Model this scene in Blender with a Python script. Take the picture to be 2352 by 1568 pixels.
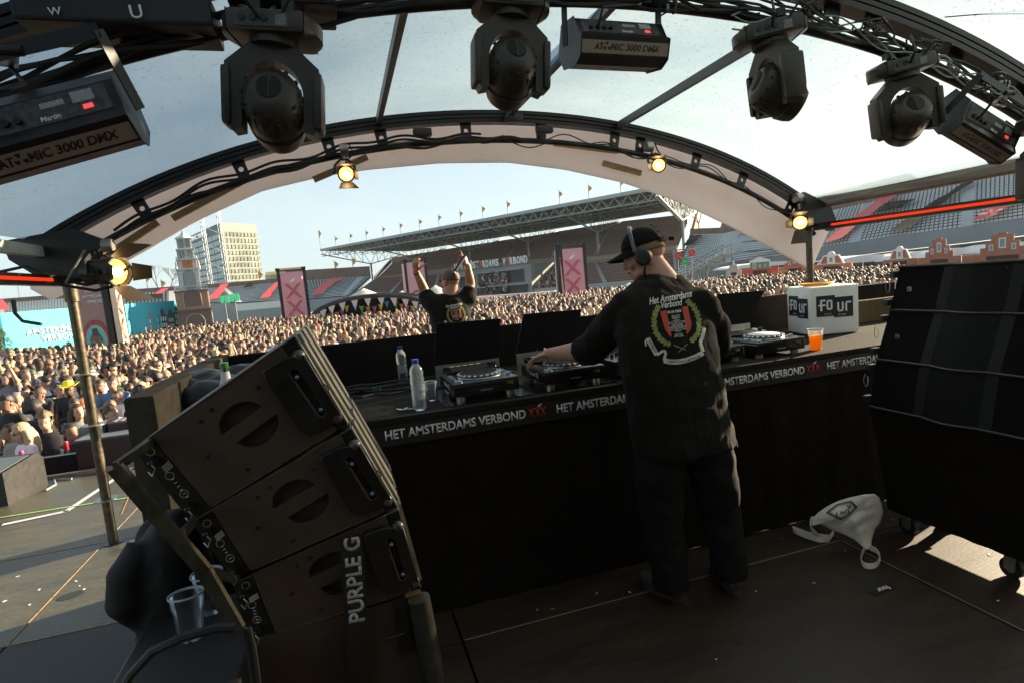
import bpy, bmesh, math, random
import numpy as np
from mathutils import Vector, Matrix, noise
from mathutils.bvhtree import BVHTree
for o in list(bpy.data.objects): bpy.data.objects.remove(o)
R = math.radians
scn = bpy.context.scene
COL = scn.collection
# ------------------------------------------------------------ camera, world, sun, exposure
F, CX, CY = 1307., 1176., 784.
PSI, PIT, ROL, EYE = R(16.2), R(6.3), R(5.0), 1.62
_y0 = Vector((math.sin(PSI), math.cos(PSI), 0)); _r0 = Vector((math.cos(PSI), -math.sin(PSI), 0)); _z = Vector((0, 0, 1))
FW = _y0*math.cos(PIT) - _z*math.sin(PIT); _u0 = _z*math.cos(PIT) + _y0*math.sin(PIT)
RT = _r0*math.cos(ROL) - _u0*math.sin(ROL); UP = _u0*math.cos(ROL) + _r0*math.sin(ROL)
CAM = Vector((0, 0, EYE))
cd = bpy.data.cameras.new('camera'); cam = bpy.data.objects.new('camera', cd); COL.objects.link(cam)
cd.sensor_width = 36; cd.lens = 36*F/2352; cd.clip_start = .05; cd.clip_end = 3000
M = Matrix((RT, UP, -FW)).transposed().to_4x4(); M.translation = CAM; cam.matrix_world = M
scn.camera = cam
scn.view_settings.view_transform = 'Standard'; scn.view_settings.look = 'None'
scn.view_settings.exposure = 1.95; scn.view_settings.gamma = 1
HAZE = .00022
SUN_EL, SUN_DIR = R(18), Vector((.96, .27, 0)).normalized()
w = bpy.data.worlds.new('World'); scn.world = w; w.use_nodes = True
nt = w.node_tree; bg = nt.nodes['Background']
sky = nt.nodes.new('ShaderNodeTexSky'); sky.sky_type = 'NISHITA'; sky.sun_disc = False
sky.sun_elevation = SUN_EL; sky.sun_rotation = math.atan2(SUN_DIR.x, SUN_DIR.y)
sky.air_density = 1.0; sky.dust_density = .6; sky.ozone_density = 1.0
tc = nt.nodes.new('ShaderNodeTexCoord'); mp = nt.nodes.new('ShaderNodeMapping'); mp.inputs['Scale'].default_value = (1.4, 1.4, 6)
nz = nt.nodes.new('ShaderNodeTexNoise'); nz.inputs['Scale'].default_value = 2.2; nz.inputs['Detail'].default_value = 7; nz.inputs['Roughness'].default_value = .62
cr = nt.nodes.new('ShaderNodeValToRGB'); cr.color_ramp.elements[0].position = .47; cr.color_ramp.elements[1].position = .78
cr.color_ramp.elements[1].color = (.6, .6, .6, 1)
mx = nt.nodes.new('ShaderNodeMixRGB'); mx.inputs[2].default_value = (6.2, 6.2, 6.1, 1)
nt.links.new(tc.outputs['Generated'], mp.inputs[0]); nt.links.new(mp.outputs[0], nz.inputs[0]); nt.links.new(nz.outputs[0], cr.inputs[0])
nt.links.new(cr.outputs[0], mx.inputs[0]); nt.links.new(sky.outputs[0], mx.inputs[1]); 
sx = nt.nodes.new('ShaderNodeSeparateXYZ'); nt.links.new(tc.outputs['Generated'], sx.inputs[0])
hr = nt.nodes.new('ShaderNodeValToRGB'); hr.color_ramp.elements[0].position = 0; hr.color_ramp.elements[0].color = (.86, .86, .86, 1); hr.color_ramp.elements[1].position = .75; hr.color_ramp.elements[1].color = (.25, .25, .25, 1)
nt.links.new(sx.outputs[2], hr.inputs[0]); mh = nt.nodes.new('ShaderNodeMixRGB'); mh.inputs[2].default_value = (3.7, 4.55, 4.85, 1)
nt.links.new(hr.outputs[0], mh.inputs[0]); nt.links.new(mx.outputs[0], mh.inputs[1]); nt.links.new(mh.outputs[0], bg.inputs[0])
bg.inputs[1].default_value = .05
sl = bpy.data.lights.new('sun', 'SUN'); sl.energy = 5; sl.angle = R(.5); sl.color = (1, .83, .58)
so = bpy.data.objects.new('sun', sl); COL.objects.link(so)
sd = (SUN_DIR*math.cos(SUN_EL) + Vector((0, 0, math.sin(SUN_EL)))); so.rotation_euler = sd.to_track_quat('Z', 'Y').to_euler(); so.location = sd*60

# ------------------------------------------------------------ photo-measuring helpers (a point in the place from a sight line and a known plane)
def ray(x, y): return FW + RT*((x-CX)/F) - UP*((y-CY)/F)
def aZ(x, y, Z): d = ray(x, y); return CAM + d*((Z-EYE)/d.z)
def aY(x, y, Y): d = ray(x, y); return CAM + d*(Y/d.y)
def aX(x, y, X): d = ray(x, y); return CAM + d*(X/d.x)
def aD(x, y, D): return CAM + ray(x, y)*D
def pj(p): v = Vector(p)-CAM; d = v.dot(FW); return (CX+F*v.dot(RT)/d, CY-F*v.dot(UP)/d, d)
def hor(x): return pj(CAM+Vector((ray(x, 640).x, ray(x, 640).y, 0))*1e5)[1]
V = Vector
def lerp(a, b, t): return a+(b-a)*t
# ------------------------------------------------------------ object helpers
def tag(o, label=None, cat=None, group=None, kind=None):
    if label: o['label'] = label
    if cat: o['category'] = cat
    if group: o['group'] = group
    if kind: o['kind'] = kind
    return o
def thing(name, label, cat, loc=(0, 0, 0), rz=0, group=None):
    o = bpy.data.objects.new(name, None); COL.objects.link(o); o.location = loc; o.rotation_euler = (0, 0, rz)
    o.empty_display_size = .1
    return tag(o, label, cat, group)
def link(name, me, parent=None, local=False):
    o = bpy.data.objects.new(name, me); COL.objects.link(o)
    if parent is not None:
        o.parent = parent
        if not local: o.matrix_parent_inverse = mw(parent).inverted()
    return o
def mw(o):
    m = o.matrix_basis.copy()
    if o.parent: m = mw(o.parent) @ o.matrix_parent_inverse @ m
    return m
def copy_tree(o, parent=None):
    c = o.copy(); COL.objects.link(c)
    if parent: c.parent = parent
    for ch in o.children: copy_tree(ch, c)
    return c
class MB:
    def __init__(s): s.v = []; s.f = []; s.m = []; s.k = 0
    def add(s, vs, fs, k=None):
        n = len(s.v); s.v += [tuple(v) for v in vs]; s.f += [tuple(i+n for i in f) for f in fs]; s.m += [s.k if k is None else k]*len(fs)
    def box(s, a, b, k=None, T=None):
        x0, y0, z0 = a; x1, y1, z1 = b
        vs = [V(p) for p in ((x0,y0,z0),(x1,y0,z0),(x1,y1,z0),(x0,y1,z0),(x0,y0,z1),(x1,y0,z1),(x1,y1,z1),(x0,y1,z1))]
        if T is not None: vs = [T @ v for v in vs]
        s.add(vs, ((0,3,2,1),(4,5,6,7),(0,1,5,4),(1,2,6,5),(2,3,7,6),(3,0,4,7)), k)
    def bbox(s, a, b, r=.005, k=None, T=None):     # box with chamfered edges
        a = V(a); b = V(b); vs = []; c = (a+b)/2; h = (b-a)/2; h = V([abs(t) for t in h]); r = min(r, min(h)*.9)
        bm = bmesh.new(); bmesh.ops.create_cube(bm, size=2)
        for v in bm.verts: v.co = V((v.co.x*h.x, v.co.y*h.y, v.co.z*h.z))+c
        bmesh.ops.bevel(bm, geom=list(bm.edges), offset=r, segments=2, affect='EDGES', profile=.6)
        bm.verts.index_update(); vs = [v.co.copy() for v in bm.verts]; fs = [[v.index for v in f.verts] for f in bm.faces]; bm.free()
        if T is not None: vs = [T @ v for v in vs]
        s.add(vs, fs, k)
    def rings(s, rs, k=None, cap=True, close=True):
        n = len(rs[0]); vs = [p for r_ in rs for p in r_]; fs = []
        for i in range(len(rs)-1):
            for j in range(n if close else n-1):
                a = i*n+j; b = i*n+(j+1) % n; fs.append((a, b, b+n, a+n))
        if cap: fs.append(tuple(range(n-1, -1, -1))); fs.append(tuple((len(rs)-1)*n+j for j in range(n)))
        s.add(vs, fs, k)
    def cyl(s, p0, p1, r0, r1=None, n=12, k=None, cap=True):
        r1 = r0 if r1 is None else r1; p0 = V(p0); p1 = V(p1); d = (p1-p0).normalized()
        a = d.orthogonal().normalized(); b = d.cross(a)
        s.rings([[p+(a*math.cos(2*math.pi*i/n)+b*math.sin(2*math.pi*i/n))*r for i in range(n)] for p, r in ((p0, r0), (p1, r1))], k, cap)
    def tube(s, pts, r, n=6, k=None, cap=True):
        pts = [V(p) for p in pts]; rs = []; a = None
        for i, p in enumerate(pts):
            d = (pts[min(i+1, len(pts)-1)]-pts[max(i-1, 0)]); d = d.normalized() if d.length > 1e-9 else V((0, 0, 1))
            a = d.orthogonal().normalized() if a is None else (a-d*a.dot(d)).normalized()
            b = d.cross(a); rr = r[i] if isinstance(r, (list, tuple)) else r
            rs.append([p+(a*math.cos(2*math.pi*j/n)+b*math.sin(2*math.pi*j/n))*rr for j in range(n)])
        s.rings(rs, k, cap)
    def beam(s, p0, p1, w_, h_, k=None, up=(0, 0, 1)):
        p0 = V(p0); p1 = V(p1); d = (p1-p0).normalized(); u = V(up); x = d.cross(u)
        if x.length < 1e-4: x = d.orthogonal()
        x.normalize(); u = x.cross(d)
        s.rings([[p+x*(sx*w_/2)+u*(sy*h_/2) for sx, sy in ((-1,-1),(1,-1),(1,1),(-1,1))] for p in (p0, p1)], k)
    def ell(s, c, r, nu=14, nv=9, k=None, T=None):
        c = V(c); r = (r, r, r) if not hasattr(r, '__len__') else r; vs = []; fs = []
        for i in range(nv+1):
            t = math.pi*i/nv
            for j in range(nu):
                p = 2*math.pi*j/nu; v = V((math.sin(t)*math.cos(p)*r[0], math.sin(t)*math.sin(p)*r[1], math.cos(t)*r[2]))
                if T is not None: v = T.to_3x3() @ v
                vs.append(c+v)
        for i in range(nv):
            for j in range(nu): a = i*nu+j; b = i*nu+(j+1) % nu; fs.append((a, a+nu, b+nu, b))
        s.add(vs, fs, k)
    def prism(s, poly, T, d, k=None):              # poly in local xy, extruded along local z by d
        n = len(poly); vs = [T @ V((p[0], p[1], z)) for z in (0, d) for p in poly]
        fs = [tuple(range(n-1, -1, -1)), tuple(range(n, 2*n))]+[(i, (i+1) % n, n+(i+1) % n, n+i) for i in range(n)]
        s.add(vs, fs, k)
    def quad(s, a, b, c, d, k=None): s.add([a, b, c, d], [(0, 1, 2, 3)], k)
    def lathe(s, prof, T, n=24, k=None, cap=True):           # prof [(r,z)...]
        s.rings([[T @ V((r*math.cos(2*math.pi*j/n), r*math.sin(2*math.pi*j/n), z)) for j in range(n)] for r, z in prof], k, cap)
    def mesh(s, name, mats, smooth=False, ang=40):
        me = bpy.data.meshes.new(name); me.from_pydata(s.v, [], s.f)
        for m_ in (mats if isinstance(mats, (list, tuple)) else [mats]): me.materials.append(m_)
        me.polygons.foreach_set('material_index', s.m)
        bm = bmesh.new(); bm.from_mesh(me); bmesh.ops.remove_doubles(bm, verts=bm.verts, dist=1e-6)
        bmesh.ops.recalc_face_normals(bm, faces=bm.faces); bm.to_mesh(me); bm.free()
        if smooth:
            me.shade_smooth()
            try: me.set_sharp_from_angle(angle=R(ang))
            except Exception: pass
        me.update(); return me
    def build(s, name, mats, parent=None, smooth=False, ang=40, local=False):
        return link(name, s.mesh(name, mats, smooth, ang), parent, local)
def FR(o, x, y=None, z=None):                      # frame matrix from origin and axes
    x = V(x).normalized()
    if z is None: y = V(y); z = x.cross(y).normalized(); y = z.cross(x)
    elif y is None: z = V(z); y = z.cross(x).normalized(); z = x.cross(y)
    m = Matrix((x, y, z)).transposed().to_4x4(); m.translation = V(o); return m
# ------------------------------------------------------------ materials
MT = {}
def mat(name, col, rough=.6, metal=0, var=0, vs=8, bump=0, bs=40, emit=None, es=1, coat=0, trans=0, alpha=1, stretch=(1, 1, 1), col2=None, sheen=0, det=6, spec=.5):
    if name in MT: return MT[name]
    m = bpy.data.materials.new(name); m.use_nodes = True; n = m.node_tree.nodes; l = m.node_tree.links; b = n['Principled BSDF']
    b.inputs['Base Color'].default_value = (*col, 1); b.inputs['Roughness'].default_value = rough; b.inputs['Metallic'].default_value = metal
    b.inputs['Coat Weight'].default_value = coat; b.inputs['Transmission Weight'].default_value = trans; b.inputs['Alpha'].default_value = alpha
    b.inputs['Sheen Weight'].default_value = sheen; b.inputs['Specular IOR Level'].default_value = spec
    if emit: b.inputs['Emission Color'].default_value = (*emit, 1); b.inputs['Emission Strength'].default_value = es
    if var or bump:
        t = n.new('ShaderNodeTexCoord'); mp_ = n.new('ShaderNodeMapping'); mp_.inputs['Scale'].default_value = stretch; l.new(t.outputs['Object'], mp_.inputs[0])
    if var:
        z = n.new('ShaderNodeTexNoise'); z.inputs['Scale'].default_value = vs; z.inputs['Detail'].default_value = det; z.inputs['Roughness'].default_value = .65; l.new(mp_.outputs[0], z.inputs[0])
        c = n.new('ShaderNodeValToRGB'); c.color_ramp.elements[0].position = .3; c.color_ramp.elements[1].position = .72
        a2 = col2 if col2 else tuple(min(1, x*(1+var)) for x in col)
        c.color_ramp.elements[0].color = (*[x*(1-var) for x in col], 1) if not col2 else (*col, 1); c.color_ramp.elements[1].color = (*a2, 1)
        l.new(z.outputs[0], c.inputs[0]); l.new(c.outputs[0], b.inputs['Base Color'])
        r_ = n.new('ShaderNodeMapRange'); r_.inputs[3].default_value = max(0, rough-.12); r_.inputs[4].default_value = min(1, rough+.15); l.new(z.outputs[0], r_.inputs[0]); l.new(r_.outputs[0], b.inputs['Roughness'])
    if bump:
        z2 = n.new('ShaderNodeTexNoise'); z2.inputs['Scale'].default_value = bs; z2.inputs['Detail'].default_value = 5; l.new(mp_.outputs[0], z2.inputs[0])
        bp = n.new('ShaderNodeBump'); bp.inputs['Strength'].default_value = bump; bp.inputs['Distance'].default_value = .01; l.new(z2.outputs[0], bp.inputs['Height']); l.new(bp.outputs[0], b.inputs['Normal'])
    MT[name] = m; return m
BLK = mat('black_paint', (.014, .011, .008), .45, var=.5, vs=12, bump=.15, bs=90)
BLKM = mat('black_metal', (.018, .016, .014), .35, .3, var=.5, vs=15)
RUB = mat('black_rubber', (.012, .012, .012), .55)
CLOTH = mat('black_drape', (.013, .009, .0065), .95, var=.4, vs=6, bump=.3, bs=220, spec=.1)
STEEL = mat('galvanised_steel', (.35, .33, .29), .35, .8, var=.35, vs=9)
ALU = mat('brushed_steel', (.62, .59, .52), .33, .9, var=.2, vs=14, stretch=(1, 1, 14))
WHITE = mat('white_paint', (.75, .74, .71), .55, var=.08, vs=5)
LETW = mat('white_letters', (.82, .80, .77), .6)
LETR = mat('red_letters', (.62, .03, .02), .6)
WOOD = mat('pine_wood', (.38, .25, .12), .6, var=.25, vs=6, stretch=(1, 1, 8))
def text(name, s, wid, T, mt, parent=None, ext=.001, bold=0, shear=0, height=None, spacing=1, size=None, align='L', smooth=False):
    """word(s) as a mesh lying in the xy plane of T, width wid, baseline left at the origin"""
    cu = bpy.data.curves.new(name, 'FONT'); cu.body = s; cu.size = 1; cu.offset = bold; cu.shear = shear; cu.space_character = spacing; cu.resolution_u = 3; cu.extrude = 0
    ob = bpy.data.objects.new('tmp', cu); COL.objects.link(ob); dg = bpy.context.evaluated_depsgraph_get()
    me = bpy.data.meshes.new_from_object(ob.evaluated_get(dg)); bpy.data.objects.remove(ob); bpy.data.curves.remove(cu)
    co = np.empty(len(me.vertices)*3); me.vertices.foreach_get('co', co); co = co.reshape(-1, 3)
    x0, x1 = co[:, 0].min(), co[:, 0].max(); sx = wid/(x1-x0); y0_, y1_ = co[:, 1].min(), co[:, 1].max(); sy = sx if height is None else height/(y1_-y0_)
    ox = {'L': 0, 'C': -wid/2, 'R': -wid}[align]
    bm = bmesh.new(); bm.from_mesh(me)
    for v in bm.verts: v.co = V(((v.co.x-x0)*sx+ox, v.co.y*sy if height is None else (v.co.y-y0_)*sy, 0))
    if ext:
        r = bmesh.ops.extrude_face_region(bm, geom=list(bm.faces))
        for e in r['geom']:
            if isinstance(e, bmesh.types.BMVert): e.co.z += ext
    bmesh.ops.recalc_face_normals(bm, faces=bm.faces); bm.transform(T); bm.to_mesh(me); bm.free()
    me.materials.clear(); me.materials.append(mt); me.name = name
    return link(name, me, parent)
def plate(name, outer, holes, th, T, mt, parent=None, bevel=0):
    cu = bpy.data.curves.new(name, 'CURVE'); cu.dimensions = '2D'; cu.fill_mode = 'BOTH'; cu.extrude = th/2; cu.bevel_depth = bevel
    for poly in [outer]+list(holes):
        sp = cu.splines.new('POLY'); sp.points.add(len(poly)-1); sp.use_cyclic_u = True
        for p, q in zip(sp.points, poly): p.co = (q[0], q[1], 0, 1)
    ob = bpy.data.objects.new('tmp', cu); COL.objects.link(ob); dg = bpy.context.evaluated_depsgraph_get()
    me = bpy.data.meshes.new_from_object(ob.evaluated_get(dg)); bpy.data.objects.remove(ob); bpy.data.curves.remove(cu)
    me.transform(T @ Matrix.Translation((0, 0, th/2))); me.materials.clear(); me.materials.append(mt); me.name = name
    return link(name, me, parent)
def sag(p0, p1, d, n=10):
    p0 = V(p0); p1 = V(p1); return [p0.lerp(p1, i/n)+V((0, 0, -4*d*(i/n)*(1-i/n))) for i in range(n+1)]
def fuse(o, vox=.008, sm=4, it=2, smooth=True):     # many overlapping shapes become one continuous skin
    r = o.modifiers.new('Remesh', 'REMESH'); r.mode = 'VOXEL'; r.voxel_size = vox; r.use_smooth_shade = smooth
    s = o.modifiers.new('Smooth', 'SMOOTH'); s.factor = .6; s.iterations = sm
    return o
# ============================================================ SETTING: ground, stage deck
def struct(o): o['kind'] = 'structure'; return o
ZG = -1.45
gm = mat('ground_turf', (.10, .11, .07), .95, var=.5, vs=.6)
mb = MB(); mb.quad((-1500, -300, ZG), (1500, -300, ZG), (1500, 2500, ZG), (-1500, 2500, ZG)); struct(mb.build('ground', gm))
# worn plywood deck
def deck_mat(name, c1, c2, rough):
    m = bpy.data.materials.new(name); m.use_nodes = True; n = m.node_tree.nodes; l = m.node_tree.links; b = n['Principled BSDF']
    t = n.new('ShaderNodeTexCoord'); mp_ = n.new('ShaderNodeMapping'); mp_.inputs['Scale'].default_value = (1, 4, 1); mp_.inputs['Rotation'].default_value = (0, 0, .5)
    a = n.new('ShaderNodeTexNoise'); a.inputs['Scale'].default_value = 2.2; a.inputs['Detail'].default_value = 10; a.inputs['Roughness'].default_value = .75
    f = n.new('ShaderNodeTexNoise'); f.inputs['Scale'].default_value = 26; f.inputs['Detail'].default_value = 6
    c = n.new('ShaderNodeValToRGB'); c.color_ramp.elements[0].position = .32; c.color_ramp.elements[1].position = .68
    c.color_ramp.elements[0].color = (*c1, 1); c.color_ramp.elements[1].color = (*c2, 1); _e = c.color_ramp.elements.new(.80); _e.color = (*[x*2.0 for x in c2], 1)
    mx_ = n.new('ShaderNodeMixRGB'); mx_.blend_type = 'MULTIPLY'; mx_.inputs[0].default_value = .7
    c2_ = n.new('ShaderNodeValToRGB'); c2_.color_ramp.elements[0].color = (.45, .45, .45, 1); c2_.color_ramp.elements[0].position = .35; c2_.color_ramp.elements[1].position = .6
    l.new(t.outputs['Object'], mp_.inputs[0]); l.new(mp_.outputs[0], a.inputs[0]); l.new(mp_.outputs[0], f.inputs[0]); l.new(a.outputs[0], c.inputs[0]); l.new(f.outputs[0], c2_.inputs[0])
    l.new(c.outputs[0], mx_.inputs[1]); l.new(c2_.outputs[0], mx_.inputs[2]); l.new(mx_.outputs[0], b.inputs['Base Color'])
    r_ = n.new('ShaderNodeMapRange'); r_.inputs[3].default_value = rough-.12; r_.inputs[4].default_value = rough+.2; l.new(a.outputs[0], r_.inputs[0]); l.new(r_.outputs[0], b.inputs['Roughness'])
    bp = n.new('ShaderNodeBump'); bp.inputs['Strength'].default_value = .25; bp.inputs['Distance'].default_value = .004; l.new(f.outputs[0], bp.inputs['Height']); l.new(bp.outputs[0], b.inputs['Normal'])
    return m
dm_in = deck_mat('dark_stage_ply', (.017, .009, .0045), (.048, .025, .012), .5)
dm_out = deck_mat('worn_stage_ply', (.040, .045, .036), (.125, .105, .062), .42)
dm_near = deck_mat('shaded_stage_ply', (.014, .015, .016), (.030, .030, .029), .6)  # deck behind the canopy's shadow line, shade put into the darker ply colour
def panel(mb, x0, x1, y0, y1, g=.005, k=0): mb.bbox((x0+g, y0+g, -.05), (x1-g, y1-g, 0), .004, k)
mb = MB(); mb.box((-9, -2, -.3), (9, 6.85, -.052)); struct(mb.build('stage_substructure', BLK))
mb = MB()
for i, (a, b) in enumerate([(-8, -6.2), (-6.2, -4.3), (-4.3, -3.15), (-3.15, -1.82)]):
    for c_, d_ in ((3.36, 4.62), (4.62, 6.8)): panel(mb, a, b, c_, d_)
panel(mb, -1.82, .2, 3.36, 4.62); panel(mb, -1.82, .2, 4.62, 6.8)
for a in (.2, 2.2, 4.5, 6.8): panel(mb, a, a+2.2 if a > 1 else 2.2, 3.36, 4.62); panel(mb, a, a+2.2 if a > 1 else 2.2, 4.62, 6.8)
struct(mb.build('stage_deck', dm_out))
mb = MB()
for a, b in ((-8, -5), (-5, -1.82), (-1.82, -.6)):
    for c_, d_ in ((-2, .6), (.6, 3.36)): panel(mb, a, b, c_, d_)
struct(mb.build('stage_side_deck', dm_near))
mb = MB()
for a, b in ((-.6, .35), (.35, 2.52), (2.52, 4.6), (4.6, 7)):
    for c_, d_ in ((-2, 0), (0, 2.44), (2.44, 3.36)): panel(mb, a, b, c_, d_)
struct(mb.build('stage_floor', dm_in))
EDGE = mat('seam_strip', (.30, .26, .2), .5, .5)
mb = MB()
for p, q in (((.36, 2.437), (2.52, 2.437)), ((2.525, -1), (2.525, 2.43))): mb.beam((*p, .0015), (*q, .0015), .005, .003)
struct(mb.build('floor_seam', EDGE))
SEAMB = mat('worn_seam', (.30, .20, .10), .7, var=.5, vs=30)
mb = MB()
for p, q in (((-1.82, 3.36), (-1.82, 6.8)), ((-4, 4.62), (-.8, 4.62)), ((-4.3, 3.36), (-.8, 3.36))): mb.beam((*p, .001), (*q, .001), .007, .003)
struct(mb.build('deck_seam', SEAMB))
# tape lines
TW = mat('white_tape', (.55, .57, .58), .55, var=.15, vs=9); TG = mat('green_tape', (.25, .62, .12), .5)
def tape(pts, wd, m, z, lab):
    mb = MB(); pts = [V((p[0], p[1], z)) for p in pts]
    for i in range(len(pts)-1):
        d = (pts[i+1]-pts[i]).normalized(); n = V((-d.y, d.x, 0))*wd/2; mb.quad(pts[i]-n-d*wd*.3, pts[i+1]-n+d*wd*.3, pts[i+1]+n+d*wd*.3, pts[i]+n-d*wd*.3)
    tag(mb.build('floor_tape', m), lab, 'tape')
tape([(-4.6, 5.32), (-2.85, 5.47), (-2.42, 5.55), (-2.3, 6.75)], .05, TW, .004, 'wide white tape line bent across the sunlit stage deck')
tape([(-5, 5.77), (-1.2, 5.60)], .016, TG, .008, 'thin yellow green tape line across the sunlit stage deck')
tape([(-2.2, 6.7), (-1.9, 5.2)], .008, mat('orange_tape', (.5, .2, .08), .6), .005, 'faint orange line on the deck beside the left roof post')
# front edge of the stage: red painted fascia
mb = MB(); mb.box((-9, 6.86, -.18), (9, 6.9, .02)); struct(mb.build('stage_edge', mat('red_edge', (.42, .03, .03), .5, var=.3, vs=7)))
mb = MB(); mb.box((-9, 6.8, -.03), (9, 6.858, .028)); struct(mb.build('stage_edge_trim', mat('ply_edge', (.33, .22, .16), .6, var=.3, vs=12)))
mb = MB(); mb.box((-9, 6.7, ZG), (9, 6.84, -.3)); struct(mb.build('stage_skirt', CLOTH))
# litter on floor
rnd = random.Random(5)
for i in range(26):
    x, y = rnd.uniform(.2, 3.2), rnd.uniform(.9, 2.6); s_ = rnd.uniform(.004, .011); a = rnd.uniform(0, 6.3)
    mb = MB(); T = Matrix.Translation((x, y, .001)) @ Matrix.Rotation(a, 4, 'Z'); mb.box((-s_, -s_*.4, 0), (s_, s_*.4, .002), T=T)
    tag(mb.build('paper_scrap', WHITE if i % 3 else WOOD), 'tiny paper scrap lying on the dark stage floor', 'litter', 'scraps on the dark stage floor')
for i in range(16):
    x, y = rnd.uniform(-2.6, -1.2), rnd.uniform(2.2, 4.4); s_ = rnd.uniform(.005, .012)
    mb = MB(); T = Matrix.Translation((x, y, .001)) @ Matrix.Rotation(rnd.uniform(0, 6), 4, 'Z'); mb.box((-s_, -s_*.5, 0), (s_, s_*.5, .002), T=T)
    tag(mb.build('paper_scrap', WHITE), 'tiny white scrap lying on the open deck at left', 'litter', 'scraps on the open deck at left')
mb = MB(); T = Matrix.Translation(aZ(255, 1454/1.0-0, 0)); mb.lathe([(.001, .0012), (.045, .001), (.05, 0)], Matrix.Translation((-1.72, 3.82, .0005)) @ Matrix.Scale(1.4, 4, (1, .3, 0)), 16)
tag(mb.build('floor_stain', mat('dark_stain', (.02, .02, .018), .6)), 'dark round stain on the worn deck near the left post', 'stain')
# sticker card reading four, upside down for the viewer
c0 = aZ(2030, 1350, .002)
T = FR(c0, (-1, -.05, 0), (.05, -1, 0)); t = thing('sticker', 'small black sticker card on the dark floor with white lettering four', 'sticker', c0)
mb = MB(); mb.box((-.055, -.02, 0), (.09, .025, .0015), T=T); mb.build('card', BLK, t)
text('lettering', 'four', .075, T @ Matrix.Translation((-.03, -.01, .002)), LETW, t, .0005, .02)

# ============================================================ STAGE ROOF
ARC = 1.25
def arch(x): d = x-ARC; return 2.94-.068*d*d-.0016*d**4
XA0, XA1 = -2.0, 4.75
roof = thing('stage_roof', 'curved stage roof with black arches under a pale translucent tarpaulin', 'roof', (1.3, 3, 0))
def along(f, a, b, n=48): return [f(a+(b-a)*i/n) for i in range(n+1)]
def frame_pt(x, off, Y):                            # point off metres inside the arch curve
    e = .01; t = V((2*e, 0, arch(x+e)-arch(x-e))).normalized(); nrm = V((t.z, 0, -t.x)); return V((x, Y, arch(x)))+nrm*off
RAIL = mat('arch_rail', (.013, .010, .008), .35, .4, var=.5, vs=10)
for Y in (4.58, 2.3, -.4):
    mb = MB()
    for off, yy, hh in ((-.012, 0, .028), (.022, .0, .022), (.055, 0, .028)):
        prof = along(lambda x: (x, off), XA0, XA1)
        rs = []
        for x, of in prof:
            p0 = frame_pt(x, of-hh/2, Y); p1 = frame_pt(x, of+hh/2, Y)
            rs.append([p0+V((0, -.045, 0)), p0+V((0, .045, 0)), p1+V((0, .045, 0)), p1+V((0, -.045, 0))])
        mb.rings(rs)
    rs = []
    for x, of in along(lambda x: (x, 0), XA0, XA1):
        p0 = frame_pt(x, -.02, Y); p1 = frame_pt(x, .06, Y); rs.append([p0+V((0, -.03, 0)), p0+V((0, .03, 0)), p1+V((0, .03, 0)), p1+V((0, -.03, 0))])
    mb.rings(rs)
    mb.build('arch_rail', RAIL, roof, True, 30)
    mb = MB(); mb.tube(along(lambda x: frame_pt(x, .20, Y), XA0+.05, XA1-.12), .023, 12); mb.build('arch_tube', BLKM, roof, True)
    xs = [-1.75, -1.3, -.62, .02, .42, 1.1, 1.75, 2.43, 2.68, 3.25, 3.75, 4.3]
    for x in xs:
        mb = MB(); p0 = frame_pt(x, .062, Y); p1 = frame_pt(x, .185, Y); d = (p1-p0).normalized(); T = FR(p0-V((0, .03, 0)), d.cross(V((0, 1, 0))), z=(0, 1, 0))
        T = FR(p0, (0, 1, 0), z=d)
        a = V((1, 0, 0)) - d*V((1, 0, 0)).dot(d); a.normalize()
        T = FR(p0, a, z=V((0, 1, 0))); s = 1 if (T.to_3x3() @ V((0, 1, 0))).dot(d) > 0 else -1
        outer = [(-.045, 0), (.045, 0), (.04, s*.13), (-.04, s*.13)]; hole = [(.018*math.cos(q*.524), s*.06+.018*math.sin(q*.524)) for q in range(12)]
        plate('bracket', outer, [hole], .012, T, BLKM, roof)
for X, nm in ((.42, 0), (1.45, 1), (2.43, 2)):
    mb = MB(); z = arch(X)-.01; mb.beam((X, 4.55, z), (X, -.4, z), .036, .055); mb.build('purlin', mat('purlin_steel', (.07, .075, .08), .4, .4, var=.3, vs=6), roof)
mb = MB(); mb.beam((4.62, 4.62, 2.10), (4.62, -.6, 2.10), .05, .065); mb.build('eave_beam', mat('weathered_beam', (.20, .17, .14), .7, var=.6, vs=5, stretch=(1, .3, 6)), roof)
mb = MB(); mb.beam((4.59, 4.62, 2.05), (4.59, -.6, 2.05), .04, .02); mb.build('eave_rail', mat('rusty_rail', (.10, .05, .03), .6, var=.5, vs=8), roof)
mb = MB(); mb.beam((-1.86, 4.62, 2.06), (-1.86, -.6, 2.06), .06, .07); mb.build('eave_beam', mat('pale_rail', (.35, .38, .36), .5, var=.3, vs=8), roof)
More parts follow.
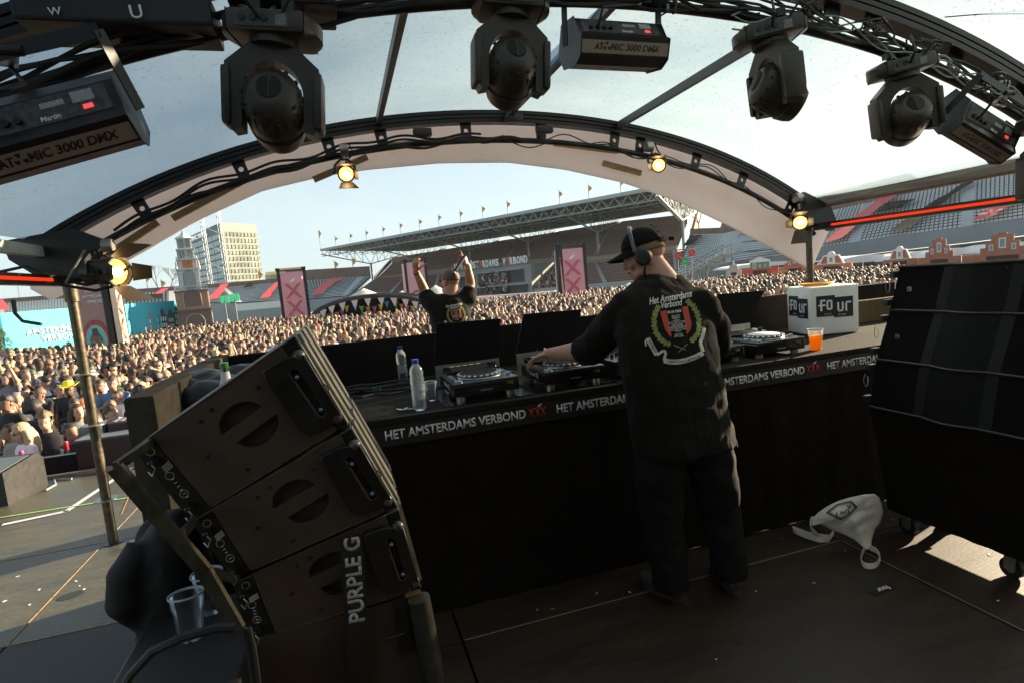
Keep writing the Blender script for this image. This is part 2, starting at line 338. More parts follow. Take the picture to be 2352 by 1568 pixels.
# joint plates and posts
for X, sx in ((-1.75, 1), (4.45, -1)):
    mb = MB(); mb.prism([(-.28, 2.02), (-.1, 1.86), (.14, 1.84), (.3, 2.1), (.1, 2.2), (-.3, 2.14)] if sx > 0 else [(-.2, 2.06), (-.1, 1.86), (.1, 1.84), (.26, 1.9), (.2, 2.04), (-.1, 2.2)], FR((X, 4.55, 0), (1, 0, 0), (0, 0, 1)), .05); mb.build('joint_plate', BLKM, roof)
    mb = MB(); p = mat('worn_pole', (.05, .042, .03), .4, .5, var=.7, vs=30, col2=(.16, .13, .08))
    mb.cyl((X, 4.58, 0), (X, 4.58, 1.95), .031, n=18)
    if sx > 0: mb.cyl((X, 4.58, 1.72), (X, 4.58, 1.92), .042, n=16)
    po = mb.build('post', p, roof, True)
    for z in ((.32, .86, 1.22) if sx > 0 else (1.24, .6)):
        m2 = MB(); m2.lathe([(.034, z), (.075, z), (.075, z+.008), (.034, z+.008)], Matrix.Translation((X, 4.58, 0)), 20)
        m2.build('ring_plate', STEEL, po, True)
    m2 = MB(); m2.lathe([(.001, .006), (.06, .006), (.07, 0)], Matrix.Translation((X, 4.58, 0)), 14); m2.build('foot_plate', BLKM, po)
# white fascia board beyond the front arch
FM = mat('painted_fascia', (.74, .68, .69), .7, var=.10, vs=2.2, bump=.05, bs=30)
_tp = aY(110, 693, 4.75); _t2 = aY(163, 669, 4.75); _t3 = aY(72, 665, 4.75)
lo = [(_t3.x, _t3.z), (_tp.x, _tp.z), (_t2.x, _t2.z), (-1.36, 2.02), (-.95, 2.24), (-.47, 2.44), (0, 2.535), (.32, 2.57), (.9, 2.605), (1.48, 2.595), (2.0, 2.52), (2.55, 2.39), (3.1, 2.2), (3.66, 1.94), (4.1, 1.72), (4.51, 1.50), (4.62, 1.44)]
hi = [(4.86, 1.9)]+[(x, arch(x)+.015) for x in (4.6, 4.1, 3.66, 3.1, 2.55, 2, 1.48, .9, .32, 0, -.47, -.95, -1.36, -1.75, -2.1)]+[(_t3.x-.02, _t3.z+.02)]
mb = MB(); vs = []; n = len(lo); hh = hi[1:-1]
def ip(lst, x):
    lst = sorted(lst)
    for (a, b), (c_, d_) in zip(lst, lst[1:]):
        if a <= x <= c_: return b+(d_-b)*(x-a)/(c_-a)
    return lst[0][1] if x < lst[0][0] else lst[-1][1]
xs = [_t3.x+i*((4.62-_t3.x)/64) for i in range(65)]
rs = []
for x in xs:
    lz = ip(lo, x); hz = max(lz+.02, ip([(a, b) for a, b in hi], x)); rs.append([V((x, 4.74, lz)), V((x, 4.76, lz)), V((x, 4.76, hz)), V((x, 4.74, hz))])
rs.append([V((4.88, 4.74, 1.86)), V((4.88, 4.76, 1.86)), V((4.88, 4.76, 1.9)), V((4.88, 4.74, 1.9))])
mb.rings(rs); fo = mb.build('fascia_board', FM, roof); _n = FM.node_tree.nodes; _t = _n.new('ShaderNodeBsdfTranslucent'); _t.inputs[0].default_value = (.74, .70, .70, 1); _m = _n.new('ShaderNodeMixShader'); _m.inputs[0].default_value = .45; FM.node_tree.links.new(_n['Principled BSDF'].outputs[0], _m.inputs[1]); FM.node_tree.links.new(_t.outputs[0], _m.inputs[2]); FM.node_tree.links.new(_m.outputs[0], _n['Material Output'].inputs[0])
for (x0, x1) in ((-1.62, -.9), (-.85, .05), (.1, 1.2)):
    pass
for a, b in (((-.1, 2.5), (.32, 2.66)), ((2.35, 2.56), (2.72, 2.46)), ((-1.1, 2.26), (-.62, 2.5)), ((.5, 2.74), (1.1, 2.79)), ((1.9, 2.74), (2.5, 2.66)), ((-1.7, 1.93), (-1.2, 2.24))):
    mb = MB(); mb.beam((a[0], 4.715, a[1]), (b[0], 4.715, b[1]), .03, .045); mb.build('batten', WOOD, roof)
# tarpaulin
def tarp_mat():
    m = bpy.data.materials.new('tarpaulin'); m.use_nodes = True; n = m.node_tree.nodes; l = m.node_tree.links; n.clear()
    out = n.new('ShaderNodeOutputMaterial'); tr = n.new('ShaderNodeBsdfTranslucent'); df = n.new('ShaderNodeBsdfDiffuse'); a = n.new('ShaderNodeMixShader'); g = n.new('ShaderNodeBsdfTransparent'); b = n.new('ShaderNodeMixShader')
    t = n.new('ShaderNodeTexCoord'); mp_ = n.new('ShaderNodeMapping'); mp_.inputs['Scale'].default_value = (1, 2.6, 1); mp_.inputs['Rotation'].default_value = (0, 0, .35)
    z = n.new('ShaderNodeTexNoise'); z.inputs['Scale'].default_value = 42; z.inputs['Detail'].default_value = 3
    c = n.new('ShaderNodeValToRGB'); c.color_ramp.elements[0].position = .30; c.color_ramp.elements[1].position = .36; c.color_ramp.elements[0].color = (.32, .33, .34, 1); c.color_ramp.elements[1].color = (1, 1, 1, 1)
    z2 = n.new('ShaderNodeTexNoise'); z2.inputs['Scale'].default_value = 1.1; z2.inputs['Detail'].default_value = 8; z2.inputs['Roughness'].default_value = .7
    c2 = n.new('ShaderNodeValToRGB'); c2.color_ramp.elements[0].color = (.29, .40, .47, 1); c2.color_ramp.elements[1].color = (.41, .50, .54, 1); c2.color_ramp.elements[0].position = .3; c2.color_ramp.elements[1].position = .7
    mm = n.new('ShaderNodeMixRGB'); mm.blend_type = 'MULTIPLY'; mm.inputs[0].default_value = 1
    vo = n.new('ShaderNodeTexVoronoi'); vo.inputs['Scale'].default_value = 26; c3 = n.new('ShaderNodeValToRGB'); c3.color_ramp.elements[0].position = .06; c3.color_ramp.elements[1].position = .1
    c3.color_ramp.elements[0].color = (1, 1, 1, 1); c3.color_ramp.elements[1].color = (0, 0, 0, 1)
    bp = n.new('ShaderNodeBump'); bp.inputs['Strength'].default_value = .5; bp.inputs['Distance'].default_value = .01
    l.new(t.outputs['Object'], mp_.inputs[0]); l.new(mp_.outputs[0], z.inputs[0]); l.new(t.outputs['Object'], z2.inputs[0]); l.new(t.outputs['Object'], vo.inputs[0]); l.new(vo.outputs['Distance'], c3.inputs[0])
    l.new(z.outputs[0], c.inputs[0]); l.new(z2.outputs[0], c2.inputs[0]); l.new(c.outputs[0], mm.inputs[1]); l.new(c2.outputs[0], mm.inputs[2])
    l.new(mm.outputs[0], tr.inputs[0]); l.new(mm.outputs[0], df.inputs[0]); l.new(z2.outputs[0], bp.inputs['Height']); l.new(bp.outputs[0], tr.inputs['Normal'])
    l.new(tr.outputs[0], a.inputs[1]); l.new(df.outputs[0], a.inputs[2]); a.inputs[0].default_value = .30
    l.new(a.outputs[0], b.inputs[1]); l.new(g.outputs[0], b.inputs[2]); b.inputs[0].default_value = .22; l.new(b.outputs[0], out.inputs[0])
    return m
mb = MB(); NX, NY = 40, 36; g = []
for j in range(NY+1):
    Y = 4.66-5.3*j/NY
    for i in range(NX+1):
        x = -1.93+6.53*i/NX; s_ = min(abs(Y-4.6), abs(Y-2.3), abs(Y+.4)); g.append(V((x, Y, max(arch(x), 2.115)+.035+.02*math.sin(x*3+Y*2)*min(1, s_)-.05*min(1, s_)*.6)))
mb.add(g, [(j*(NX+1)+i, j*(NX+1)+i+1, (j+1)*(NX+1)+i+1, (j+1)*(NX+1)+i) for j in range(NY) for i in range(NX)])
mb.build('tarpaulin', tarp_mat(), roof, True)
mb = MB(); mb.box((-2, -1.3, 0), (4.7, -1.25, 2.9)); tag(mb.build('back_drape', CLOTH), 'black drape closing the rear of the stage behind the camera', 'drape')
# steel wire, zip ties
tag((lambda m: (m.tube([aY(2170, 40, 2.2), aY(2600, 5, 1.9)], .003, 5), m.build('steel_wire', BLKM))[1])(MB()), 'thin taut steel wire running off the right arch under the tarpaulin', 'wire')

# cables along the arches
rc = random.Random(11)
def cable_run(Y, x0, x1, off, r, lab, m=RUB, wob=.03, n=60, grp=None):
    ph = [rc.uniform(0, 6) for _ in range(4)]; pts = []
    for i in range(n+1):
        x = x0+(x1-x0)*i/n; p = frame_pt(x, off+wob*math.sin(x*5.1+ph[0])*.6+wob*.5*math.sin(x*13+ph[1]), Y); p.y += -.035+.02*math.sin(x*4+ph[2]); pts.append(p)
    mb = MB(); mb.tube(pts, r, 6); return tag(mb.build('cable', m, None, True), lab, 'cable', grp)
for i in range(3): cable_run(4.55, -1.5, 1.2+.2*i, .16+.03*i, .009, 'black cable tied along the left half of the front arch tube', grp='cables on the front arch')
for i in range(2): cable_run(4.55, 1.2, 4.3, .2+.02*i, .005, 'thin black cable tied along the right half of the front arch tube', wob=.05, grp='thin cables on the front arch')
for i in range(6): cable_run(2.27, -1.8, 4.6, .17+.012*i, .008 if i % 2 else .006, 'black cable bundled along the rear lighting arch tube', wob=.022, grp='cables on the lighting arch')
GRC = mat('grey_cable', (.25, .27, .24), .5)
for i in range(3): cable_run(2.25, 1.8, 4.4, .20+.02*i, .004, 'thin pale wire loosely tied to the right end of the lighting arch', GRC, wob=.06, grp='pale wires on the lighting arch')
# ============================================================ LIGHTS ON THE ARCHES
def emis(name, col, s):
    m = bpy.data.materials.new(name); m.use_nodes = True; n = m.node_tree.nodes; n.clear(); e = n.new('ShaderNodeEmission'); o = n.new('ShaderNodeOutputMaterial')
    e.inputs[0].default_value = (*col, 1); e.inputs[1].default_value = s; m.node_tree.links.new(e.outputs[0], o.inputs[0]); return m
LAMP = emis('lamp_glow', (1, .42, .07), .75); LAMPH = emis('lamp_core', (1, .8, .42), 5)
REFL = mat('lamp_reflector', (.8, .45, .12), .25, .8, emit=(1, .45, .08), es=.9)
DOOR = mat('barn_door_black', (.035, .024, .012), .45, .2)
def stage_light(pos, aim, sc, lab, hang, doors=((0, 35), (90, 50), (180, 40), (270, 60))):
    pos = V(pos); d = (V(aim)-pos).normalized(); T = FR(pos, d.cross(V((0, 0, 1))), z=d) @ Matrix.Scale(sc, 4)
    t = thing('stage_light', lab, 'stage light', pos, 0, 'small warm theatre lights on the front arch')
    mb = MB(); mb.lathe([(.02, -.17), (.055, -.16), (.062, -.08), (.062, -.02), (.075, 0), (.075, .02), (.066, .02), (.060, -.03), (.02, -.05)], T, 20)
    for i in range(6): a = i*1.047; mb.box((.055*math.cos(a)-.006, .055*math.sin(a)-.006, -.15), (.055*math.cos(a)+.012, .055*math.sin(a)+.012, -.03), T=T)
    mb.build('housing', BLK, t, True)
    mb = MB(); mb.lathe([(.0595, .0), (.05, -.022), (.03, -.034)], T, 24, None, False); mb.build('reflector', REFL, t, True)
    mb = MB(); mb.lathe([(.001, .004), (.026, .002), (.040, -.008)], T, 20); mb.build('lens', LAMP, t, True)
    mb = MB(); mb.ell(T @ V((0, 0, .0)), (.027*sc, .027*sc, .027*sc), 14, 8); mb.build('bulb', LAMPH, t, True)
    for ang, op in doors:
        a = R(ang); o_ = R(op); rr = T @ Matrix.Rotation(a, 4, 'Z') @ Matrix.Translation((0, .07, .02)) @ Matrix.Rotation(-o_, 4, 'X')
        mb = MB(); mb.prism([(-.05, 0), (.05, 0), (.085, .13), (-.085, .13)] if ang % 180 == 0 else [(-.045, 0), (.045, 0), (.03, .085), (-.03, .085)], rr @ Matrix.Rotation(R(90), 4, 'X'), .002); mb.build('barn_door', DOOR, t)
    mb = MB(); T2 = FR(pos, T.col[0].to_3d(), z=T.col[2].to_3d()) @ Matrix.Translation((0, 0, -.07*sc)); up = (V(hang)-pos).normalized(); xa = T.col[0].to_3d().normalized()
    b0 = pos-d*.07*sc; pts = [b0+xa*.08*sc]; top = b0+up*.14*sc
    pts = [b0-xa*.085*sc, b0-xa*.085*sc+up*.07*sc, top-xa*.03*sc, top+xa*.03*sc, b0+xa*.085*sc+up*.07*sc, b0+xa*.085*sc]
    for p, q in zip(pts, pts[1:]): mb.beam(p, q, .022*sc, .006*sc, up=tuple(d))
    mb.cyl(pts[0]-xa*.02*sc, pts[0], .014*sc); mb.cyl(pts[-1]+xa*.02*sc, pts[-1], .014*sc); mb.build('yoke', BLKM, t)
    mb = MB(); mb.cyl(top, top.lerp(V(hang), .5), .012); mb.lathe([(.034, -.03), (.045, -.03), (.045, .03), (.034, .03)], FR(V(hang), (1, 0, 0), z=(0, 0, 1)) @ Matrix.Rotation(R(90), 4, 'Y'), 14); mb.build('clamp', STEEL, t, True)
    mb = MB(); mb.tube([pos-d*.16*sc, pos-d*.2*sc+V((.03, 0, .06)), V(hang)+V((.07, -.02, -.03)), V(hang)+V((.04, -.03, .03))], .006, 6); mb.build('power_cord', RUB, t, True)
    return t
C_ = CAM
p = aY(795, 400, 4.42); stage_light(p, p+(C_-p)*.6+V((.3, 0, -.6)), .84, 'lit warm stage light hanging left of the centre of the front arch', aY(790, 345, 4.52), ((180, 20), (90, 12), (0, 10)))
p = aY(1513, 380, 4.42); stage_light(p, p+(C_-p)*.6+V((-.1, 0, -.3)), .84, 'lit warm stage light hanging right of the centre of the front arch', aY(1490, 338, 4.52), ((180, 15), (270, 25)))
p = aY(1838, 512, 4.40); stage_light(p, p+(C_-p)*.6+V((-.3, 0, -.1)), .98, 'lit warm stage light with open barn doors above the right post', aY(1832, 455, 4.5), ((0, 70), (90, 35), (180, 15), (270, 35)))
p = aY(268, 625, 4.35); stage_light(p, p+V((1.4, -.75, -.15)), 1.36, 'lit warm stage light seen side on with wide barn doors beside the left post', aY(248, 565, 4.5), ((0, 30), (90, 30), (180, 30), (270, 30)))

# moving heads
MHB = mat('moulded_black', (.042, .034, .023), .38, var=.35, vs=10, bump=.08, bs=150, spec=.4)
VENT = mat('vent_dark', (.004, .004, .004), .7)
def moving_head(pos, rz, pan, tilt, sc, lab, lean=0):
    """pos = underside of the arch tube; everything hangs below"""
    t = thing('moving_head_light', lab, 'moving light', pos, 0, 'moving head lights hung from the lighting arch')
    B = Matrix.Translation(pos) @ Matrix.Rotation(lean, 4, 'Y') @ Matrix.Rotation(rz, 4, 'Z') @ Matrix.Scale(sc, 4) @ Matrix.Scale(.90, 4, (1, 0, 0))
    mb = MB(); mb.bbox((-.16, -.11, -.115), (.16, .11, -.03), .02, T=B); mb.build('base', MHB, t, True)
    for s in (-1, 1):
        mb = MB(); mb.rings([[B @ V((s*(.16+.045*(1-abs(q/3)**2.2)*(1 if k else 0)), q*.035, -.07+.05*(1 if k == 1 else 1)*0+zz)) for k, zz in ((0, -.045), (1, -.03), (1, .02), (0, .04))] for q in range(-3, 4)]); mb.build('end_cheek', MHB, t, True)
    mb = MB(); mb.box((-.12, -.1125, -.10), (.1, -.111, -.045), T=B); pl = mb.build('rear_panel', mat('panel_black', (.03, .03, .03), .35), t)
    mb = MB()
    for i in range(3): mb.cyl(B @ V((-.09+i*.045, -.113, -.07)), B @ V((-.09+i*.045, -.118, -.07)), .013*sc, n=12)
    mb.build('socket', BLKM, pl)
    mb = MB(); mb.box((.045, -.1135, -.095), (.09, -.1128, -.055), T=B); mb.build('type_label', mat('label_grey', (.16, .16, .15), .5, var=.8, vs=160), pl)
    mb = MB()
    for s in (-1, 1):
        mb = MB(); mb.cyl(B @ V((s*.07, 0, -.03)), B @ V((s*.07, 0, .01)), .014*sc); mb.box((s*.07-.025, -.03, -.005), (s*.07+.025, .03, .035), T=B); mb.build('clamp', BLKM, t)
    Y_ = B @ Matrix.Rotation(pan, 4, 'Z')
    mb = MB(); mb.cyl(Y_ @ V((0, 0, -.115)), Y_ @ V((0, 0, -.14)), .09*sc, n=24)
    # yoke plate: shoulders, two arms, round arch
    n = 14; out = [(-.085, -.13), (-.19, -.215), (-.195, -.43), (-.165, -.47), (-.125, -.46)]
    arc = [(-.125, -.40)]+[(-.125*math.cos(math.pi*i/n), -.335+.145*math.sin(math.pi*i/n)*.95) for i in range(n+1)]+[(.125, -.40)]
    out2 = [(.125, -.46), (.165, -.47), (.195, -.43), (.19, -.215), (.085, -.13)]
    poly = out+arc+out2
    T = FR((0, .045, 0), (1, 0, 0), (0, 0, 1))
    mb.prism(poly, Y_ @ T, .09, 0); yk = mb.build('yoke', MHB, t)
    for s in (-1, 1):
        mb = MB(); mb.bbox((s*.185-.02, -.065, -.45), (s*.185+.02, .065, -.23), .018, T=Y_); mb.build('arm_cover', MHB, yk, True)
    H = Y_ @ Matrix.Translation((0, 0, -.37)) @ Matrix.Rotation(tilt, 4, 'X')
    mb = MB(); prof = [(.02, .175), (.062, .172), (.075, .165), (.105, .14), (.118, .10), (.122, .05), (.123, 0), (.122, -.05), (.116, -.06), (.116, -.08), (.121, -.085), (.112, -.15), (.10, -.19), (.085, -.195), (.07, -.18), (.01, -.17)]
    H = H @ Matrix.Diagonal((1.02, 1.02, .76, 1)); mb.lathe(prof, H, 32); hd = mb.build('head', MHB, t, True, 50)
    mb = MB(); mb.lathe([(.001, .178), (.05, .177), (.052, .170)], H, 24); mb.build('vent', VENT, hd)
    mb = MB()
    mb.box((-.002, -.048, .179), (.002, .048, .182), T=H)
    for s in (-1, 1):
        for q in range(-4, 6):
            a = H @ V((0, q*.009-.012, .180)); b = H @ V((s*(.05**2-min(.0499, abs(q*.009))**2)**.5*.85, q*.009+.008, .180)); mb.beam(a, b, .0028*sc, .0028*sc)
    mb.build('vent_grille', MHB, hd)
    mb = MB()
    for i in range(22):
        a = i*2*math.pi/22; c_, s_ = math.cos(a), math.sin(a); Hm = H @ Matrix.Rotation(a, 4, 'Z'); mb.bbox((-.006, .114, .03), (.006, .124, .085), .003, T=Hm)
    mb.build('cooling_fin', MHB, hd)
    mb = MB()
    for i in range(12):
        a = i*2*math.pi/12; Hm = H @ Matrix.Rotation(a, 4, 'Z') @ Matrix.Translation((0, .108, .125)) @ Matrix.Rotation(R(35), 4, 'X'); mb.bbox((-.009, -.012, -.006), (.009, .012, .006), .005, T=Hm)
    mb.build('cooling_slot', VENT, hd)
    mb = MB(); a = B @ V((-.02, -.12, -.07)); mb.tube([a, a+V((-.03, -.05, .03)), a+V((0, 0, .12)), V(pos)+V((.1, 0, .06))], .006, 6); mb.tube([B @ V((.06, -.1, -.06)), B @ V((.12, -.14, .0)), V(pos)+V((.12, -.02, .08))], .005, 6); mb.build('cable', RUB, t, True)
    return t
def hang(px, py, Y): return aY(px, py, Y)
moving_head(hang(628, 30, 2.15), R(-12), R(8), R(68), .86, 'moving head light hanging left of centre, its vent turned to the lower right', R(6))
moving_head(hang(1172, -22, 2.25), R(-8), R(6), R(62), .84, 'moving head light at the top centre, cut by the upper edge of the photo', R(5))
moving_head(hang(1762, 45, 2.25), R(-25), R(-78), R(58), .86, 'moving head light turned side on, hanging left of the cable tangle', R(-6))
moving_head(hang(2066, 128, 2.25), R(-20), R(-6), R(60), .82, 'moving head light facing the crowd, hanging between the side-on one and the right strobe', R(-8))
moving_head(hang(2440, 245, 1.95), R(-30), R(10), R(45), .95, 'moving head light mostly cut off by the right edge of the photo')

# strobes
STR_L = mat('strobe_label_strip', (.26, .20, .14), .5)
def strobe(c, xdir, ndir, sc, lab, hang_p, part=True):
    """c: middle of the lettered face; xdir along the tube; ndir out of the face"""
    t = thing('strobe_light', lab, 'strobe', c, 0, 'long strobe lights hung from the lighting arch')
    T = FR(c, xdir, z=ndir) @ Matrix.Scale(sc, 4)    # x along, y up, z towards viewer
    prof = [(-.055, 0), (.02, .012), (.035, -.02), (.10, -.07), (.10, -.20), (-.01, -.23), (-.075, -.17), (-.082, -.05)]
    Tp = T @ Matrix(((0, 0, 1, -.205), (1, 0, 0, 0), (0, 1, 0, 0), (0, 0, 0, 1)))
    mb = MB(); mb.prism(prof, Tp, .41); mb.build('housing', mat('strobe_black', (.016, .013, .012), .4, .2, var=.4, vs=20), t)
    for s in (-1, 1):
        mb = MB(); mb.prism([(a*1.08, b*1.05+.004) for a, b in prof], T @ Matrix(((0, 0, 1, s*.207-(.004 if s > 0 else 0)), (1, 0, 0, 0), (0, 1, 0, 0), (0, 0, 0, 1))), .004); mb.build('side_plate', mat('side_plate_blue', (.06, .065, .075), .45, .3, var=.3, vs=20), t)
    # label strip lies on face from (-.055,0) to (.02,.012)
    a = V((0, -.05, .0018)); b = V((0, .0, .0105)); fy = (V((0, .02, .012))-V((0, -.055, 0))).normalized()
    Tf = T @ FR((-.2, -.0535, .0022), (1, 0, 0), fy)
    mb = MB(); mb.box((0, .006, 0), (.4, .056, .0012), T=Tf); st = mb.build('label_strip', STR_L, t)
    text('lettering', 'AT', .044, Tf @ Matrix.Translation((.055, .02, .0015)), BLK, st, .0004, .03, .25, height=.026)
    text('lettering', 'MIC 3000 DMX', .235, Tf @ Matrix.Translation((.128, .02, .0015)), BLK, st, .0004, .03, .25, height=.026)
    mb = MB(); o_ = V((.112, .033, .0016))
    for k in range(3):
        a0 = k*2.094+1.57-.5; mb.add([Tf @ (o_+V((.003*math.cos(a0+.5), .003*math.sin(a0+.5), 0)))]+[Tf @ (o_+V((.017*math.cos(a0+q*.25), .017*math.sin(a0+q*.25), 0))) for q in range(5)], [(0, 1, 2, 3, 4, 5)])
    mb.build('emblem', BLK, st)
    # control panel on the upper slope  (.035,-.02)-(.10,-.07)
    fy2 = (V((0, .10, -.07))-V((0, .035, -.02))).normalized(); Tc = T @ FR((-.2, .035, -.02), (1, 0, 0), fy2)
    mb = MB(); mb.box((.02, .004, .0), (.38, .076, .002), T=Tc); cp = mb.build('control_panel', mat('panel_grey', (.055, .052, .05), .4, var=.9, vs=70), t)
    mb = MB(); mb.box((.29, .04, .0022), (.345, .07, .003), T=Tc); mb.build('type_label', mat('label_pale', (.35, .36, .36), .5, var=.5, vs=260), cp)
    mb = MB(); mb.box((.21, .045, .0022), (.27, .06, .003), T=Tc); mb.build('type_label', mat('label_pale', (.35, .36, .36)), cp)
    mb = MB(); mb.box((.31, .018, .0022), (.335, .03, .004), T=Tc); mb.build('power_switch', mat('red_switch', (.6, .04, .05), .4, emit=(1, .05, .06), es=.35), cp)
    text('maker_mark', 'Martin', .05, Tc @ Matrix.Translation((.2, .012, .0024)), LETW, cp, .0004, .02, .1)
    mb = MB()
    for q in range(4): mb.cyl(Tc @ V((.06+.03*q, .03, .002)), Tc @ V((.06+.03*q, .03, .012)), .010*sc)
    mb.build('socket', BLKM, cp)
    # bracket
    mb = MB()
    for s in (-1, 1): mb.beam(T @ V((s*.225, .0, -.11)), T @ V((s*.225, .21, -.13)), .004, .03)
    mb.beam(T @ V((-.227, .21, -.13)), T @ V((.227, .21, -.13)), .005, .035); mb.build('bracket', BLKM, t)
    mb = MB(); m_ = T @ V((0, .21, -.13)); mb.beam(m_, V(hang_p), .04, .012); mb.cyl(m_-V((.03, 0, 0)), m_+V((.03, 0, 0)), .012); mb.build('hook', BLKM, t)
    mb = MB(); q0 = Tc @ V((.09, .03, .01)); mb.tube([q0, q0+V((0, -.05, .05)), q0.lerp(V(hang_p), .6)+V((.06, -.03, 0)), V(hang_p)], .006, 6); mb.build('cord', RUB, t, True)
    return t
def unit(a): return V(a).normalized()
a = aY(20, 618, 1.62); b = aY(325, 508, 1.62); xd = (b-a).normalized(); c0 = aY(172, 545, 1.62)
a = aY(-8, 587, 1.60); b = aY(305, 508, 1.60); c0 = aY(130, 552, 1.60)
strobe(aY(150, 375, 1.6), (b-a).normalized(), unit((-.15, -.75, -.55)), 1.0, 'large black strobe close to the camera at the upper left', aY(60, 150, 1.75)) if False else None
def strobe_px(cx, cy, Y, ex, ey, n, sc, lab, hp):
    c0 = aY(cx, cy, Y); e = aY(ex, ey, Y); return strobe(c0, (e-c0).normalized(), unit(n), sc, lab, hp)
strobe_px(118, 326, 1.62, 278, 283, (.05, -.85, -.5), .86, 'large black strobe nearest the camera at the upper left, red switch lit', aY(20, 150, 1.9))
strobe_px(1436, 98, 2.2, 1538, 104, (-.25, -.85, -.12), .98, 'black strobe at the top centre right of the middle moving light', aY(1470, -10, 2.3))
e0 = aX(2185, 280, 2.75); e1 = aX(2330, 365, 2.55)
strobe_px(2262, 322, 2.12, 2345, 372, (-.62, -.62, -.38), .95, 'black strobe at the right beside the moving head under the cable tangle', aY(2290, 235, 2.25))

# red light bars at both sides of the roof
RED = emis('red_tube', (1, .04, .008), .32)
for X, y0_, y1_, lab in ((4.45, 4.5, .3, 'long black bar with a glowing red strip under the right roof edge'), (-1.72, 4.42, 1.0, 'black bar with a glowing red strip left of the left post')):
    t = thing('light_bar', lab, 'light bar', (X, y0_, 1.85), 0, 'light bars with red strips'); s = -1 if X > 0 else 1
    mb = MB(); mb.box((X-.03, y1_, 1.82), (X+.03, y0_, 1.885)); mb.build('casing', BLKM, t)
    mb = MB(); mb.box((X+s*.031, y1_, 1.845), (X+s*.036, y0_-.22, 1.864)); mb.build('light_strip', RED, t)
tag((lambda m: (m.tube([aY(30, 690, 4.0), aY(35, 720, 3.98), aY(52, 738, 3.98), aY(95, 745, 3.95)], .012, 4), m.build('tape_tail', RUB))[1])(MB()), 'black tape tail dangling from the left light bar', 'tape')
for q, pts in enumerate(([(0, 625), (60, 612), (120, 640), (200, 655), (262, 640), (300, 610)], [(60, 640), (140, 655), (220, 668), (275, 655)], [(150, 650), (180, 600), (195, 575)])):
    mb = MB(); mb.tube([aY(x, y, 4.36-.03*q) for x, y in pts], .010 if q < 2 else .007, 6); tag(mb.build('cable', RUB if q < 2 else GRC, None, True), ('thick black cable running from the left edge to the left stage light', 'black cable looping under the left stage light', 'pale cable end at the left roof joint')[q], 'cable')
# ============================================================ CABLE TANGLES AND BOXES ON THE LIGHTING ARCH
rt_ = random.Random(3)
for i, (x, y, n_) in enumerate(((2135, 120, 7), (2010, 70, 4), (2290, 210, 6), (1560, 5, 4), (1850, 30, 4), (620, 30, 3))):
    c0 = aY(x, y, 2.2)
    for k in range(n_):
        pts = [c0+V((rt_.uniform(-.12, .12), rt_.uniform(-.05, .05), rt_.uniform(-.06, .07))) for _ in range(5)]
        out = []
        for a_, b_, c_, d_ in zip([pts[0]]+pts[:-2], pts[:-1], pts[1:], pts[2:]+[pts[-1]]):
            for q in range(6):
                s = q/6; out.append(.5*((2*b_)+(c_-a_)*s+(2*a_-5*b_+4*c_-d_)*s*s+(-a_+3*b_-3*c_+d_)*s**3))
        mb = MB(); mb.tube(out, rt_.choice((.004, .005, .007)), 6); tag(mb.build('cable', rt_.choice((RUB, RUB, RUB, GRC)), None, True), 'short looped cable in a tangle on the lighting arch', 'cable', 'loops in the cable tangles')
for x0, x1, dz in ((-.85, -.3, .03), (-.25, .1, 0)):
    mb = MB(); mb.bbox((x0, 2.14, frame_pt((x0+x1)/2, .19, 2.3).z+dz-.02), (x1, 2.36, frame_pt((x0+x1)/2, .1, 2.3).z+dz), .01)
    t = tag(mb.build('power_box', mat('box_dark', (.012, .010, .009), .5, var=.8, vs=25)), {-1.5: 'long black power box on the lighting arch at the far left', -.85: 'black power box on the lighting arch with white marks', -.25: 'black power box on the arch beside the left moving light'}[x0], 'power box')
    if x0 == -.85:
        for q, s in enumerate(('W', 'U')): text('marking', s, .035, FR(((x0+.1+q*.22), 2.135, frame_pt((x0+x1)/2, .17, 2.3).z), (1, .0, .1), (0, 0, 1)), LETW, t, .001, .01)
for x, y in ((970, 305), (1250, 298), (1180, 272)):
    c0 = aY(x, y, 4.45); mb = MB(); mb.bbox(c0-V((.07, .03, .03)), c0+V((.07, .03, .03)), .012); tag(mb.build('junction_box', BLK, None, True), {970: 'black junction box on the front arch left of its crown', 1250: 'black plug coupling on the front arch right of its crown', 1180: 'small black coupler right under the crown of the front arch'}[x], 'junction box')

# ============================================================ DJ DESK
YF, YB, ZT = 2.70, 3.80, 1.02
XL, XR = -.70, 4.35
desk = thing('dj_desk', 'long black draped DJ desk with a lettered band along its front', 'desk', (1.8, 3.2, 0))
mb = MB(); mb.bbox((XL, YF-.012, ZT-.035), (XR, YB, ZT), .006); mb.build('tabletop', mat('desk_carpet', (.020, .017, .014), .9, var=.4, vs=30, bump=.4, bs=300, spec=.15), desk)
mb = MB(); mb.rings([[V((lerp(XL, XR, q/160), YF+.004+.005*math.sin(q*.83)+.003*math.sin(q*2.1), .01)), V((lerp(XL, XR, q/160), YF+.002, ZT-.13)), V((lerp(XL, XR, q/160), YF+.03, ZT-.13)), V((lerp(XL, XR, q/160), YF+.03, .01))] for q in range(161)]); mb.build('front_drape', CLOTH, desk, True)
mb = MB(); mb.box((XL, YF-.010, ZT-.135), (XR, YF+.015, ZT-.036)); band = mb.build('printed_band', mat('printed_band', (.018, .012, .010), .6, bump=.1, bs=60), desk)
X0b = .125
_a0 = aY(884, 1000, YF).x; WTX = aY(1206, 950, YF).x-_a0; XX0 = aY(1213, 950, YF).x-_a0; XXD = (aY(1254, 945, YF).x-_a0-XX0)/3.0
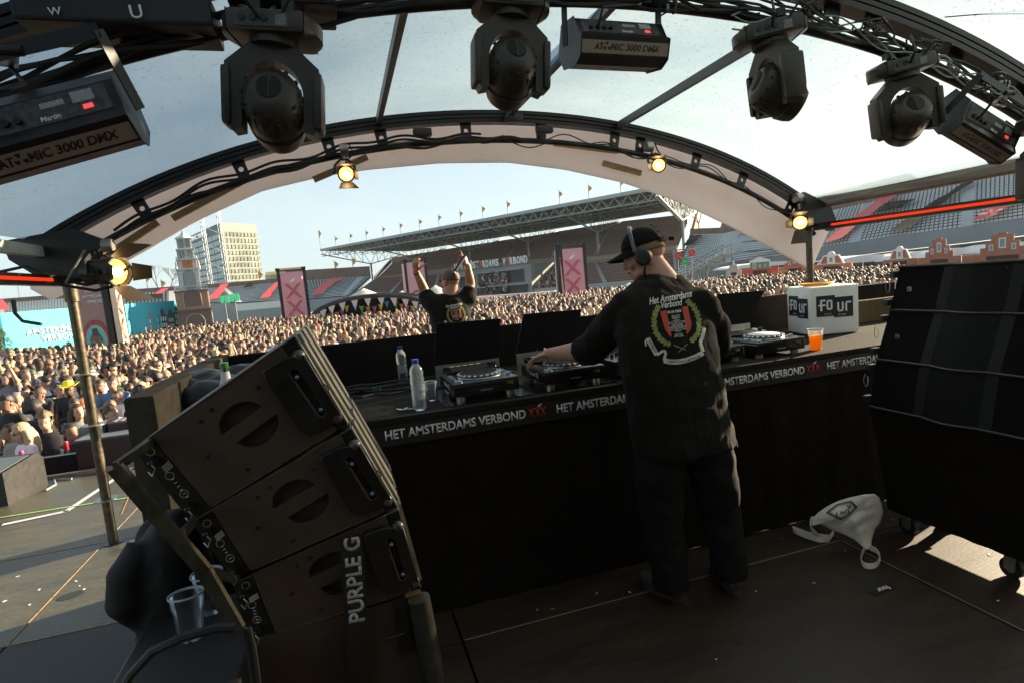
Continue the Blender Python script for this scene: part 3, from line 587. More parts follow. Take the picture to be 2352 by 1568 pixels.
def bandtext(x):
    T = FR((x, YF-.0115, ZT-.103), (1, 0, 0), (0, 0, 1))
    text('lettering', 'HET AMSTERDAMS VERBOND', WTX, T, LETW, band, .0005, .022, height=.046)
    for k in range(3): text('red_lettering', 'X', XXD*.9, T @ Matrix.Translation((XX0+k*XXD, 0, 0)), LETR, band, .0005, .008, height=.046)
    mb = MB(); q = T @ V((XX0+XXD*1.4, .048, .001)); mb.add([q, q+V((.02, 0, .004)), q+V((.03, 0, .018)), q+V((.012, 0, .010))], [(0, 1, 2, 3)]); mb.build('bird_mark', LETW, band)
PER = 1.175
for k in range(-1, 4): bandtext(.135+(PER-.14+.005)*k) if False else None
# spacing measured: starts at X of px 884, 1277, and 1865 in the photo
starts = [aY(884, 1000, YF).x, aY(1277, 940, YF).x]; per = starts[1]-starts[0]; print('PER', per, WTX, XX0)
for k in range(-1, 4): 
    x = starts[0]+per*k
    if x > XL+.02 and x < XR-1: bandtext(x)
    elif x <= XL+.02:
        for q in range(3): text('red_lettering', 'X', XXD*.9, FR((x+XX0+q*XXD, YF-.0115, ZT-.103), (1, 0, 0), (0, 0, 1)), LETR, band, .0005, .008, height=.046)
# rear screen wall and side wing
WALL = mat('felt_board', (.016, .014, .012), .95, var=.3, vs=12, bump=.3, bs=260, spec=.1)
mb = MB(); mb.bbox((XL, YB, 0), (4.6, YB+.05, 1.30), .006); wl = tag(mb.build('screen_board', WALL), 'long black screen board standing behind the DJ desk', 'screen')
mb = MB(); mb.bbox((3.6, 3.55, ZT+.001), (4.5, 3.62, 1.20), .01); tag(mb.build('foam_block', mat('brown_carpet', (.09, .065, .035), .95, var=.5, vs=60, bump=.6, bs=200, spec=.1)), 'brown carpeted board on the desk right of the white cube', 'board')
w0 = aZ(300, 918, 1.31)
mb = MB(); mb.bbox((-.80, 2.36, 0), (-.70, 3.86, 1.31), .008); tag(mb.build('side_board', mat('felt_sunlit', (.060, .050, .036), .95, var=.3, vs=14, bump=.3, bs=260, spec=.1)), 'dark felt side board of the DJ desk behind the left speaker stack', 'screen')  # black felt; sunlight on its inner face put into the olive base colour

# media players
GLOSS = mat('gloss_black', (.010, .010, .010), .22, coat=.4); SILV = mat('silver_plastic', (.45, .47, .48), .22, .7, var=.1, vs=20); DISP = mat('player_display', (.01, .01, .01), .1, coat=1)
BLUEG = mat('top_plate', (.05, .06, .065), .28, .2, coat=.3)
def player(x0, y0, w_, d_, lab, z=ZT, name=True, lit=False, white=False, rz=0):
    t = thing('media_player', lab, 'media player', (x0, y0, z), rz, 'disc players on the DJ desk')
    T = Matrix.Translation((x0, y0, z)) @ Matrix.Rotation(rz, 4, 'Z'); h = .098
    mb = MB(); mb.bbox((0, 0, .028), (w_, d_, h-.012), .006, T=T); mb.bbox((w_*.22, -.003, .04), (w_*.8, .01, .06), .003, T=T); mb.build('body', GLOSS, t)
    mb = MB(); mb.bbox((-.001, -.001, h-.012), (w_+.001, d_+.001, h), .004, T=T); mb.build('top_plate', BLUEG, t)
    mb = MB(); Td = T @ Matrix.Translation((w_*.06, d_*.68, h)) @ Matrix.Rotation(R(5), 4, 'X'); mb.bbox((0, 0, -.01), (w_*.88, d_*.3, .02), .004, T=Td); mb.build('display_hood', GLOSS, t)
    mb = MB(); mb.box((w_*.1, .012, .0202), (w_*.72, d_*.27, .0215), T=Td); mb.build('display', mat('display_lit', (.012, .012, .012), .4, emit=(.5, .45, .3), es=.004), t)
    mb = MB()
    for q in range(5): mb.box((w_*(.12+q*.11), d_*.28, .0203), (w_*(.19+q*.11), d_*.285, .022), T=Td)
    mb.build('display_tab', mat('tab_cream', (.5, .45, .3), .4, emit=(.7, .6, .3), es=.2), t)
    c = V((w_*.5, d_*.36, h)); J = T @ Matrix.Translation(c); r = w_*.335
    mb = MB(); mb.lathe([(r, 0), (r, .006), (r*.93, .022), (r*.82, .026), (r*.80, .024), (.001, .024)], J, 48); jw = mb.build('jog_wheel', mat('jog_black', (.03, .03, .03), .25, .4), t, True, 30)
    mb = MB(); mb.lathe([(r*.815, .0245), (r*.80, .0262), (r*.4, .0262), (.001, .0262)], J, 40); mb.build('platter', (WHITE if white else mat('platter_dark', (.035, .033, .03), .3, .3)), jw, True)
    mb = MB()
    for q in range(22): a = q*math.pi/11; mb.ell(J @ V((r*.95*math.cos(a), r*.95*math.sin(a), .016)), (.011, .011, .008), 8, 5)
    mb.build('finger_dimple', SILV, jw, True)
    mb = MB(); mb.lathe([(r*1.0, .001), (r*1.03, .003), (r*1.0, .008)], J, 48); mb.build('jog_ring', SILV, jw, True)
    for k, yy in enumerate((.06, .13)):
        mb = MB(); mb.lathe([(.019, 0), (.019, .007), (.016, .009), (.001, .009)], T @ Matrix.Translation((w_*.11, d_*yy+.012, h)), 20); mb.build('cue_button' if k == 0 else 'play_button', SILV, t, True)
    mb = MB()
    for q in range(5): mb.bbox((w_*.05, d_*(.3+q*.07), h), (w_*.12, d_*(.335+q*.07), h+.006), .002, T=T)
    for q in range(4): mb.bbox((w_*.87, d_*(.45+q*.07), h), (w_*.95, d_*(.48+q*.07), h+.006), .002, T=T)
    mb.build('key', SILV, t)
    mb = MB(); mb.box((w_*.885, d_*.06, h), (w_*.93, d_*.36, h+.0012), T=T); mb.bbox((w_*.875, d_*.17, h+.001), (w_*.94, d_*.22, h+.014), .003, T=T); mb.build('tempo_slider', SILV, t)
    mb = MB(); mb.cyl(T @ V((w_*.88, d_*.8, h)), T @ V((w_*.88, d_*.8, h+.04)), .014, n=14); mb.build('browse_knob', GLOSS, t, True)
    for fx in (.12, .88):
        for fy_ in (.1, .9): mb = MB(); mb.cyl(T @ V((w_*fx, d_*fy_, 0)), T @ V((w_*fx, d_*fy_, .028)), .024, n=18); mb.build('foot', ALU, t, True)
    mb = MB(); mb.box((w_*.4, -.0042, .047), (w_*.58, -.003, .053), T=T); mb.build('slot_glint', ALU, t)
    if name: text('maker_mark', 'Pioneer DJ', .15, T @ FR((-.0015, d_*.62, .055), (0, -1, 0), (0, 0, 1)), LETW, t, .0005, .012)
    text('series_mark', 'CDJ', .03, T @ FR((w_*.82, -.0012, .066), (1, 0, 0), (0, 0, 1)), mat('gold_print', (.5, .4, .08), .5), t, .0003)
    return t
def corner(px, py, z=ZT+.098): return aZ(px, py, z)
k1 = corner(1036.7, 879.2); k2 = corner(1201.4, 863.8); w1 = (k2-k1).length
W_, D_ = .345, .42
player(k1.x, 2.80, W_, D_, 'media player farthest left on the DJ desk, beside the water bottles')
k3 = corner(1258.9, 858.2); player(k3.x, 2.78, W_, D_, "media player under the DJ's left hand", white=False)
k5 = corner(1753.4, 789.5, ZT+.098); player(k5.x, 2.78, W_, D_, 'media player with a bright white platter left of the orange drink', name=False, white=True)
mixx = k3.x+W_+.08
player(k5.x-.42, 2.80, W_, D_, 'media player mostly hidden behind the DJ, right of his back', name=False)
# steel base plates and the sun hoods behind them
MP = mat('steel_plate', (.58, .56, .52), .38, .85, var=.18, vs=5, stretch=(1, 1, 9))
def hood(pl, pr, zt, hl, hr, lab):
    """steel back plate (left,right bottoms) and the black flap above it"""
    t = thing('player_flight_case', lab, 'flight case', (pl[0], 3.35, ZT), 0, 'flight case backs behind the players')
    Y = 3.34
    mb = MB(); mb.box((pl[0], Y, ZT+.002), (pr[0], Y+.012, zt)); mb.build('steel_plate', MP, t)
    mb = MB(); mb.prism([(hl[0], zt+.0), (hr[0], zt+.0), (hr[1], hr[2]), (hl[1], hl[2])], FR((0, Y+.03, 0), (1, 0, 0), (0, 0, 1)), .015); mb.build('lid', CLOTH if False else mat('lid_black', (.006, .005, .005), .7, bump=.1, bs=80, spec=.15), t)
    mb = MB(); mb.bbox((pl[0]+.05, Y-.02, ZT+.03), (pl[0]+.075, Y, ZT+.1), .006); mb.build('latch', BLKM, t)
    return t
Yh = 3.34
def hx(px, py): return aY(px, py, Yh)
A = hx(1003, 870); B = hx(1149, 858); hood((A.x, 0), (B.x, 0), hx(1076, 861-0).z+.0 if False else hx(1003, 872).z*0+1.145, (hx(1003, 872).x, hx(1003, 744).x, hx(1003, 744).z), (hx(1149, 855).x, hx(1151, 732).x+.0, hx(1151, 732).z), 'open flight case lid with steel back plate behind the left player')
A = hx(1190, 850); B = hx(1330, 800); hood((A.x, 0), (B.x+.05, 0), 1.135+.02, (hx(1190, 845).x, hx(1205, 722).x, hx(1205, 722).z), (hx(1320, 800).x, hx(1338, 711).x, hx(1338, 711).z), "open flight case lid with steel back plate behind the DJ's left hand")
A = hx(1640, 795); B = hx(1724, 775); hood((A.x-.1, 0), (B.x, 0), 1.165, (hx(1640, 760).x-.05, hx(1655, 676).x, hx(1655, 676).z), (hx(1722, 730).x, hx(1760, 667).x, hx(1760, 667).z), "open flight case lid right of the DJ's back")
# mixer between
t = thing('dj_mixer', 'black DJ mixer between the players hidden mostly by the DJ', 'mixer', (k3.x+.4, 2.8, ZT)); mx0 = k3.x+.42
mb = MB(); mb.bbox((mx0, 2.8, ZT+.01), (mx0+.33, 3.22, ZT+.1), .006); mb.build('body', GLOSS, t)
for i in range(4):
    mb = MB(); mb.bbox((mx0+.05+.06*i, 2.86, ZT+.1), (mx0+.07+.06*i, 2.875, ZT+.118), .003); mb.build('fader', SILV, t)
    for j in range(4): mb = MB(); mb.cyl((mx0+.06+.06*i, 2.96+.06*j, ZT+.1), (mx0+.06+.06*i, 2.96+.06*j, ZT+.12), .011); mb.build('knob', BLKM, t, True)
# plate under the players
mb = MB(); mb.box((k1.x-.06, 2.74, ZT+.0005), (k1.x+W_+.05, 3.34, ZT+.004)); tag(mb.build('base_board', GLOSS), 'glossy black base board under the left player', 'board')
mb = MB(); mb.box((k3.x-.06, 2.74, ZT+.0005), (k3.x+W_+.05, 3.34, ZT+.004)); tag(mb.build('base_board', GLOSS), "glossy black base board under the player at the DJ's hand", 'board')
# bottles and cups
def glass(name, col, rough, ior, tint=0, alpha=.35):
    m = bpy.data.materials.new(name); m.use_nodes = True; n = m.node_tree.nodes; l = m.node_tree.links; n.clear()
    o = n.new('ShaderNodeOutputMaterial'); g = n.new('ShaderNodeBsdfGlossy'); g.inputs['Roughness'].default_value = rough; g.inputs[0].default_value = (.9, .95, 1, 1)
    t = n.new('ShaderNodeBsdfTransparent'); t.inputs[0].default_value = (*col, 1); f = n.new('ShaderNodeFresnel'); f.inputs[0].default_value = ior; m1 = n.new('ShaderNodeMixShader')
    d = n.new('ShaderNodeBsdfTranslucent'); d.inputs[0].default_value = (.75, .8, .82, 1); m2 = n.new('ShaderNodeMixShader'); m2.inputs[0].default_value = alpha
    l.new(f.outputs[0], m1.inputs[0]); l.new(t.outputs[0], m1.inputs[1]); l.new(g.outputs[0], m1.inputs[2]); l.new(m1.outputs[0], m2.inputs[1]); l.new(d.outputs[0], m2.inputs[2]); l.new(m2.outputs[0], o.inputs[0]); return m
PET = glass('clear_bottle', (.86, .93, .95), .08, 1.5, alpha=.12); CUP = glass('clear_cup', (.90, .92, .92), .15, 1.35, alpha=.05); BLUECAP = mat('blue_cap', (.02, .06, .38), .35)
def bottle(p, h, lab, word):
    t = thing('water_bottle', lab, 'bottle', p, 0, 'water bottles on the desk'); T = Matrix.Translation(p); s = h/.235
    prof = [(.001, .002), (.026, 0), (.032, .008), (.032, .02)]
    for i in range(9): prof += [(.0325-.0025*(i % 2), .03+i*.012)]
    prof += [(.0325, .145), (.030, .16), (.0325, .175), (.027, .195), (.0145, .212), (.0135, .225)]
    mb = MB(); mb.lathe([(r*s, z*s) for r, z in prof], T, 28); mb.build('bottle_body', PET, t, True, 25)
    mb = MB(); mb.lathe([(.0165*s, .217*s), (.0165*s, .236*s), (.001, .238*s)], T, 20); mb.build('cap', BLUECAP, t, True)
    mb = MB(); n = 14; rs = [[T @ V((.0334*s*math.cos(-2.6+2.2*i/n), .0334*s*math.sin(-2.6+2.2*i/n), z*s)) for i in range(n+1)] for z in (.065, .12)]
    mb.rings(rs, cap=False, close=False); lb = mb.build('paper_label', mat('bottle_label', (.5, .55, .57), .6, alpha=.45, var=.3, vs=120), t, True)
    if word: text('lettering', 'CHAU', .032, FR(T @ V((-.002, -.0345*s, .085*s)), (1, -.15, 0), (0, 0, 1)), BLK, lb, .0003, .015)
pb = aZ(964.9, 939.4, ZT); bottle((pb.x, pb.y, ZT), aY(962, 824, pb.y).z-ZT, 'full water bottle with blue cap nearest the desk edge, beside the clear cup', True)
pb = aZ(927, 876.4, ZT); bottle((pb.x, pb.y, ZT), aY(922, 795, pb.y).z-ZT, 'water bottle with blue cap farther back against the screen board', False)
def cup(p, h, lab, liquid=None, grp=None, tilt=0):
    t = thing('plastic_cup', lab, 'cup', p, 0, grp); T = Matrix.Translation(p) @ Matrix.Rotation(tilt, 4, 'X'); s = h/.12
    pr = [(.001, .002), (.028, 0), (.030, .006), (.036, .078), (.039, .082), (.041, .115), (.0435, .117), (.0435, .121), (.040, .120)]
    mb = MB(); mb.lathe([(r*s, z*s) for r, z in pr], T, 30, None, False); mb.build('cup_wall', CUP, t, True)
    mb = MB(); mb.lathe([(.0405*s, .116*s), (.0445*s, .117*s), (.0445*s, .122*s), (.0405*s, .121*s), (.0405*s, .116*s)], T, 30, None, False); mb.build('cup_rim', mat('cup_rim', (.5, .56, .58), .25), t, True)
    if liquid: mb = MB(); mb.lathe([(.001, .004), (.0275*s, .003), (.0355*s, .078*s), (.037*s, .086*s), (.001, .087*s)], T, 28); mb.build('drink', liquid, t, True)
    return t
pc = aZ(992, 918, ZT); cup((pc.x, pc.y, ZT), .098, 'empty clear cup on the desk next to the front water bottle')
OJ = mat('orange_drink', (.95, .38, .02), .35, trans=.0, emit=None)
_n = OJ.node_tree.nodes; _t = _n.new('ShaderNodeBsdfTranslucent'); _t.inputs[0].default_value = (1, .52, .03, 1); _m = _n.new('ShaderNodeMixShader'); _m.inputs[0].default_value = .55; OJ.node_tree.links.new(_n['Principled BSDF'].outputs[0], _m.inputs[1]); OJ.node_tree.links.new(_t.outputs[0], _m.inputs[2]); OJ.node_tree.links.new(_m.outputs[0], _n['Material Output'].inputs[0])
pc = aZ(1874, 803, ZT); cup((pc.x, pc.y, ZT), aY(1874, 756, pc.y).z-ZT, 'clear cup filled with orange drink in front of the white cube', OJ)
# white cube
n0 = V((3.19, 3.28, ZT+.004)); ax = V((.955, -.26, 0)).normalized(); ay = V((.26, .955, 0)).normalized(); S = .345
Tq = FR(n0, ax, ay); t = thing('foam_cube', 'white cube with black sound system signs standing on the desk', 'cube', n0)
mb = MB(); mb.bbox((0, 0, 0), (S, S, S*1.0), .016, T=Tq); mb.build('cube_body', mat('cube_white', (.88, .86, .80), .6, var=.06, vs=6, bump=.05, bs=60), t, True)
for k, Tf in enumerate((FR(Tq @ V((0, -.001, 0)), ax, (0, 0, 1)), FR(Tq @ V((-.001, S, 0)), -ay, (0, 0, 1)))):
    mb = MB(); mb.prism([(.035, .13), (.16, .13), (.16, .118), (.30, .118), (.30, .262), (.17, .262), (.17, .278), (.035, .278)], Tf, .0015); sg = mb.build('sign', mat('sign_black', (.010, .010, .010), .5), t)
    mb = MB(); z = .002
    def bar(a, b): mb.box((*a, z), (*b, z+.001), T=Tf)
    # blocky letters f o u r
    bar((.062, .17), (.076, .25)); bar((.076, .238), (.10, .25)); bar((.048, .205), (.10, .217))
    bar((.108, .182), (.120, .24)); bar((.138, .182), (.150, .24)); bar((.114, .234), (.144, .246)); bar((.114, .176), (.144, .188))
    bar((.185, .17), (.198, .225)); bar((.218, .17), (.231, .225)); bar((.191, .158), (.225, .170)); bar((.243, .158), (.256, .215)); bar((.249, .215), (.285, .227))
    mb.build('lettering', LETW, sg)
    text('small_lettering', 'SOUND', .05, Tf @ Matrix.Translation((.09, .142, .002)), LETW, sg, .0004, 0, spacing=1.3)
    text('small_lettering', 'SYSTEM', .055, Tf @ Matrix.Translation((.19, .13, .002)), LETW, sg, .0004, 0, spacing=1.3)
mb = MB(); rr = []
for q in range(61): a = q*math.pi/10; r = .05+.012*(q//20); rr.append(Tq @ V((.12+r*1.5*math.cos(a), .14+r*math.sin(a), S+.008+.004*(q//20))))
mb.tube(rr, .008, 6); tag(mb.build('orange_rope', mat('orange_rope', (.85, .36, .03), .7), None, True), 'coil of orange rope lying on top of the white cube', 'rope')
# cables on the desk
rd = random.Random(9)
for i in range(8):
    y = 3.35+.05*i; mb = MB(); pts = [(V((-.1+.075*q, y+rd.uniform(-.04, .04)-.01*q, ZT+.008+.012*(i % 3)))) for q in range(11)]
    mb.tube(pts, rd.choice((.004, .006, .007)), 6); tag(mb.build('cable', RUB, None, True), 'black cable lying on the desk behind the bottles', 'cable', 'cables on the desk')
g0 = aZ(875, 952, ZT+.01); g0 = aY(872, 890, 3.3); mb = MB(); g0 = aZ(868, 893, ZT+.015); mb.cyl(g0-V((.03, 0, 0)), g0+V((.015, -.01, 0)), .016); tag(mb.build('cable_connector', mat('green_plug', (.02, .22, .10), .4), None, True), 'green cable connector lying on the desk', 'connector')
f0 = aZ(930, 940, ZT+.003); mb = MB()
for q in range(5): a = q*1.3; mb.beam(f0, f0+V((.045*math.cos(a), .035*math.sin(a), .003*q)), .012, .002)
tag(mb.build('foil_scrap', mat('foil', (.5, .53, .53), .35, .3)), 'crumpled silvery scrap beside the front water bottle', 'litter')
for a_, b_, c_ in (((1215, 830), (1225, 845), (1180, 870)), ((1230, 830), (1275, 800), (1300, 797))):
    mb = MB(); mb.tube([aY(*a_, 3.3), aY((a_[0]+b_[0])/2+14, a_[1]-28, 3.3), aY(*b_, 3.3), aY(*c_, 3.3)], .004, 6); tag(mb.build('cable', GRC, None, True), {1215: 'pale cable arching behind the left player', 1230: 'pale cable arching between the two lids'}[a_[0]], 'cable')
q0 = aZ(1170, 862, ZT+.03); mb = MB(); mb.bbox(q0-V((.06, .04, .028)), q0+V((.02, .04, .03)), .005); tag(mb.build('power_adapter', BLK), 'black power adapter lying between the two left players', 'adapter')
# ============================================================ LEFT SIDE FILL STACK (side panels face the camera, fronts face the DJ)
YS, WD = 1.60, .50
SPK = mat('speaker_brown', (.055, .031, .018), .62, var=.18, vs=7, bump=.25, bs=320)
SPKF = mat('speaker_front', (.20, .185, .14), .5, .3, var=.25, vs=14)
SPKP = mat('rigging_plate', (.016, .014, .012), .45, .3, var=.3, vs=20)
WORN = mat('worn_edge', (.09, .045, .02), .7, var=.9, vs=50)
def sp(x, y): p = aY(x, y, YS); return V((p.x, p.z, 0))
FY = FR((0, YS, 0), (1, 0, 0), (0, 0, 1))           # local xy -> world XZ, z towards the camera
def qpt(q, u, v):                                   # bilinear in quad tl,tr,br,bl
    a = q[0].lerp(q[1], u); b = q[3].lerp(q[2], u); return a.lerp(b, v)
def halfdisc(cx, cy, r, s, n=16, k=.80): return [(cx+r*math.cos(math.pi*i/n), cy+s*r*k*math.sin(math.pi*i/n)) for i in range(n+1)]
def cab(tl, tr, br, bl, sl_t, sl_b, sr_t, sr_b, lab, holes=True):
    """tl..bl: corners of the brown side panel; sl_*: outer ends of the left strip; sr_*: of the right strip"""
    Q = [sp(*p) for p in (tl, tr, br, bl)]; L = [sp(*sl_t), Q[0], Q[3], sp(*sl_b)]; Rr = [Q[1], sp(*sr_t), sp(*sr_b), Q[2]]
    cen = qpt(Q, .5, .5); t = thing('line_array_speaker', lab, 'speaker', (cen.x, YS+.3, cen.y), 0, 'speakers of the left side stack')
    outer = [L[0], Q[0], Q[1], Rr[1], Rr[2], Q[2], Q[3], L[3]]
    mb = MB(); mb.prism([(p.x, p.y) for p in outer], FY @ Matrix.Translation((0, 0, -WD)), WD-.03); mb.build('cabinet', SPK, t)
    # side panel with two D shaped grip holes
    ux = (Q[1]-Q[0]).normalized(); uy = V((-ux.y, ux.x, 0)); c_ = qpt(Q, .53, .46); wq = (Q[1]-Q[0]).length; hl = []
    if holes:
        for s in (1, -1):
            o_ = c_+uy*s*.017+ux*(-.008*s); hl.append([(o_.x+ux.x*a+uy.x*b, o_.y+ux.y*a+uy.y*b) for a, b in halfdisc(0, 0, .062, s)])
    e = .0035; P = [qpt(Q, .012, .015), qpt(Q, .988, .015), qpt(Q, .988, .985), qpt(Q, .012, .985)]
    plate('side_panel', [(p.x, p.y) for p in P], hl, .022, FY @ Matrix.Translation((0, 0, -.022)), SPK, t, .002)
    mb = MB()
    for (u, v) in ((.4, .12), (.2, .5), (.8, .8), (.35, .85), (.72, .2), (.3, .16)): p = qpt(Q, u, v); mb.cyl(FY @ V((p.x, p.y, 0)), FY @ V((p.x, p.y, .004)), .005, n=10)
    mb.build('screw', BLKM, t)
    mb = MB(); a = qpt(Q, .03, .985); b = qpt(Q, .97, .985); mb.beam(FY @ V((a.x, a.y, .002)), FY @ V((b.x, b.y, .002)), .004, .004); mb.build('worn_edge', WORN, t); mb = MB(); a = qpt(Q, .4, .012); b = qpt(Q, .9, .012); mb.beam(FY @ V((a.x, a.y, .002)), FY @ V((b.x, b.y, .002)), .003, .003); mb.build('worn_edge', WORN, t)
    # left strip: rigging plate with pins and scale marks
    mb = MB(); mb.prism([(p.x, p.y) for p in L], FY @ Matrix.Translation((0, 0, -.03)), .028); rp = mb.build('rigging_plate', SPKP, t)
    YEL = mat('yellow_print', (.40, .30, .08), .6)
    for v in (.12, .45, .7):
        p = qpt(L, .55, v); o_ = FY @ V((p.x, p.y, 0)); mb = MB(); mb.rings([[o_+V(((.009+dr)*math.cos(k*.524), -.001, (.009+dr)*math.sin(k*.524))) for k in range(12)] for dr in (0, .0015)], cap=False); mb.build('printed_ring', YEL, rp)
    mb = MB()
    for k in range(6): p = qpt(L, .5, .5+.05*k); q = qpt(L, .62, .5+.05*k); mb.beam(FY @ V((p.x, p.y, .0008)), FY @ V((q.x, q.y, .0008)), .0012, .0012)
    for k in range(4): p = qpt(L, .5, .33+.022*k); q = qpt(L, .95, .31+.022*k); mb.beam(FY @ V((p.x, p.y, .0008)), FY @ V((q.x, q.y, .0008)), .0012, .0012)
    mb.build('printed_scale', LETW, rp)
    for v in (.22, .86):
        p = qpt(L, .35, v); o_ = FY @ V((p.x, p.y, 0)); mb = MB(); mb.cyl(o_, o_+V((0, -.018, 0)), .013, n=14); mb.ell(o_+V((0, -.018, 0)), .008, 10, 6); mb.build('pin_socket', BLKM, rp, True)
        mb = MB(); mb.tube([o_+V((0, -.02, 0)), o_+V((.012, -.03, -.012)), o_+V((.004, -.03, -.03)), o_+V((-.006, -.02, -.02))], .0022, 5); mb.build('pin_ring', STEEL, rp, True)
    # right strip : handle plate with slot
    mb = MB(); mb.prism([(p.x, p.y) for p in Rr], FY @ Matrix.Translation((0, 0, -.03)), .026); fr = mb.build('front_strip', SPKP, t)
    hq = [qpt(Q, .80, .10), qpt(Rr, .9, .16), qpt(Rr, .9, .88), qpt(Q, .80, .90)]
    A = [qpt(hq, u, v) for u, v in ((.05, .0), (.6, -.03), (1, .04), (1, .95), (.6, 1.0), (.15, .97), (.0, .85), (0, .12))]
    hole = [qpt(hq, u, v) for u, v in ((.48, .16), (.62, .10), (.75, .16), (.78, .82), (.66, .88), (.52, .82))]
    plate('handle_plate', [(p.x, p.y) for p in A], [[(p.x, p.y) for p in hole]], .022, FY @ Matrix.Translation((0, 0, .0)), mat('handle_black', (.022, .019, .016), .35, .4, var=.4, vs=18), fr, .004)
    mb = MB(); a, b = hole[0], hole[5]; mb.beam(FY @ V((a.x, a.y, .018)), FY @ V((b.x, b.y, .018)), .006, .01); mb.build('slot_edge', mat('bright_edge', (.55, .52, .40), .3, .8), fr)
    for u, v in ((.62, .24), (.68, .76)):
        p = qpt(hq, u, v); o_ = FY @ V((p.x, p.y, 0)); mb = MB(); mb.cyl(o_, o_+V((0, -.022, 0)), .010, n=14); mb.build('pin', BLKM, fr, True); m2 = MB(); m2.ell(o_+V((0, -.023, 0)), .0055, 10, 6); m2.build('pin_button', mat('pin_blue', (.15, .25, .35), .2, .4), fr, True)
    p = qpt(hq, .9, .55); o_ = FY @ V((p.x, p.y, .02)); mb = MB(); mb.tube([o_+V((.022*math.sin(k*.52), -.004*k % .01, .022*math.cos(k*.52))) for k in range(10)], .0015, 5); mb.build('pin_wire', BLKM, fr, True)
    mb = MB()
    for v in (.02, .97): p = qpt(hq, .9, v); mb.ell(FY @ V((p.x, p.y, .012)), (.018, .016, .018), 12, 8)
    mb.build('bumper', mat('chipped_bumper', (.08, .075, .06), .35, .5, var=.7, vs=40), fr, True)
    # lit baffle front facing the DJ: ribs running away from the camera
    a = Rr[1]; b = Rr[2]; n_ = (b-a).normalized(); out = V((-n_.y, n_.x, 0)); 
    if out.x < 0: out = -out
    mb = MB(); Lr = (b-a).length
    for k, (u0, u1, hgt, y0_, y1_) in enumerate(((0, .98, .004, 0, WD), (.0, .98, .012, .04, .11), (.0, .98, .012, .19, .28), (.0, .98, .012, .37, .45))):
        p0 = a+n_*Lr*u0; p1 = a+n_*Lr*u1; mb.prism([(p0.x, p0.y), (p0.x+out.x*hgt, p0.y+out.y*hgt), (p1.x+out.x*hgt, p1.y+out.y*hgt), (p1.x, p1.y)], FY @ Matrix.Translation((0, 0, -y1_)), y1_-y0_)
    mb.build('front_grille', SPKF, t)
    tt = [L[0], Rr[1]]; d = (tt[1]-tt[0]).normalized(); nn = V((-d.y, d.x, 0)); mb = MB(); p0 = L[0]; p1 = Rr[1]
    mb.prism([(p0.x, p0.y), (p1.x, p1.y), (p1.x+nn.x*.003, p1.y+nn.y*.003), (p0.x+nn.x*.003, p0.y+nn.y*.003)], FY @ Matrix.Translation((0, 0, -WD)), WD); mb.build('top_panel', mat('top_panel_grey', (.10, .10, .085), .6, var=.3, vs=9), t)
    return t, Q
_, q1 = cab((346.8, 1004.4), (649, 793.8), (777, 987), (483, 1168), (307, 1031), (436, 1195), (676, 774), (800, 978), 'topmost speaker of the tilted left stack, with two half-moon grip holes')
_, q2 = cab((484, 1171), (782.4, 994), (886.9, 1173.6), (573, 1312), (440, 1199), (534, 1333), (806, 984), (912, 1166), 'second speaker from the top of the tilted left stack')
_, q3 = cab((577, 1316), (887, 1179), (944.5, 1359), (631, 1456), (536, 1341), (570, 1467), (915, 1171), (966, 1352), 'third speaker of the left stack, its grip holes crossed by lettered tape')
# lower cabinet
lc = [sp(*p) for p in ((570, 1470), (968, 1362), (1010, 1640), (620, 1700))]; t = thing('bass_speaker', 'large dark cabinet at the bottom of the left speaker stack', 'speaker', (-.1, YS+.3, .4))
zb = .02; lc2 = [lc[0], lc[1], V((lc[2].x, .0, 0)), V((lc[0].x+.02, .0, 0))]
mb = MB(); mb.prism([(p.x, p.y) for p in lc2], FY @ Matrix.Translation((0, 0, -WD-.03)), WD+.03); mb.build('cabinet', SPK, t)
a = sp(968, 1364); mb = MB(); mb.cyl((a.x-.01, YS-.015, a.y), (a.x+.045, YS-.015, .02), .032, n=20); mb.build('corner_post', mat('corner_post', (.05, .046, .035), .4, .4, var=.4, vs=14), t, True)
a = sp(905, 1400); mb = MB(); mb.box((a.x, YS-.02, a.y-.13), (a.x+.035, YS, a.y+.04)); mb.tube([(a.x-.03, YS-.02, a.y-.07), (a.x+.02, YS-.02, a.y-.065)], .004); mb.build('latch', BLKM, t)
# lettered tape strip
s0 = sp(795, 1222-5); s1 = sp(860, 1650); d = (sp(812, 1447)-sp(797, 1222)).normalized(); xx = V((-d.y, d.x, 0))
t = thing('tape_strip', 'dark tape strip with white lettering stuck down the third left speaker', 'tape', (s0.x, YS-.02, s0.y))
w2 = .060; a = sp(779, 1222); b = a+d*.52
mb = MB(); mb.prism([(a.x-0*xx.x, a.y-0*xx.y), (a.x+xx.x*-w2*-1, a.y+xx.y*w2), (b.x+xx.x*w2, b.y+xx.y*w2), (b.x, b.y)], FY @ Matrix.Translation((0, 0, .026)), .0012); mb.build('strip', mat('tape_dark', (.022, .018, .014), .4, var=.3, vs=30), t)
st = sp(797 if False else 812, 1447); up_ = -d
e0 = sp(778, 1447); lx = V((up_.x, 0, up_.y)); ly = V((up_.x*0, 0, 0)); r90 = V((-up_.y, up_.x, 0))
o_ = a+(-up_)*.252+xx*(w2-.006 if xx.x > 0 else .006)
T = FR(FY @ V((o_.x, o_.y, .0285)), (up_.x, 0, up_.y), (r90.x, 0, r90.y))
text('lettering', 'PURPLE G', .245, T, mat('tape_letters', (.40, .38, .36), .7, var=.4, vs=90), t, .0004, .03, height=.044)
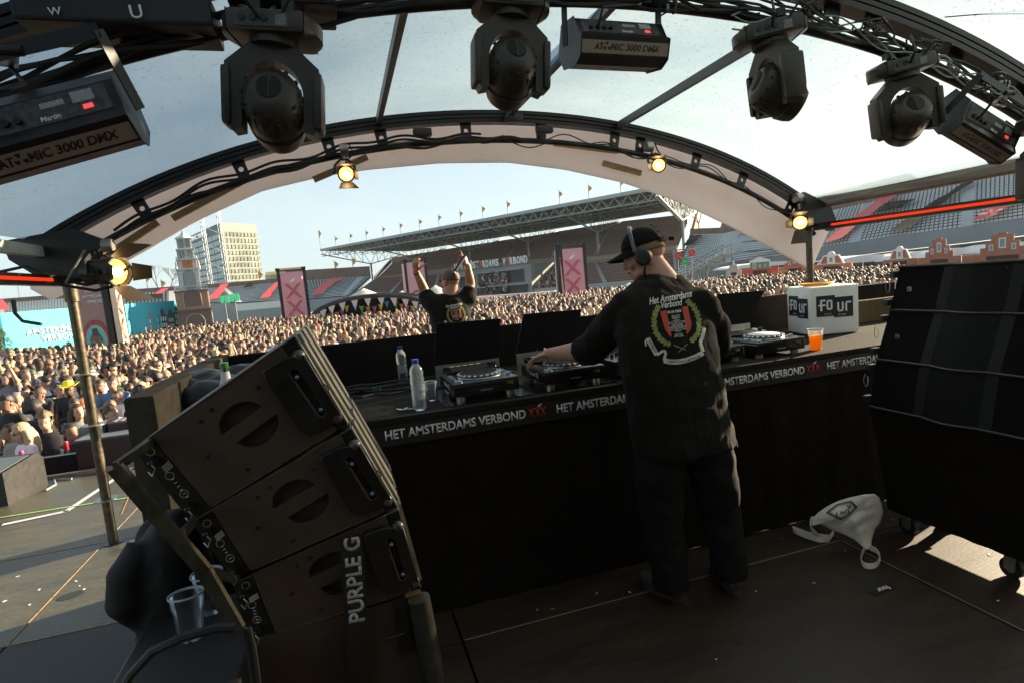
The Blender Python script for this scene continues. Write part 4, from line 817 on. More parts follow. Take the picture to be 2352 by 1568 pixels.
# rear frame in front of the strips
FB = mat('frame_tube', (.07, .06, .04), .4, .5, var=.6, vs=22)
t = thing('rigging_frame', 'square steel tube frame standing off the rear of the left speaker stack', 'frame', (-.4, YS-.05, 1.2))
P0, P1, P2, P3 = aY(265, 1072, 1.45), aY(398, 1222, 1.45), aY(470, 1310, 1.45), aY(548, 1445, 1.45)
mb = MB(); mb.beam(P0, P2, .02, .03); mb.beam(P2, P3, .022, .03); mb.build('main_tube', FB, t)
for pa, pb_ in ((P0, (348, 1015)), (P1+V((.01, 0, -.015)), (450, 1190)), (P2, (545, 1330))): mb = MB(); mb.beam(pa, aY(*pb_, YS), .012, .022); mb.build('strut', FB, t)
# flight case with cups
CZ = aY(570, 1472, YS).z; t = thing('flight_case', 'low dark scuffed case with plastic cups on top beside the left stack', 'case', (-.6, 1.6, 0))
c1 = aZ(425, 1402, CZ); c2 = aZ(278, 1560, CZ); c3 = aZ(620, 1478, CZ)
mb = MB(); mb.bbox((min(c2.x, c1.x)-.02, 1.28, .02), (aY(575, 1470, YS).x, c1.y+.05, CZ), .008); mb.build('case_body', mat('case_dark', (.022, .018, .016), .5, var=.4, vs=9), t)
mb = MB(); mb.beam((min(c2.x, c1.x)-.02, 1.277, CZ-.004), (aY(575, 1470, YS).x, 1.277, CZ-.004), .006, .01); mb.build('worn_edge', WORN, t)
pc = aZ(440, 1465, CZ); cup((pc.x, pc.y, CZ), .125, 'empty clear cup on the case left of the stack, nearest the camera', None, None, R(-6))
pc = aZ(470, 1425, CZ); cup((pc.x+.01, pc.y+.05, CZ), .12, 'clear cup half hidden behind the tube frame on the case')
mb = MB(); mb.tube([aY(x, y, 1.27) for x, y in ((270, 1620), (300, 1550), (350, 1495), (420, 1462), (500, 1440), (540, 1440))], .010, 8); tag(mb.build('cable', RUB, None, True), 'thick black cable running over the case at the bottom left', 'cable')
for k in range(2): mb = MB(); mb.tube([aY(x+k*11, y, 1.4) for x, y in ((560, 1440), (572, 1490), (582, 1560), (580, 1660))], .0065, 8); tag(mb.build('cable', RUB, None, True), ('black cable hanging down from the end of the tube frame', 'second black cable hanging beside the first from the tube frame')[k], 'cable')
# puffer jacket
t = thing('puffer_jacket', 'dark quilted puffer jacket hung on the side board left of the stack', 'jacket', (-.75, 2.1, .9))
mb = MB(); rj = random.Random(4)
def jp(x, y, Y=2.0): return aY(x, y, Y)
for i, (y, x0, x1) in enumerate(((1190, 372, 452), (1222, 345, 455), (1258, 322, 458), (1296, 302, 460), (1334, 286, 462), (1372, 280, 464), (1410, 292, 466), (1446, 325, 468), (1480, 342, 440), (1508, 352, 420))):
    pts = [jp(lerp(x0, x1, q/8)+rj.uniform(-3, 3), y+(8-q)*1.2+5*math.sin(q*1.1+i*1.9), 2.0+.10*math.sin(math.pi*q/8)*-1) for q in range(9)]
    mb.tube(pts, [.022]+[.043+rj.uniform(-.007, .006) for _ in range(7)]+[.03], 12)
mb.ell(jp(400, 1330, 2.05), (.13, .06, .24), 16, 12); mb.tube([jp(330, 1250, 1.93), jp(296, 1320, 1.9), jp(290, 1385, 1.9), jp(318, 1425, 1.92)], [.05, .058, .055, .035], 12)
o = mb.build('jacket_shell', mat('jacket_nylon', (.008, .006, .005), .75, var=.35, vs=6, bump=.4, bs=18), t); fuse(o, .014, 3)
tx = bpy.data.textures.new('fold', 'CLOUDS'); tx.noise_scale = .09; dmod = o.modifiers.new('Displace', 'DISPLACE'); dmod.texture = tx; dmod.strength = .012
# champagne bottle and black bags behind the top cabinet
pb = aY(524, 905, 2.75); T = Matrix.Translation((pb.x, pb.y, ZT)); t = thing('champagne_bottle', 'green glass bottle neck with pale label sticking up behind the left stack', 'bottle', T.translation); zt = aY(524, 832, 2.75).z-ZT; s = zt/.32
mb = MB(); mb.lathe([(.001, 0), (.042*s, 0), (.044*s, .02*s), (.044*s, .17*s), (.03*s, .22*s), (.016*s, .26*s), (.0145*s, .318*s)], T, 24); mb.build('bottle_body', mat('green_glass', (.01, .07, .02), .12, coat=.6), t, True)
mb = MB(); mb.lathe([(.0175*s, .30*s), (.0175*s, .32*s), (.012*s, .322*s)], T, 16); mb.build('neck_ring', mat('green_rim', (.05, .22, .05), .2, coat=.5), t, True)
mb = MB(); mb.lathe([(.0445*s, .17*s), (.0315*s, .219*s), (.0185*s, .262*s), (.0165*s, .285*s)], T, 24); mb.build('neck_label', WHITE, t, True)
mb = MB()
for (x, y, Y, r) in ((470, 868, 3.0, .10), (500, 880, 2.9, .10), (440, 885, 2.9, .09), (560, 860, 3.1, .12), (600, 850, 3.1, .10), (480, 905, 2.8, .12), (540, 900, 2.9, .13)): mb.ell(aY(x, y+12, Y), (r*1.2, r, r*.7), 16, 10)
o = mb.build('black_bag', mat('bag_nylon', (.007, .007, .006), .42, var=.4, vs=9, bump=.3, bs=25)); fuse(o, .016, 3); tag(o, 'heap of black bags piled on the desk corner behind the left stack', 'bags')
dm_ = o.modifiers.new('Displace', 'DISPLACE'); dm_.texture = tx; dm_.strength = .03
mb = MB(); p = aY(632, 822, 3.3); mb.add([p+V((-.07, 0, -.03)), p+V((.06, 0, -.02)), p+V((.05, .02, .035)), p+V((-.03, .01, .03)), p+V((0, -.02, .0))], [(0, 1, 4), (1, 2, 4), (2, 3, 4), (3, 0, 4)]); tag(mb.build('teal_cloth', mat('teal_cloth', (.04, .17, .17), .8)), 'small teal cloth poking up behind the top left speaker', 'cloth')

# ============================================================ RIGHT SIDE FILL STACK (fronts face the DJ, -X)
KB = mat('array_black', (.009, .008, .008), .65, spec=.25, var=.2, vs=10, bump=.2, bs=400); KG = mat('array_grille', (.006, .0055, .005), .9, bump=.6, bs=900, spec=.1)
KM = mat('array_centre', (.007, .006, .006), .75, spec=.15, bump=.1, bs=200)
ed = [aY(x, y, 2.41) for x, y in ((2067, 613), (2045, 712), (2013, 824), (1998, 932))]; LY = .86
def bulge(s): return .0 if s < .36 else -.035*math.sin((s-.36)/.14*math.pi/2)**1.0 if s < .5 else -.035*math.sin((.64-s)/.14*math.pi/2) if s < .64 else 0
labs = ['top speaker of the right stack with a small metal badge', 'middle speaker of the right stack with a small metal badge', 'third speaker of the right stack just above the black drape']
def kface(k, s, v, dx=0):
    a, b = ed[k], ed[k+1]; vv = lerp(.03, .97, v); p = a.lerp(b, vv); return V((p.x+bulge(s)+dx, 2.41-s*LY, p.z))
for k in range(3):
    t = thing('line_array_speaker', labs[k], 'speaker', (ed[k].x+.2, 2.0, ed[k].z), 0, 'speakers of the right side stack')
    dn = (ed[k+1]-ed[k]).normalized(); back = V((-dn.z, 0, dn.x)); 
    if back.x < 0: back = -back
    for (s0, s1, m_, nm, dx) in ((0, .34, KG, 'grille', 0), (.34, .66, KM, 'centre_waveguide', -.003), (.66, 1, KG, 'grille', 0)):
        mb = MB(); S_ = [s0+(s1-s0)*q/8 for q in range(9)]
        mb.rings([[kface(k, s, 0, dx), kface(k, s, 1, dx), kface(k, s, 1, dx)+back*.06, kface(k, s, 0, dx)+back*.06] for s in S_]); mb.build(nm, m_, t, True, 35)
    mb = MB(); mb.rings([[kface(k, s, -.03, .02), kface(k, s, 1.03, .02), kface(k, s, 1.02, .02)+back*.42, kface(k, s, -.02, .02)+back*.42] for s in (0, .5, 1)]); mb.build('cabinet', KB, t)
    for v in (-.03, 1.03):
        mb = MB(); mb.tube([kface(k, q/20, v, -.004) for q in range(21)], .007, 6); mb.build('seam_trim', mat('trim_grey', (.028, .026, .026), .4, .2), t, True)
    if k < 2:
        c = kface(k, .10, .52, -.002); mb = MB(); mb.box(c-V((.002, .012, .012)), c+V((0, .012, .012))); mb.build('badge', mat('badge_metal', (.3, .3, .28), .35, .7), t)
        mb = MB(); c = c-V((.003, 0, 0)); mb.add([c+V((0, .006, -.006)), c+V((0, -.007, -.006)), c+V((0, .006, .007))], [(0, 1, 2)]); mb.build('badge_mark', BLK, t)
    mb = MB()
    for s in (.37, .63):
        for v in (.08, .92): c = kface(k, s, v, -.006); mb.cyl(c, c+V((-.004, 0, 0)), .006, n=10)
    mb.build('bolt', BLKM, t)
    for v in (.15, .85):
        c = kface(k, 0, v, .0)+V((-.008, .012, 0)); mb = MB(); mb.bbox(c-V((.025, .012, .018)), c+V((.02, .016, .018)), .006); mb.build('rigging_lug', mat('lug_grey', (.05, .055, .06), .35, .5), t)
    c = kface(k, 0, .45, -.02); mb = MB(); mb.tube([c+V((-.015*math.sin(q*.6), .03, .035*math.cos(q*.6))) for q in range(10)], .0018, 5); mb.build('pin_wire', GRC, t, True)
t = thing('speaker_cart', 'speaker cart under a black drape on castors, below the right stack', 'cart', (3.0, 2.0, 0)); eb = aZ(2045, 1172, .12)
b0 = ed[3]; xs0 = b0.x; mb = MB(); n = 40
top = [V((xs0+.01+.006*math.sin(q*1.3), 2.42-LY*1.02*q/n, b0.z-.0)) for q in range(n+1)]; bot = [V((eb.x+.004*math.sin(q*1.1), 2.42-LY*1.02*q/n, .125)) for q in range(n+1)]
mb.rings([[p, p.lerp(q_, .5)+V((.01*math.sin(i*1.7), 0, 0)), q_, q_+V((.012, 0, 0)), p.lerp(q_, .8)+V((.03, 0, 0)), p.lerp(q_, .8)+V((.46, 0, 0)), p+V((.45, 0, 0))] for i, (p, q_) in enumerate(zip(top, bot))]); mb.build('drape', CLOTH, t, True)
mb = MB(); mb.box((eb.x+.03, 1.62, .175), (eb.x+.46, 2.38, .20)); mb.build('platform', mat('cart_ply', (.05, .035, .02), .7), t)
for (wx, wy) in ((eb.x+.06, 1.82), (eb.x+.06, 2.34), (eb.x+.46, 1.74), (eb.x+.46, 2.34)):
    mb = MB(); mb.cyl((wx-.018, wy, .05), (wx+.018, wy, .05), .05, n=24); wh = mb.build('wheel', RUB, t, True)
    mb = MB(); mb.cyl((wx-.0195, wy, .05), (wx+.0195, wy, .05), .024, n=16); mb.build('hub', STEEL, wh, True)
    mb = MB(); mb.box((wx-.026, wy-.025, .04), (wx-.022, wy+.025, .173)); mb.box((wx+.022, wy-.025, .04), (wx+.026, wy+.025, .173)); mb.box((wx-.035, wy-.035, .165), (wx+.035, wy+.035, .174)); mb.build('fork', STEEL, t)
# ============================================================ TOTE BAG
t = thing('tote_bag', 'crumpled white cotton tote bag with a dark emblem lying by the desk', 'bag', aZ(1950, 1240, 0))
BG = mat('cotton_canvas', (.80, .70, .58), .9, var=.12, vs=12, bump=.6, bs=30, spec=.1)
mbg = MB(); outl = [(1862, 1205), (1866, 1190), (1880, 1176), (1900, 1162), (1925, 1150), (1950, 1142), (1975, 1137), (1992, 1134), (2008, 1133), (2017, 1140), (2023, 1155), (2027, 1172), (2024, 1187), (2020, 1200), (2010, 1210), (2005, 1222), (2000, 1240), (1999, 1260), (1990, 1262), (1976, 1248), (1960, 1235), (1935, 1224), (1915, 1217), (1905, 1212), (1892, 1204), (1880, 1199), (1870, 1202)]
def bp_(x, y):
    f = max(0, min(1, (1262-y)/130)); p = aZ(x, y, .02+.30*f**1.2)
    return aY(x, y, YF-.03) if p.y > YF-.03 else p
rs = []; cx_, cy_ = 1955, 1180; K = 12
for k in range(K+1):
    f = k/K*.98+.02; ring = []
    for (x, y) in [((p[0]*(1-u)+q[0]*u), (p[1]*(1-u)+q[1]*u)) for p, q in zip(outl, outl[1:]+outl[:1]) for u in (0, .5)]:
        X_, Y2_ = cx_+(x-cx_)*f, cy_+(y-cy_)*f; p = bp_(X_, Y2_); d = (CAM-p).normalized(); c1_ = abs(noise.noise(V((X_*.022+Y2_*.012, Y2_*.03, 3)))); c2_ = noise.noise(V((X_*.07, Y2_*.05+X_*.02, 8)))
        ring.append(p+d*(.035*(1-f*f)+.045*c1_*(1.1-f)+.010*c2_*(1.05-f)))
    rs.append(ring)
mbg.rings(rs, cap=False); o = mbg.build('bag_body', BG, t, True); so_ = o.modifiers.new('Solidify', 'SOLIDIFY'); so_.thickness = .006; so_.offset = -1
bvb = BVHTree.FromPolygons([v.co for v in o.data.vertices], [tuple(p.vertices) for p in o.data.polygons])
def strap(pts, nm='strap'):
    mb = MB(); pts = [V(p) for p in pts]; ps = []
    for a_, b_, c_, d_ in zip([pts[0]]+pts[:-2], pts[:-1], pts[1:], pts[2:]+[pts[-1]]):
        for q in range(5): s = q/5; ps.append(.5*((2*b_)+(c_-a_)*s+(2*a_-5*b_+4*c_-d_)*s*s+(-a_+3*b_-3*c_+d_)*s**3))
    mb.rings([[p+V((0, 0, -.002)), p+V((.003, .001, -.002)), p+V((.004, .004, .026)), p+V((0, .003, .026))] for p in ps]); mb.build(nm, BG, t, True)
strap([aZ(x, y, .012) for x, y in ((1990, 1256), (1978, 1285), (1985, 1302), (2010, 1303), (2022, 1285), (2012, 1268), (1996, 1262))])
strap([aZ(x, y, .02) for x, y in ((1905, 1238), (1860, 1232), (1822, 1218), (1835, 1228), (1880, 1243), (1908, 1242))])
strap([aZ(x, y, .05) for x, y in ((1905, 1240), (1915, 1220), (1890, 1205), (1866, 1195), (1862, 1215), (1880, 1236))])
def bdr(x, y, l=.013):
    d = ray(x, y).normalized(); h = bvb.ray_cast(CAM, d); return (h[0] if h[0] is not None else bp_(x, y))-d*l
hx6 = [(1897, 1176), (1921, 1157), (1955, 1149), (1970, 1163), (1950, 1183), (1930, 1193)]; hcx = sum(p[0] for p in hx6)/6; hcy = sum(p[1] for p in hx6)/6
for f0, f1 in ((1, .86), (.80, .76)):
    mb = MB()
    for (p, q) in zip(hx6, hx6[1:]+hx6[:1]):
        for u in range(4):
            A_ = (lerp(p[0], q[0], u/4), lerp(p[1], q[1], u/4)); B_ = (lerp(p[0], q[0], (u+1)/4), lerp(p[1], q[1], (u+1)/4)); mb.quad(*[bdr(hcx+(P_[0]-hcx)*f, hcy+(P_[1]-hcy)*f) for P_, f in ((A_, f0), (B_, f0), (B_, f1), (A_, f1))])
    mb.build('emblem', BLK, t)
for s_, x, y, w_ in (('K', 1952, 1158, 9), ('DV I', 1949, 1168, 30)):
    o2 = text('lettering', s_, w_, Matrix.Identity(4), BLK, None, 0, .02, 0, 9); ca, sa = math.cos(2.9), math.sin(2.9)
    for v in o2.data.vertices: v.co = bdr(x+v.co.x*ca+v.co.y*sa, y+v.co.x*sa-v.co.y*ca, .014)
    o2.parent = t; o2.matrix_parent_inverse = mw(t).inverted()
# ============================================================ LEFT DECK: monitor wedge, riser with lamp, barrier
p0 = aZ(38, 1150, 0); t = thing('monitor_wedge', 'black floor monitor wedge at the front edge of the deck, cut by the left border', 'monitor speaker', p0)
T = FR((-3.65, 6.2, 0), (-.93, -.36, 0), z=(0, 0, 1))
mb = MB(); mb.prism([(0, 0), (0, .30), (.42, .36), (.50, .30), (.50, 0)], FR((-3.62, 6.25, 0), (-.36*0+.2, .98, 0), (0, 0, 1)) @ Matrix.Translation((-.1, 0, -0.02)), .62); mb.build('cabinet', mat('wedge_black', (.016, .015, .014), .5, var=.5, vs=18), t)
Tm = FR((-3.62, 6.25, 0), (.2, .98, 0), (0, 0, 1)) @ Matrix.Translation((-.1, 0, -.02))
mb = MB(); mb.box((.02, .305, .02), (.4, .31, .6), T=Tm @ Matrix.Rotation(R(8), 4, 'Z')); mb.build('top_face', mat('wedge_top', (.09, .11, .11), .5), t)
mb = MB(); mb.box((-.003, .14, .2), (-.001, .2, .26), T=Tm); mb.build('red_switch', mat('dark_red', (.3, .02, .02), .4), t)
mb = MB()
for q in range(4): mb.cyl(Tm @ V((0, .08, .1+.07*q)), Tm @ V((-.008, .08, .1+.07*q)), .015, n=12)
mb.build('socket', BLKM, t)
mb = MB(); mb.bbox((.1, .32, .2), (.28, .35, .26), .006, T=Tm); mb.build('top_handle', BLKM, t)
mb = MB(); mb.tube([aZ(105, 1125, .012), aZ(128, 1112, .012), aZ(125, 1100, .012), aZ(165, 1098, .012)], .010, 6); tag(mb.build('cable', GRC, None, True), 'pale cable trailing from the monitor wedge', 'cable')
t = thing('stage_riser', 'low dark red riser block with grey top at the deck front edge', 'riser', (-1.9, 7.2, 0))
c0 = aY(182, 1040, 6.95)
mb = MB(); mb.bbox((-2.85, 6.93, -.35), (-.9, 7.9, .31), .01); mb.build('block', mat('riser_maroon', (.035, .012, .014), .6, var=.3, vs=6), t)
mb = MB(); mb.box((-2.85, 6.93, .311), (-.9, 7.9, .33)); mb.build('top_board', mat('riser_top', (.11, .12, .13), .5, var=.2, vs=8), t)
t = thing('flood_lamp', 'small black flood lamp with cable on the maroon riser', 'lamp', aY(268, 985, 7.3)); c0 = aY(283, 985, 7.3)
mb = MB(); mb.bbox(c0+V((-.13, -.08, -.13)), c0+V((.22, .25, .10)), .02); mb.build('housing', mat('lamp_maroon', (.03, .014, .014), .5), t)
mb = MB(); mb.box(c0+V((-.16, -.1, -.12)), c0+V((-.135, .1, .12))); mb.cyl(c0+V((-.1, -.1, -.13)), c0+V((-.1, -.1, -.22)), .02); mb.build('yoke', BLKM, t)
mb = MB(); 
for k in range(4): mb.box(c0+V((-.08+.07*k, -.04, .102)), c0+V((-.05+.07*k, .2, .108)))
mb.build('cooling_fin', mat('fin_grey', (.2, .2, .19), .5), t)
mb = MB(); zb2 = aY(85, 1053, 7.95).z; mb.box((-9, 7.95, ZG), (-1, 8.0, zb2-.03)); mb.box((-9, 7.93, zb2-.03), (-1, 8.02, zb2)); tag(mb.build('crowd_barrier', BLKM), 'black crowd barrier rail in front of the first row at the left', 'barrier')
# ============================================================ PEOPLE ON STAGE
SKIN = mat('skin_light', (.46, .235, .155), .5, var=.10, vs=22, bump=.08, bs=60); SKIN.node_tree.nodes['Principled BSDF'].inputs['Subsurface Weight'].default_value = .12
SKIN.node_tree.nodes['Principled BSDF'].inputs['Subsurface Radius'].default_value = (.02, .008, .004)
SKIN2 = mat('skin_tan', (.36, .17, .10), .5, var=.12, vs=22, bump=.08, bs=60)
def tee_mat():
    m = mat('black_cotton', (.012, .0095, .007), .9, bump=.2, bs=420, sheen=.04, spec=.1); n = m.node_tree.nodes; l = m.node_tree.links; b = n['Principled BSDF']
    z = n.new('ShaderNodeTexNoise'); z.inputs['Scale'].default_value = 5; z.inputs['Detail'].default_value = 3; z.inputs['Distortion'].default_value = .6; mp_ = n.new('ShaderNodeMapping'); mp_.inputs['Scale'].default_value = (3.2, 3.2, .7); t = n.new('ShaderNodeTexCoord')
    l.new(t.outputs['Object'], mp_.inputs[0]); l.new(mp_.outputs[0], z.inputs[0]); bp = n.new('ShaderNodeBump'); bp.inputs['Strength'].default_value = .35; bp.inputs['Distance'].default_value = .04
    old = [k for k in n if k.type == 'BUMP' and k != bp][0]; l.new(z.outputs[0], bp.inputs['Height']); l.new(old.outputs[0], bp.inputs['Normal']); l.new(bp.outputs[0], b.inputs['Normal']); return m
TEE = tee_mat(); DENIM = mat('black_denim', (.012, .009, .008), .85, var=.4, vs=4, bump=.4, bs=14, spec=.2)
HAIRB = mat('stubble_brown', (.20, .12, .07), .8, var=.3, vs=40, bump=.3, bs=300)
def limb(mb, pts, rs, n=14, seg=5):
    """tapered limb through the joints; ball at every joint keeps the skin continuous"""
    pts = [V(p) for p in pts]
    for i in range(len(pts)-1): mb.cyl(pts[i], pts[i+1], rs[i], rs[i+1], n)
    for p, r in zip(pts, rs): mb.ell(p, r, n, 8)
def hand(mb, wrist, d, nrm, side, curl=(.5, .5, .5, .5), thumb=(.3, .4), s=1.0, spread=.12, straight=()):
    """d towards the knuckles, nrm the palm side normal, side = towards the thumb"""
    d = V(d).normalized(); nrm = V(nrm); nrm = (nrm-d*nrm.dot(d)).normalized(); sd = V(side); sd = (sd-d*sd.dot(d)-nrm*sd.dot(nrm)).normalized(); w_ = V(wrist)
    B_ = Matrix((sd, d, nrm)).transposed()
    mb.ell(w_+d*.048*s, (.040*s, .052*s, .015*s), 14, 8, T=B_.to_4x4()); mb.ell(w_+d*.02*s, (.030*s, .03*s, .018*s), 12, 8, T=B_.to_4x4())
    for k in range(4):
        o_ = w_+d*(.088-.006*abs(k-1.2))*s+sd*(.029-.0195*k)*s; L = (.044, .049, .046, .036)[k]*s; dirn = (d+sd*spread*(1.3-k)*.6).normalized(); a = 0; pts = [w_+d*.05*s+sd*(.022-.015*k)*s, o_]; c = curl[k]
        for j, f in enumerate((1, .62, .5)):
            a += c*(.8 if j == 0 else 1); v = dirn*math.cos(a)+nrm*math.sin(a); pts.append(pts[-1]+v*L*f)
        limb(mb, pts, [.0095*s, .0098*s, .0088*s, .0080*s, .0070*s], 10)
    o_ = w_+d*.022*s+sd*.024*s; v1 = (sd*.8+d*.65+nrm*thumb[0]).normalized(); p1 = o_+v1*.036*s; v2 = (sd*(.8-thumb[1])+d*(.6+thumb[1])+nrm*thumb[0]*1.2).normalized(); p2 = p1+v2*.032*s; p3 = p2+v2*.024*s
    limb(mb, [o_, p1, p2, p3], [.015*s, .012*s, .0105*s, .0085*s], 10)
def head_shape(mb, c, f, u, s=1.0, neck=None):
    f = V(f).normalized(); u = V(u); u = (u-f*u.dot(f)).normalized(); r = f.cross(u); B_ = Matrix((r, f, u)).transposed(); q = lambda x, y, z_: c+r*x*s+f*y*s+u*z_*s
    E = lambda p, rr: mb.ell(p, [a*s for a in rr], 18, 12, T=B_.to_4x4())
    E(q(0, -.012, .035), (.076, .098, .088)); E(q(0, .012, -.02), (.066, .080, .082)); E(q(0, .040, -.075), (.048, .048, .040)); E(q(0, .030, .02), (.064, .070, .07)); E(q(0, .066, -.093), (.022, .02, .018))
    E(q(0, .098, -.022), (.012, .020, .018)); E(q(0, .092, .005), (.009, .012, .026)); E(q(0, .088, .030), (.045, .012, .010))
    for s_ in (-1, 1):
        E(q(s_*.040, .066, -.025), (.022, .02, .022)); E(q(s_*.073, -.012, -.012), (.010, .022, .030)); E(q(s_*.078, -.020, .002), (.008, .014, .018)); E(q(s_*.045, .02, -.075), (.02, .04, .022))
    E(q(0, .083, -.058), (.023, .010, .008))
    if neck is not None: limb(mb, [q(0, -.025, -.05), V(neck)], [.064*s, .078*s], 18)
    return q, B_
def face_bits(q, B_, par, s, eye=(.05, .03, .02)):
    for s_ in (-1, 1):
        mb = MB(); mb.ell(q(s_*.031, .083, .010), (.013*s, .008*s, .007*s), 10, 8, T=B_.to_4x4()); e = mb.build('eye', mat('eye_white', (.6, .58, .55), .25), par, True); mb = MB(); mb.ell(q(s_*.031, .090, .010), (.0055*s, .003*s, .0055*s), 10, 6, T=B_.to_4x4()); mb.build('iris', mat('iris', eye, .2), e, True)
        mb = MB(); mb.ell(q(s_*.031, .092, .030), (.018*s, .005*s, .004*s), 10, 6, T=B_.to_4x4()); mb.build('eyebrow', HAIRB, par, True)
    mb = MB(); mb.ell(q(0, .091, -.058), (.021*s, .006*s, .006*s), 12, 6, T=B_.to_4x4()); mb.build('mouth', mat('lips', (.35, .13, .11), .5), par, True)
def shell(mb, q, B_, s, cz, rad, keep, n=26, m=18):
    vs = {}; V_ = []; Fc = []
    for i in range(m+1):
        for j in range(n):
            t = math.pi*i/m; p = 2*math.pi*j/n; V_.append((math.sin(t)*math.cos(p), math.sin(t)*math.sin(p), math.cos(t)))
    for i in range(m):
        for j in range(n):
            f = (i*n+j, (i+1)*n+j, (i+1)*n+(j+1) % n, i*n+(j+1) % n); c_ = [sum(V_[k][a] for k in f)/4 for a in range(3)]
            if keep(*c_): Fc.append(f)
    mb.add([q(v[0]*rad[0], cz[1]+v[1]*rad[1], cz[2]+v[2]*rad[2]) for v in V_], Fc)
def folds(o, st=.012, sc=.12, seed='a'):
    tx_ = bpy.data.textures.new('fabric_fold_'+seed, 'CLOUDS'); tx_.noise_scale = sc; tx_.noise_depth = 1; e = bpy.data.objects.get('fold_guide')
    d = o.modifiers.new('Displace', 'DISPLACE'); d.texture = tx_; d.strength = st; d.texture_coords = 'LOCAL'; d.mid_level = .5
def print_graphic(shirt, par, m2p, lift=.0045):
    """the printed crest: flat shapes draped onto the evaluated shirt surface"""
    dg = bpy.context.evaluated_depsgraph_get(); ev = shirt.evaluated_get(dg); me = ev.to_mesh(); mwd = shirt.matrix_world if False else mw(shirt)
    bv = BVHTree.FromPolygons([mwd @ v.co for v in me.vertices], [tuple(p.vertices) for p in me.polygons]); ev.to_mesh_clear()
    def drape(X, Y):
        px, py = m2p(X, Y); d = ray(px, py).normalized(); h = bv.ray_cast(CAM, d)
        if h[0] is None: return None
        return h[0]-d*lift
    def shape(polys, name, m, sub=1):
        mb = MB()
        for P_ in polys:
            if len(P_) == 4:
                K = 5; G_ = [drape(lerp(lerp(P_[0][0], P_[1][0], i/K), lerp(P_[3][0], P_[2][0], i/K), j/K), lerp(lerp(P_[0][1], P_[1][1], i/K), lerp(P_[3][1], P_[2][1], i/K), j/K)) for j in range(K+1) for i in range(K+1)]
                if None not in G_: mb.add(G_, [(j*(K+1)+i, j*(K+1)+i+1, (j+1)*(K+1)+i+1, (j+1)*(K+1)+i) for j in range(K) for i in range(K)])
                continue
            pts = [drape(*p) for p in P_]
            if None in pts: continue
            mb.add(pts, [tuple(range(len(pts)))])
        if mb.f: return mb.build(name, m, par)
    def strip(cl, wd, name, m):
        polys = []
        for (x0, y0_), (x1, y1_) in zip(cl, cl[1:]):
            k = 4
            for q in range(k):
                a = (lerp(x0, x1, q/k), lerp(y0_, y1_, q/k)); b = (lerp(x0, x1, (q+1)/k), lerp(y0_, y1_, (q+1)/k)); dx, dy = x1-x0, y1_-y0_; L = math.hypot(dx, dy); nx, ny = -dy/L*wd/2, dx/L*wd/2
                polys.append([(a[0]-nx, a[1]-ny), (b[0]-nx, b[1]-ny), (b[0]+nx, b[1]+ny), (a[0]+nx, a[1]+ny)])
        return shape(polys, name, m)
    def word(s, x, y, wid, ang, hgt, m, name, bold=.01, shear=0, curve=None):
        T = Matrix.Identity(4); o = text('t', s, wid, T, m, None, 0, bold, shear, hgt); me = o.data; bm = bmesh.new(); bm.from_mesh(me); bmesh.ops.subdivide_edges(bm, edges=[e for e in bm.edges if e.calc_length() > 14], cuts=2); ca, sa = math.cos(ang), math.sin(ang); ok = True
        for v in bm.verts:
            X, Y = v.co.x, v.co.y
            if curve: X0, Y0 = curve(X/wid); p = drape(X0[0]-Y*Y0[0], X0[1]-Y*Y0[1])
            else: p = drape(x+X*ca+Y*sa, y+X*sa-Y*ca)
            if p is None: ok = False; break
            v.co = p
        if ok: bm.to_mesh(me); o.name = name; o.parent = par; o.matrix_parent_inverse = mw(par).inverted()
        else: bpy.data.objects.remove(o)
        bm.free()
    OL = mat('print_olive', (.20, .24, .06), .8, var=.4, vs=60); RD = mat('print_orange_red', (.44, .06, .025), .8); WHp = mat('print_white', (.62, .58, .52), .8); CRM = mat('print_cream', (.55, .50, .42), .8)
    word('Het Amsterdams', 747, 640, 280, -.19, 46, WHp, 'print_words', .02, .35); word('Verbond', 826, 664, 138, -.17, 44, WHp, 'print_words', .02, .35)
    word('05-05-2023', 862, 696, 88, -.13, 17, WHp, 'print_date', .03)
    lines = [('Francis Han', 50), ('Yuki Lorenzo', 56), ('Rilla Moods', 52), ('Cleo', 24), ('Vunzige K', 50), ('DJ Costa B2B Woodhead', 106), ('Joost Tares B2B Spiros Angelo', 112), ('Latif Boundin', 70), ('Yesser Roll Nils', 80), ('Nadella Ellis Duke B2B Steff', 118), ('Cosima Loppis B2B Sague', 106), ('Maarten Boll Tierza Khan', 112), ('Dekora', 36), (' ', 0), ('Hosted by', 46), ('Mister VTB', 52), ('MC Neverland', 60)]
    for i, (s, w_) in enumerate(lines):
        if w_: word(s, 914+i*1.3-w_/2, 708+i*8.4+w_*.06, w_, -.12, 7, WHp, 'print_names', .02)
    shape([[(815, 682), (852, 672), (868, 740), (830, 745)], [(830, 745), (868, 740), (882, 800), (848, 800)], [(848, 800), (882, 800), (888, 846), (872, 835)]], 'print_stripe', RD)
    shape([[(952, 652), (990, 646), (1002, 705), (966, 712)], [(966, 712), (1002, 705), (1017, 765), (976, 770)], [(976, 770), (1017, 765), (1008, 800), (984, 826)]], 'print_stripe', RD)
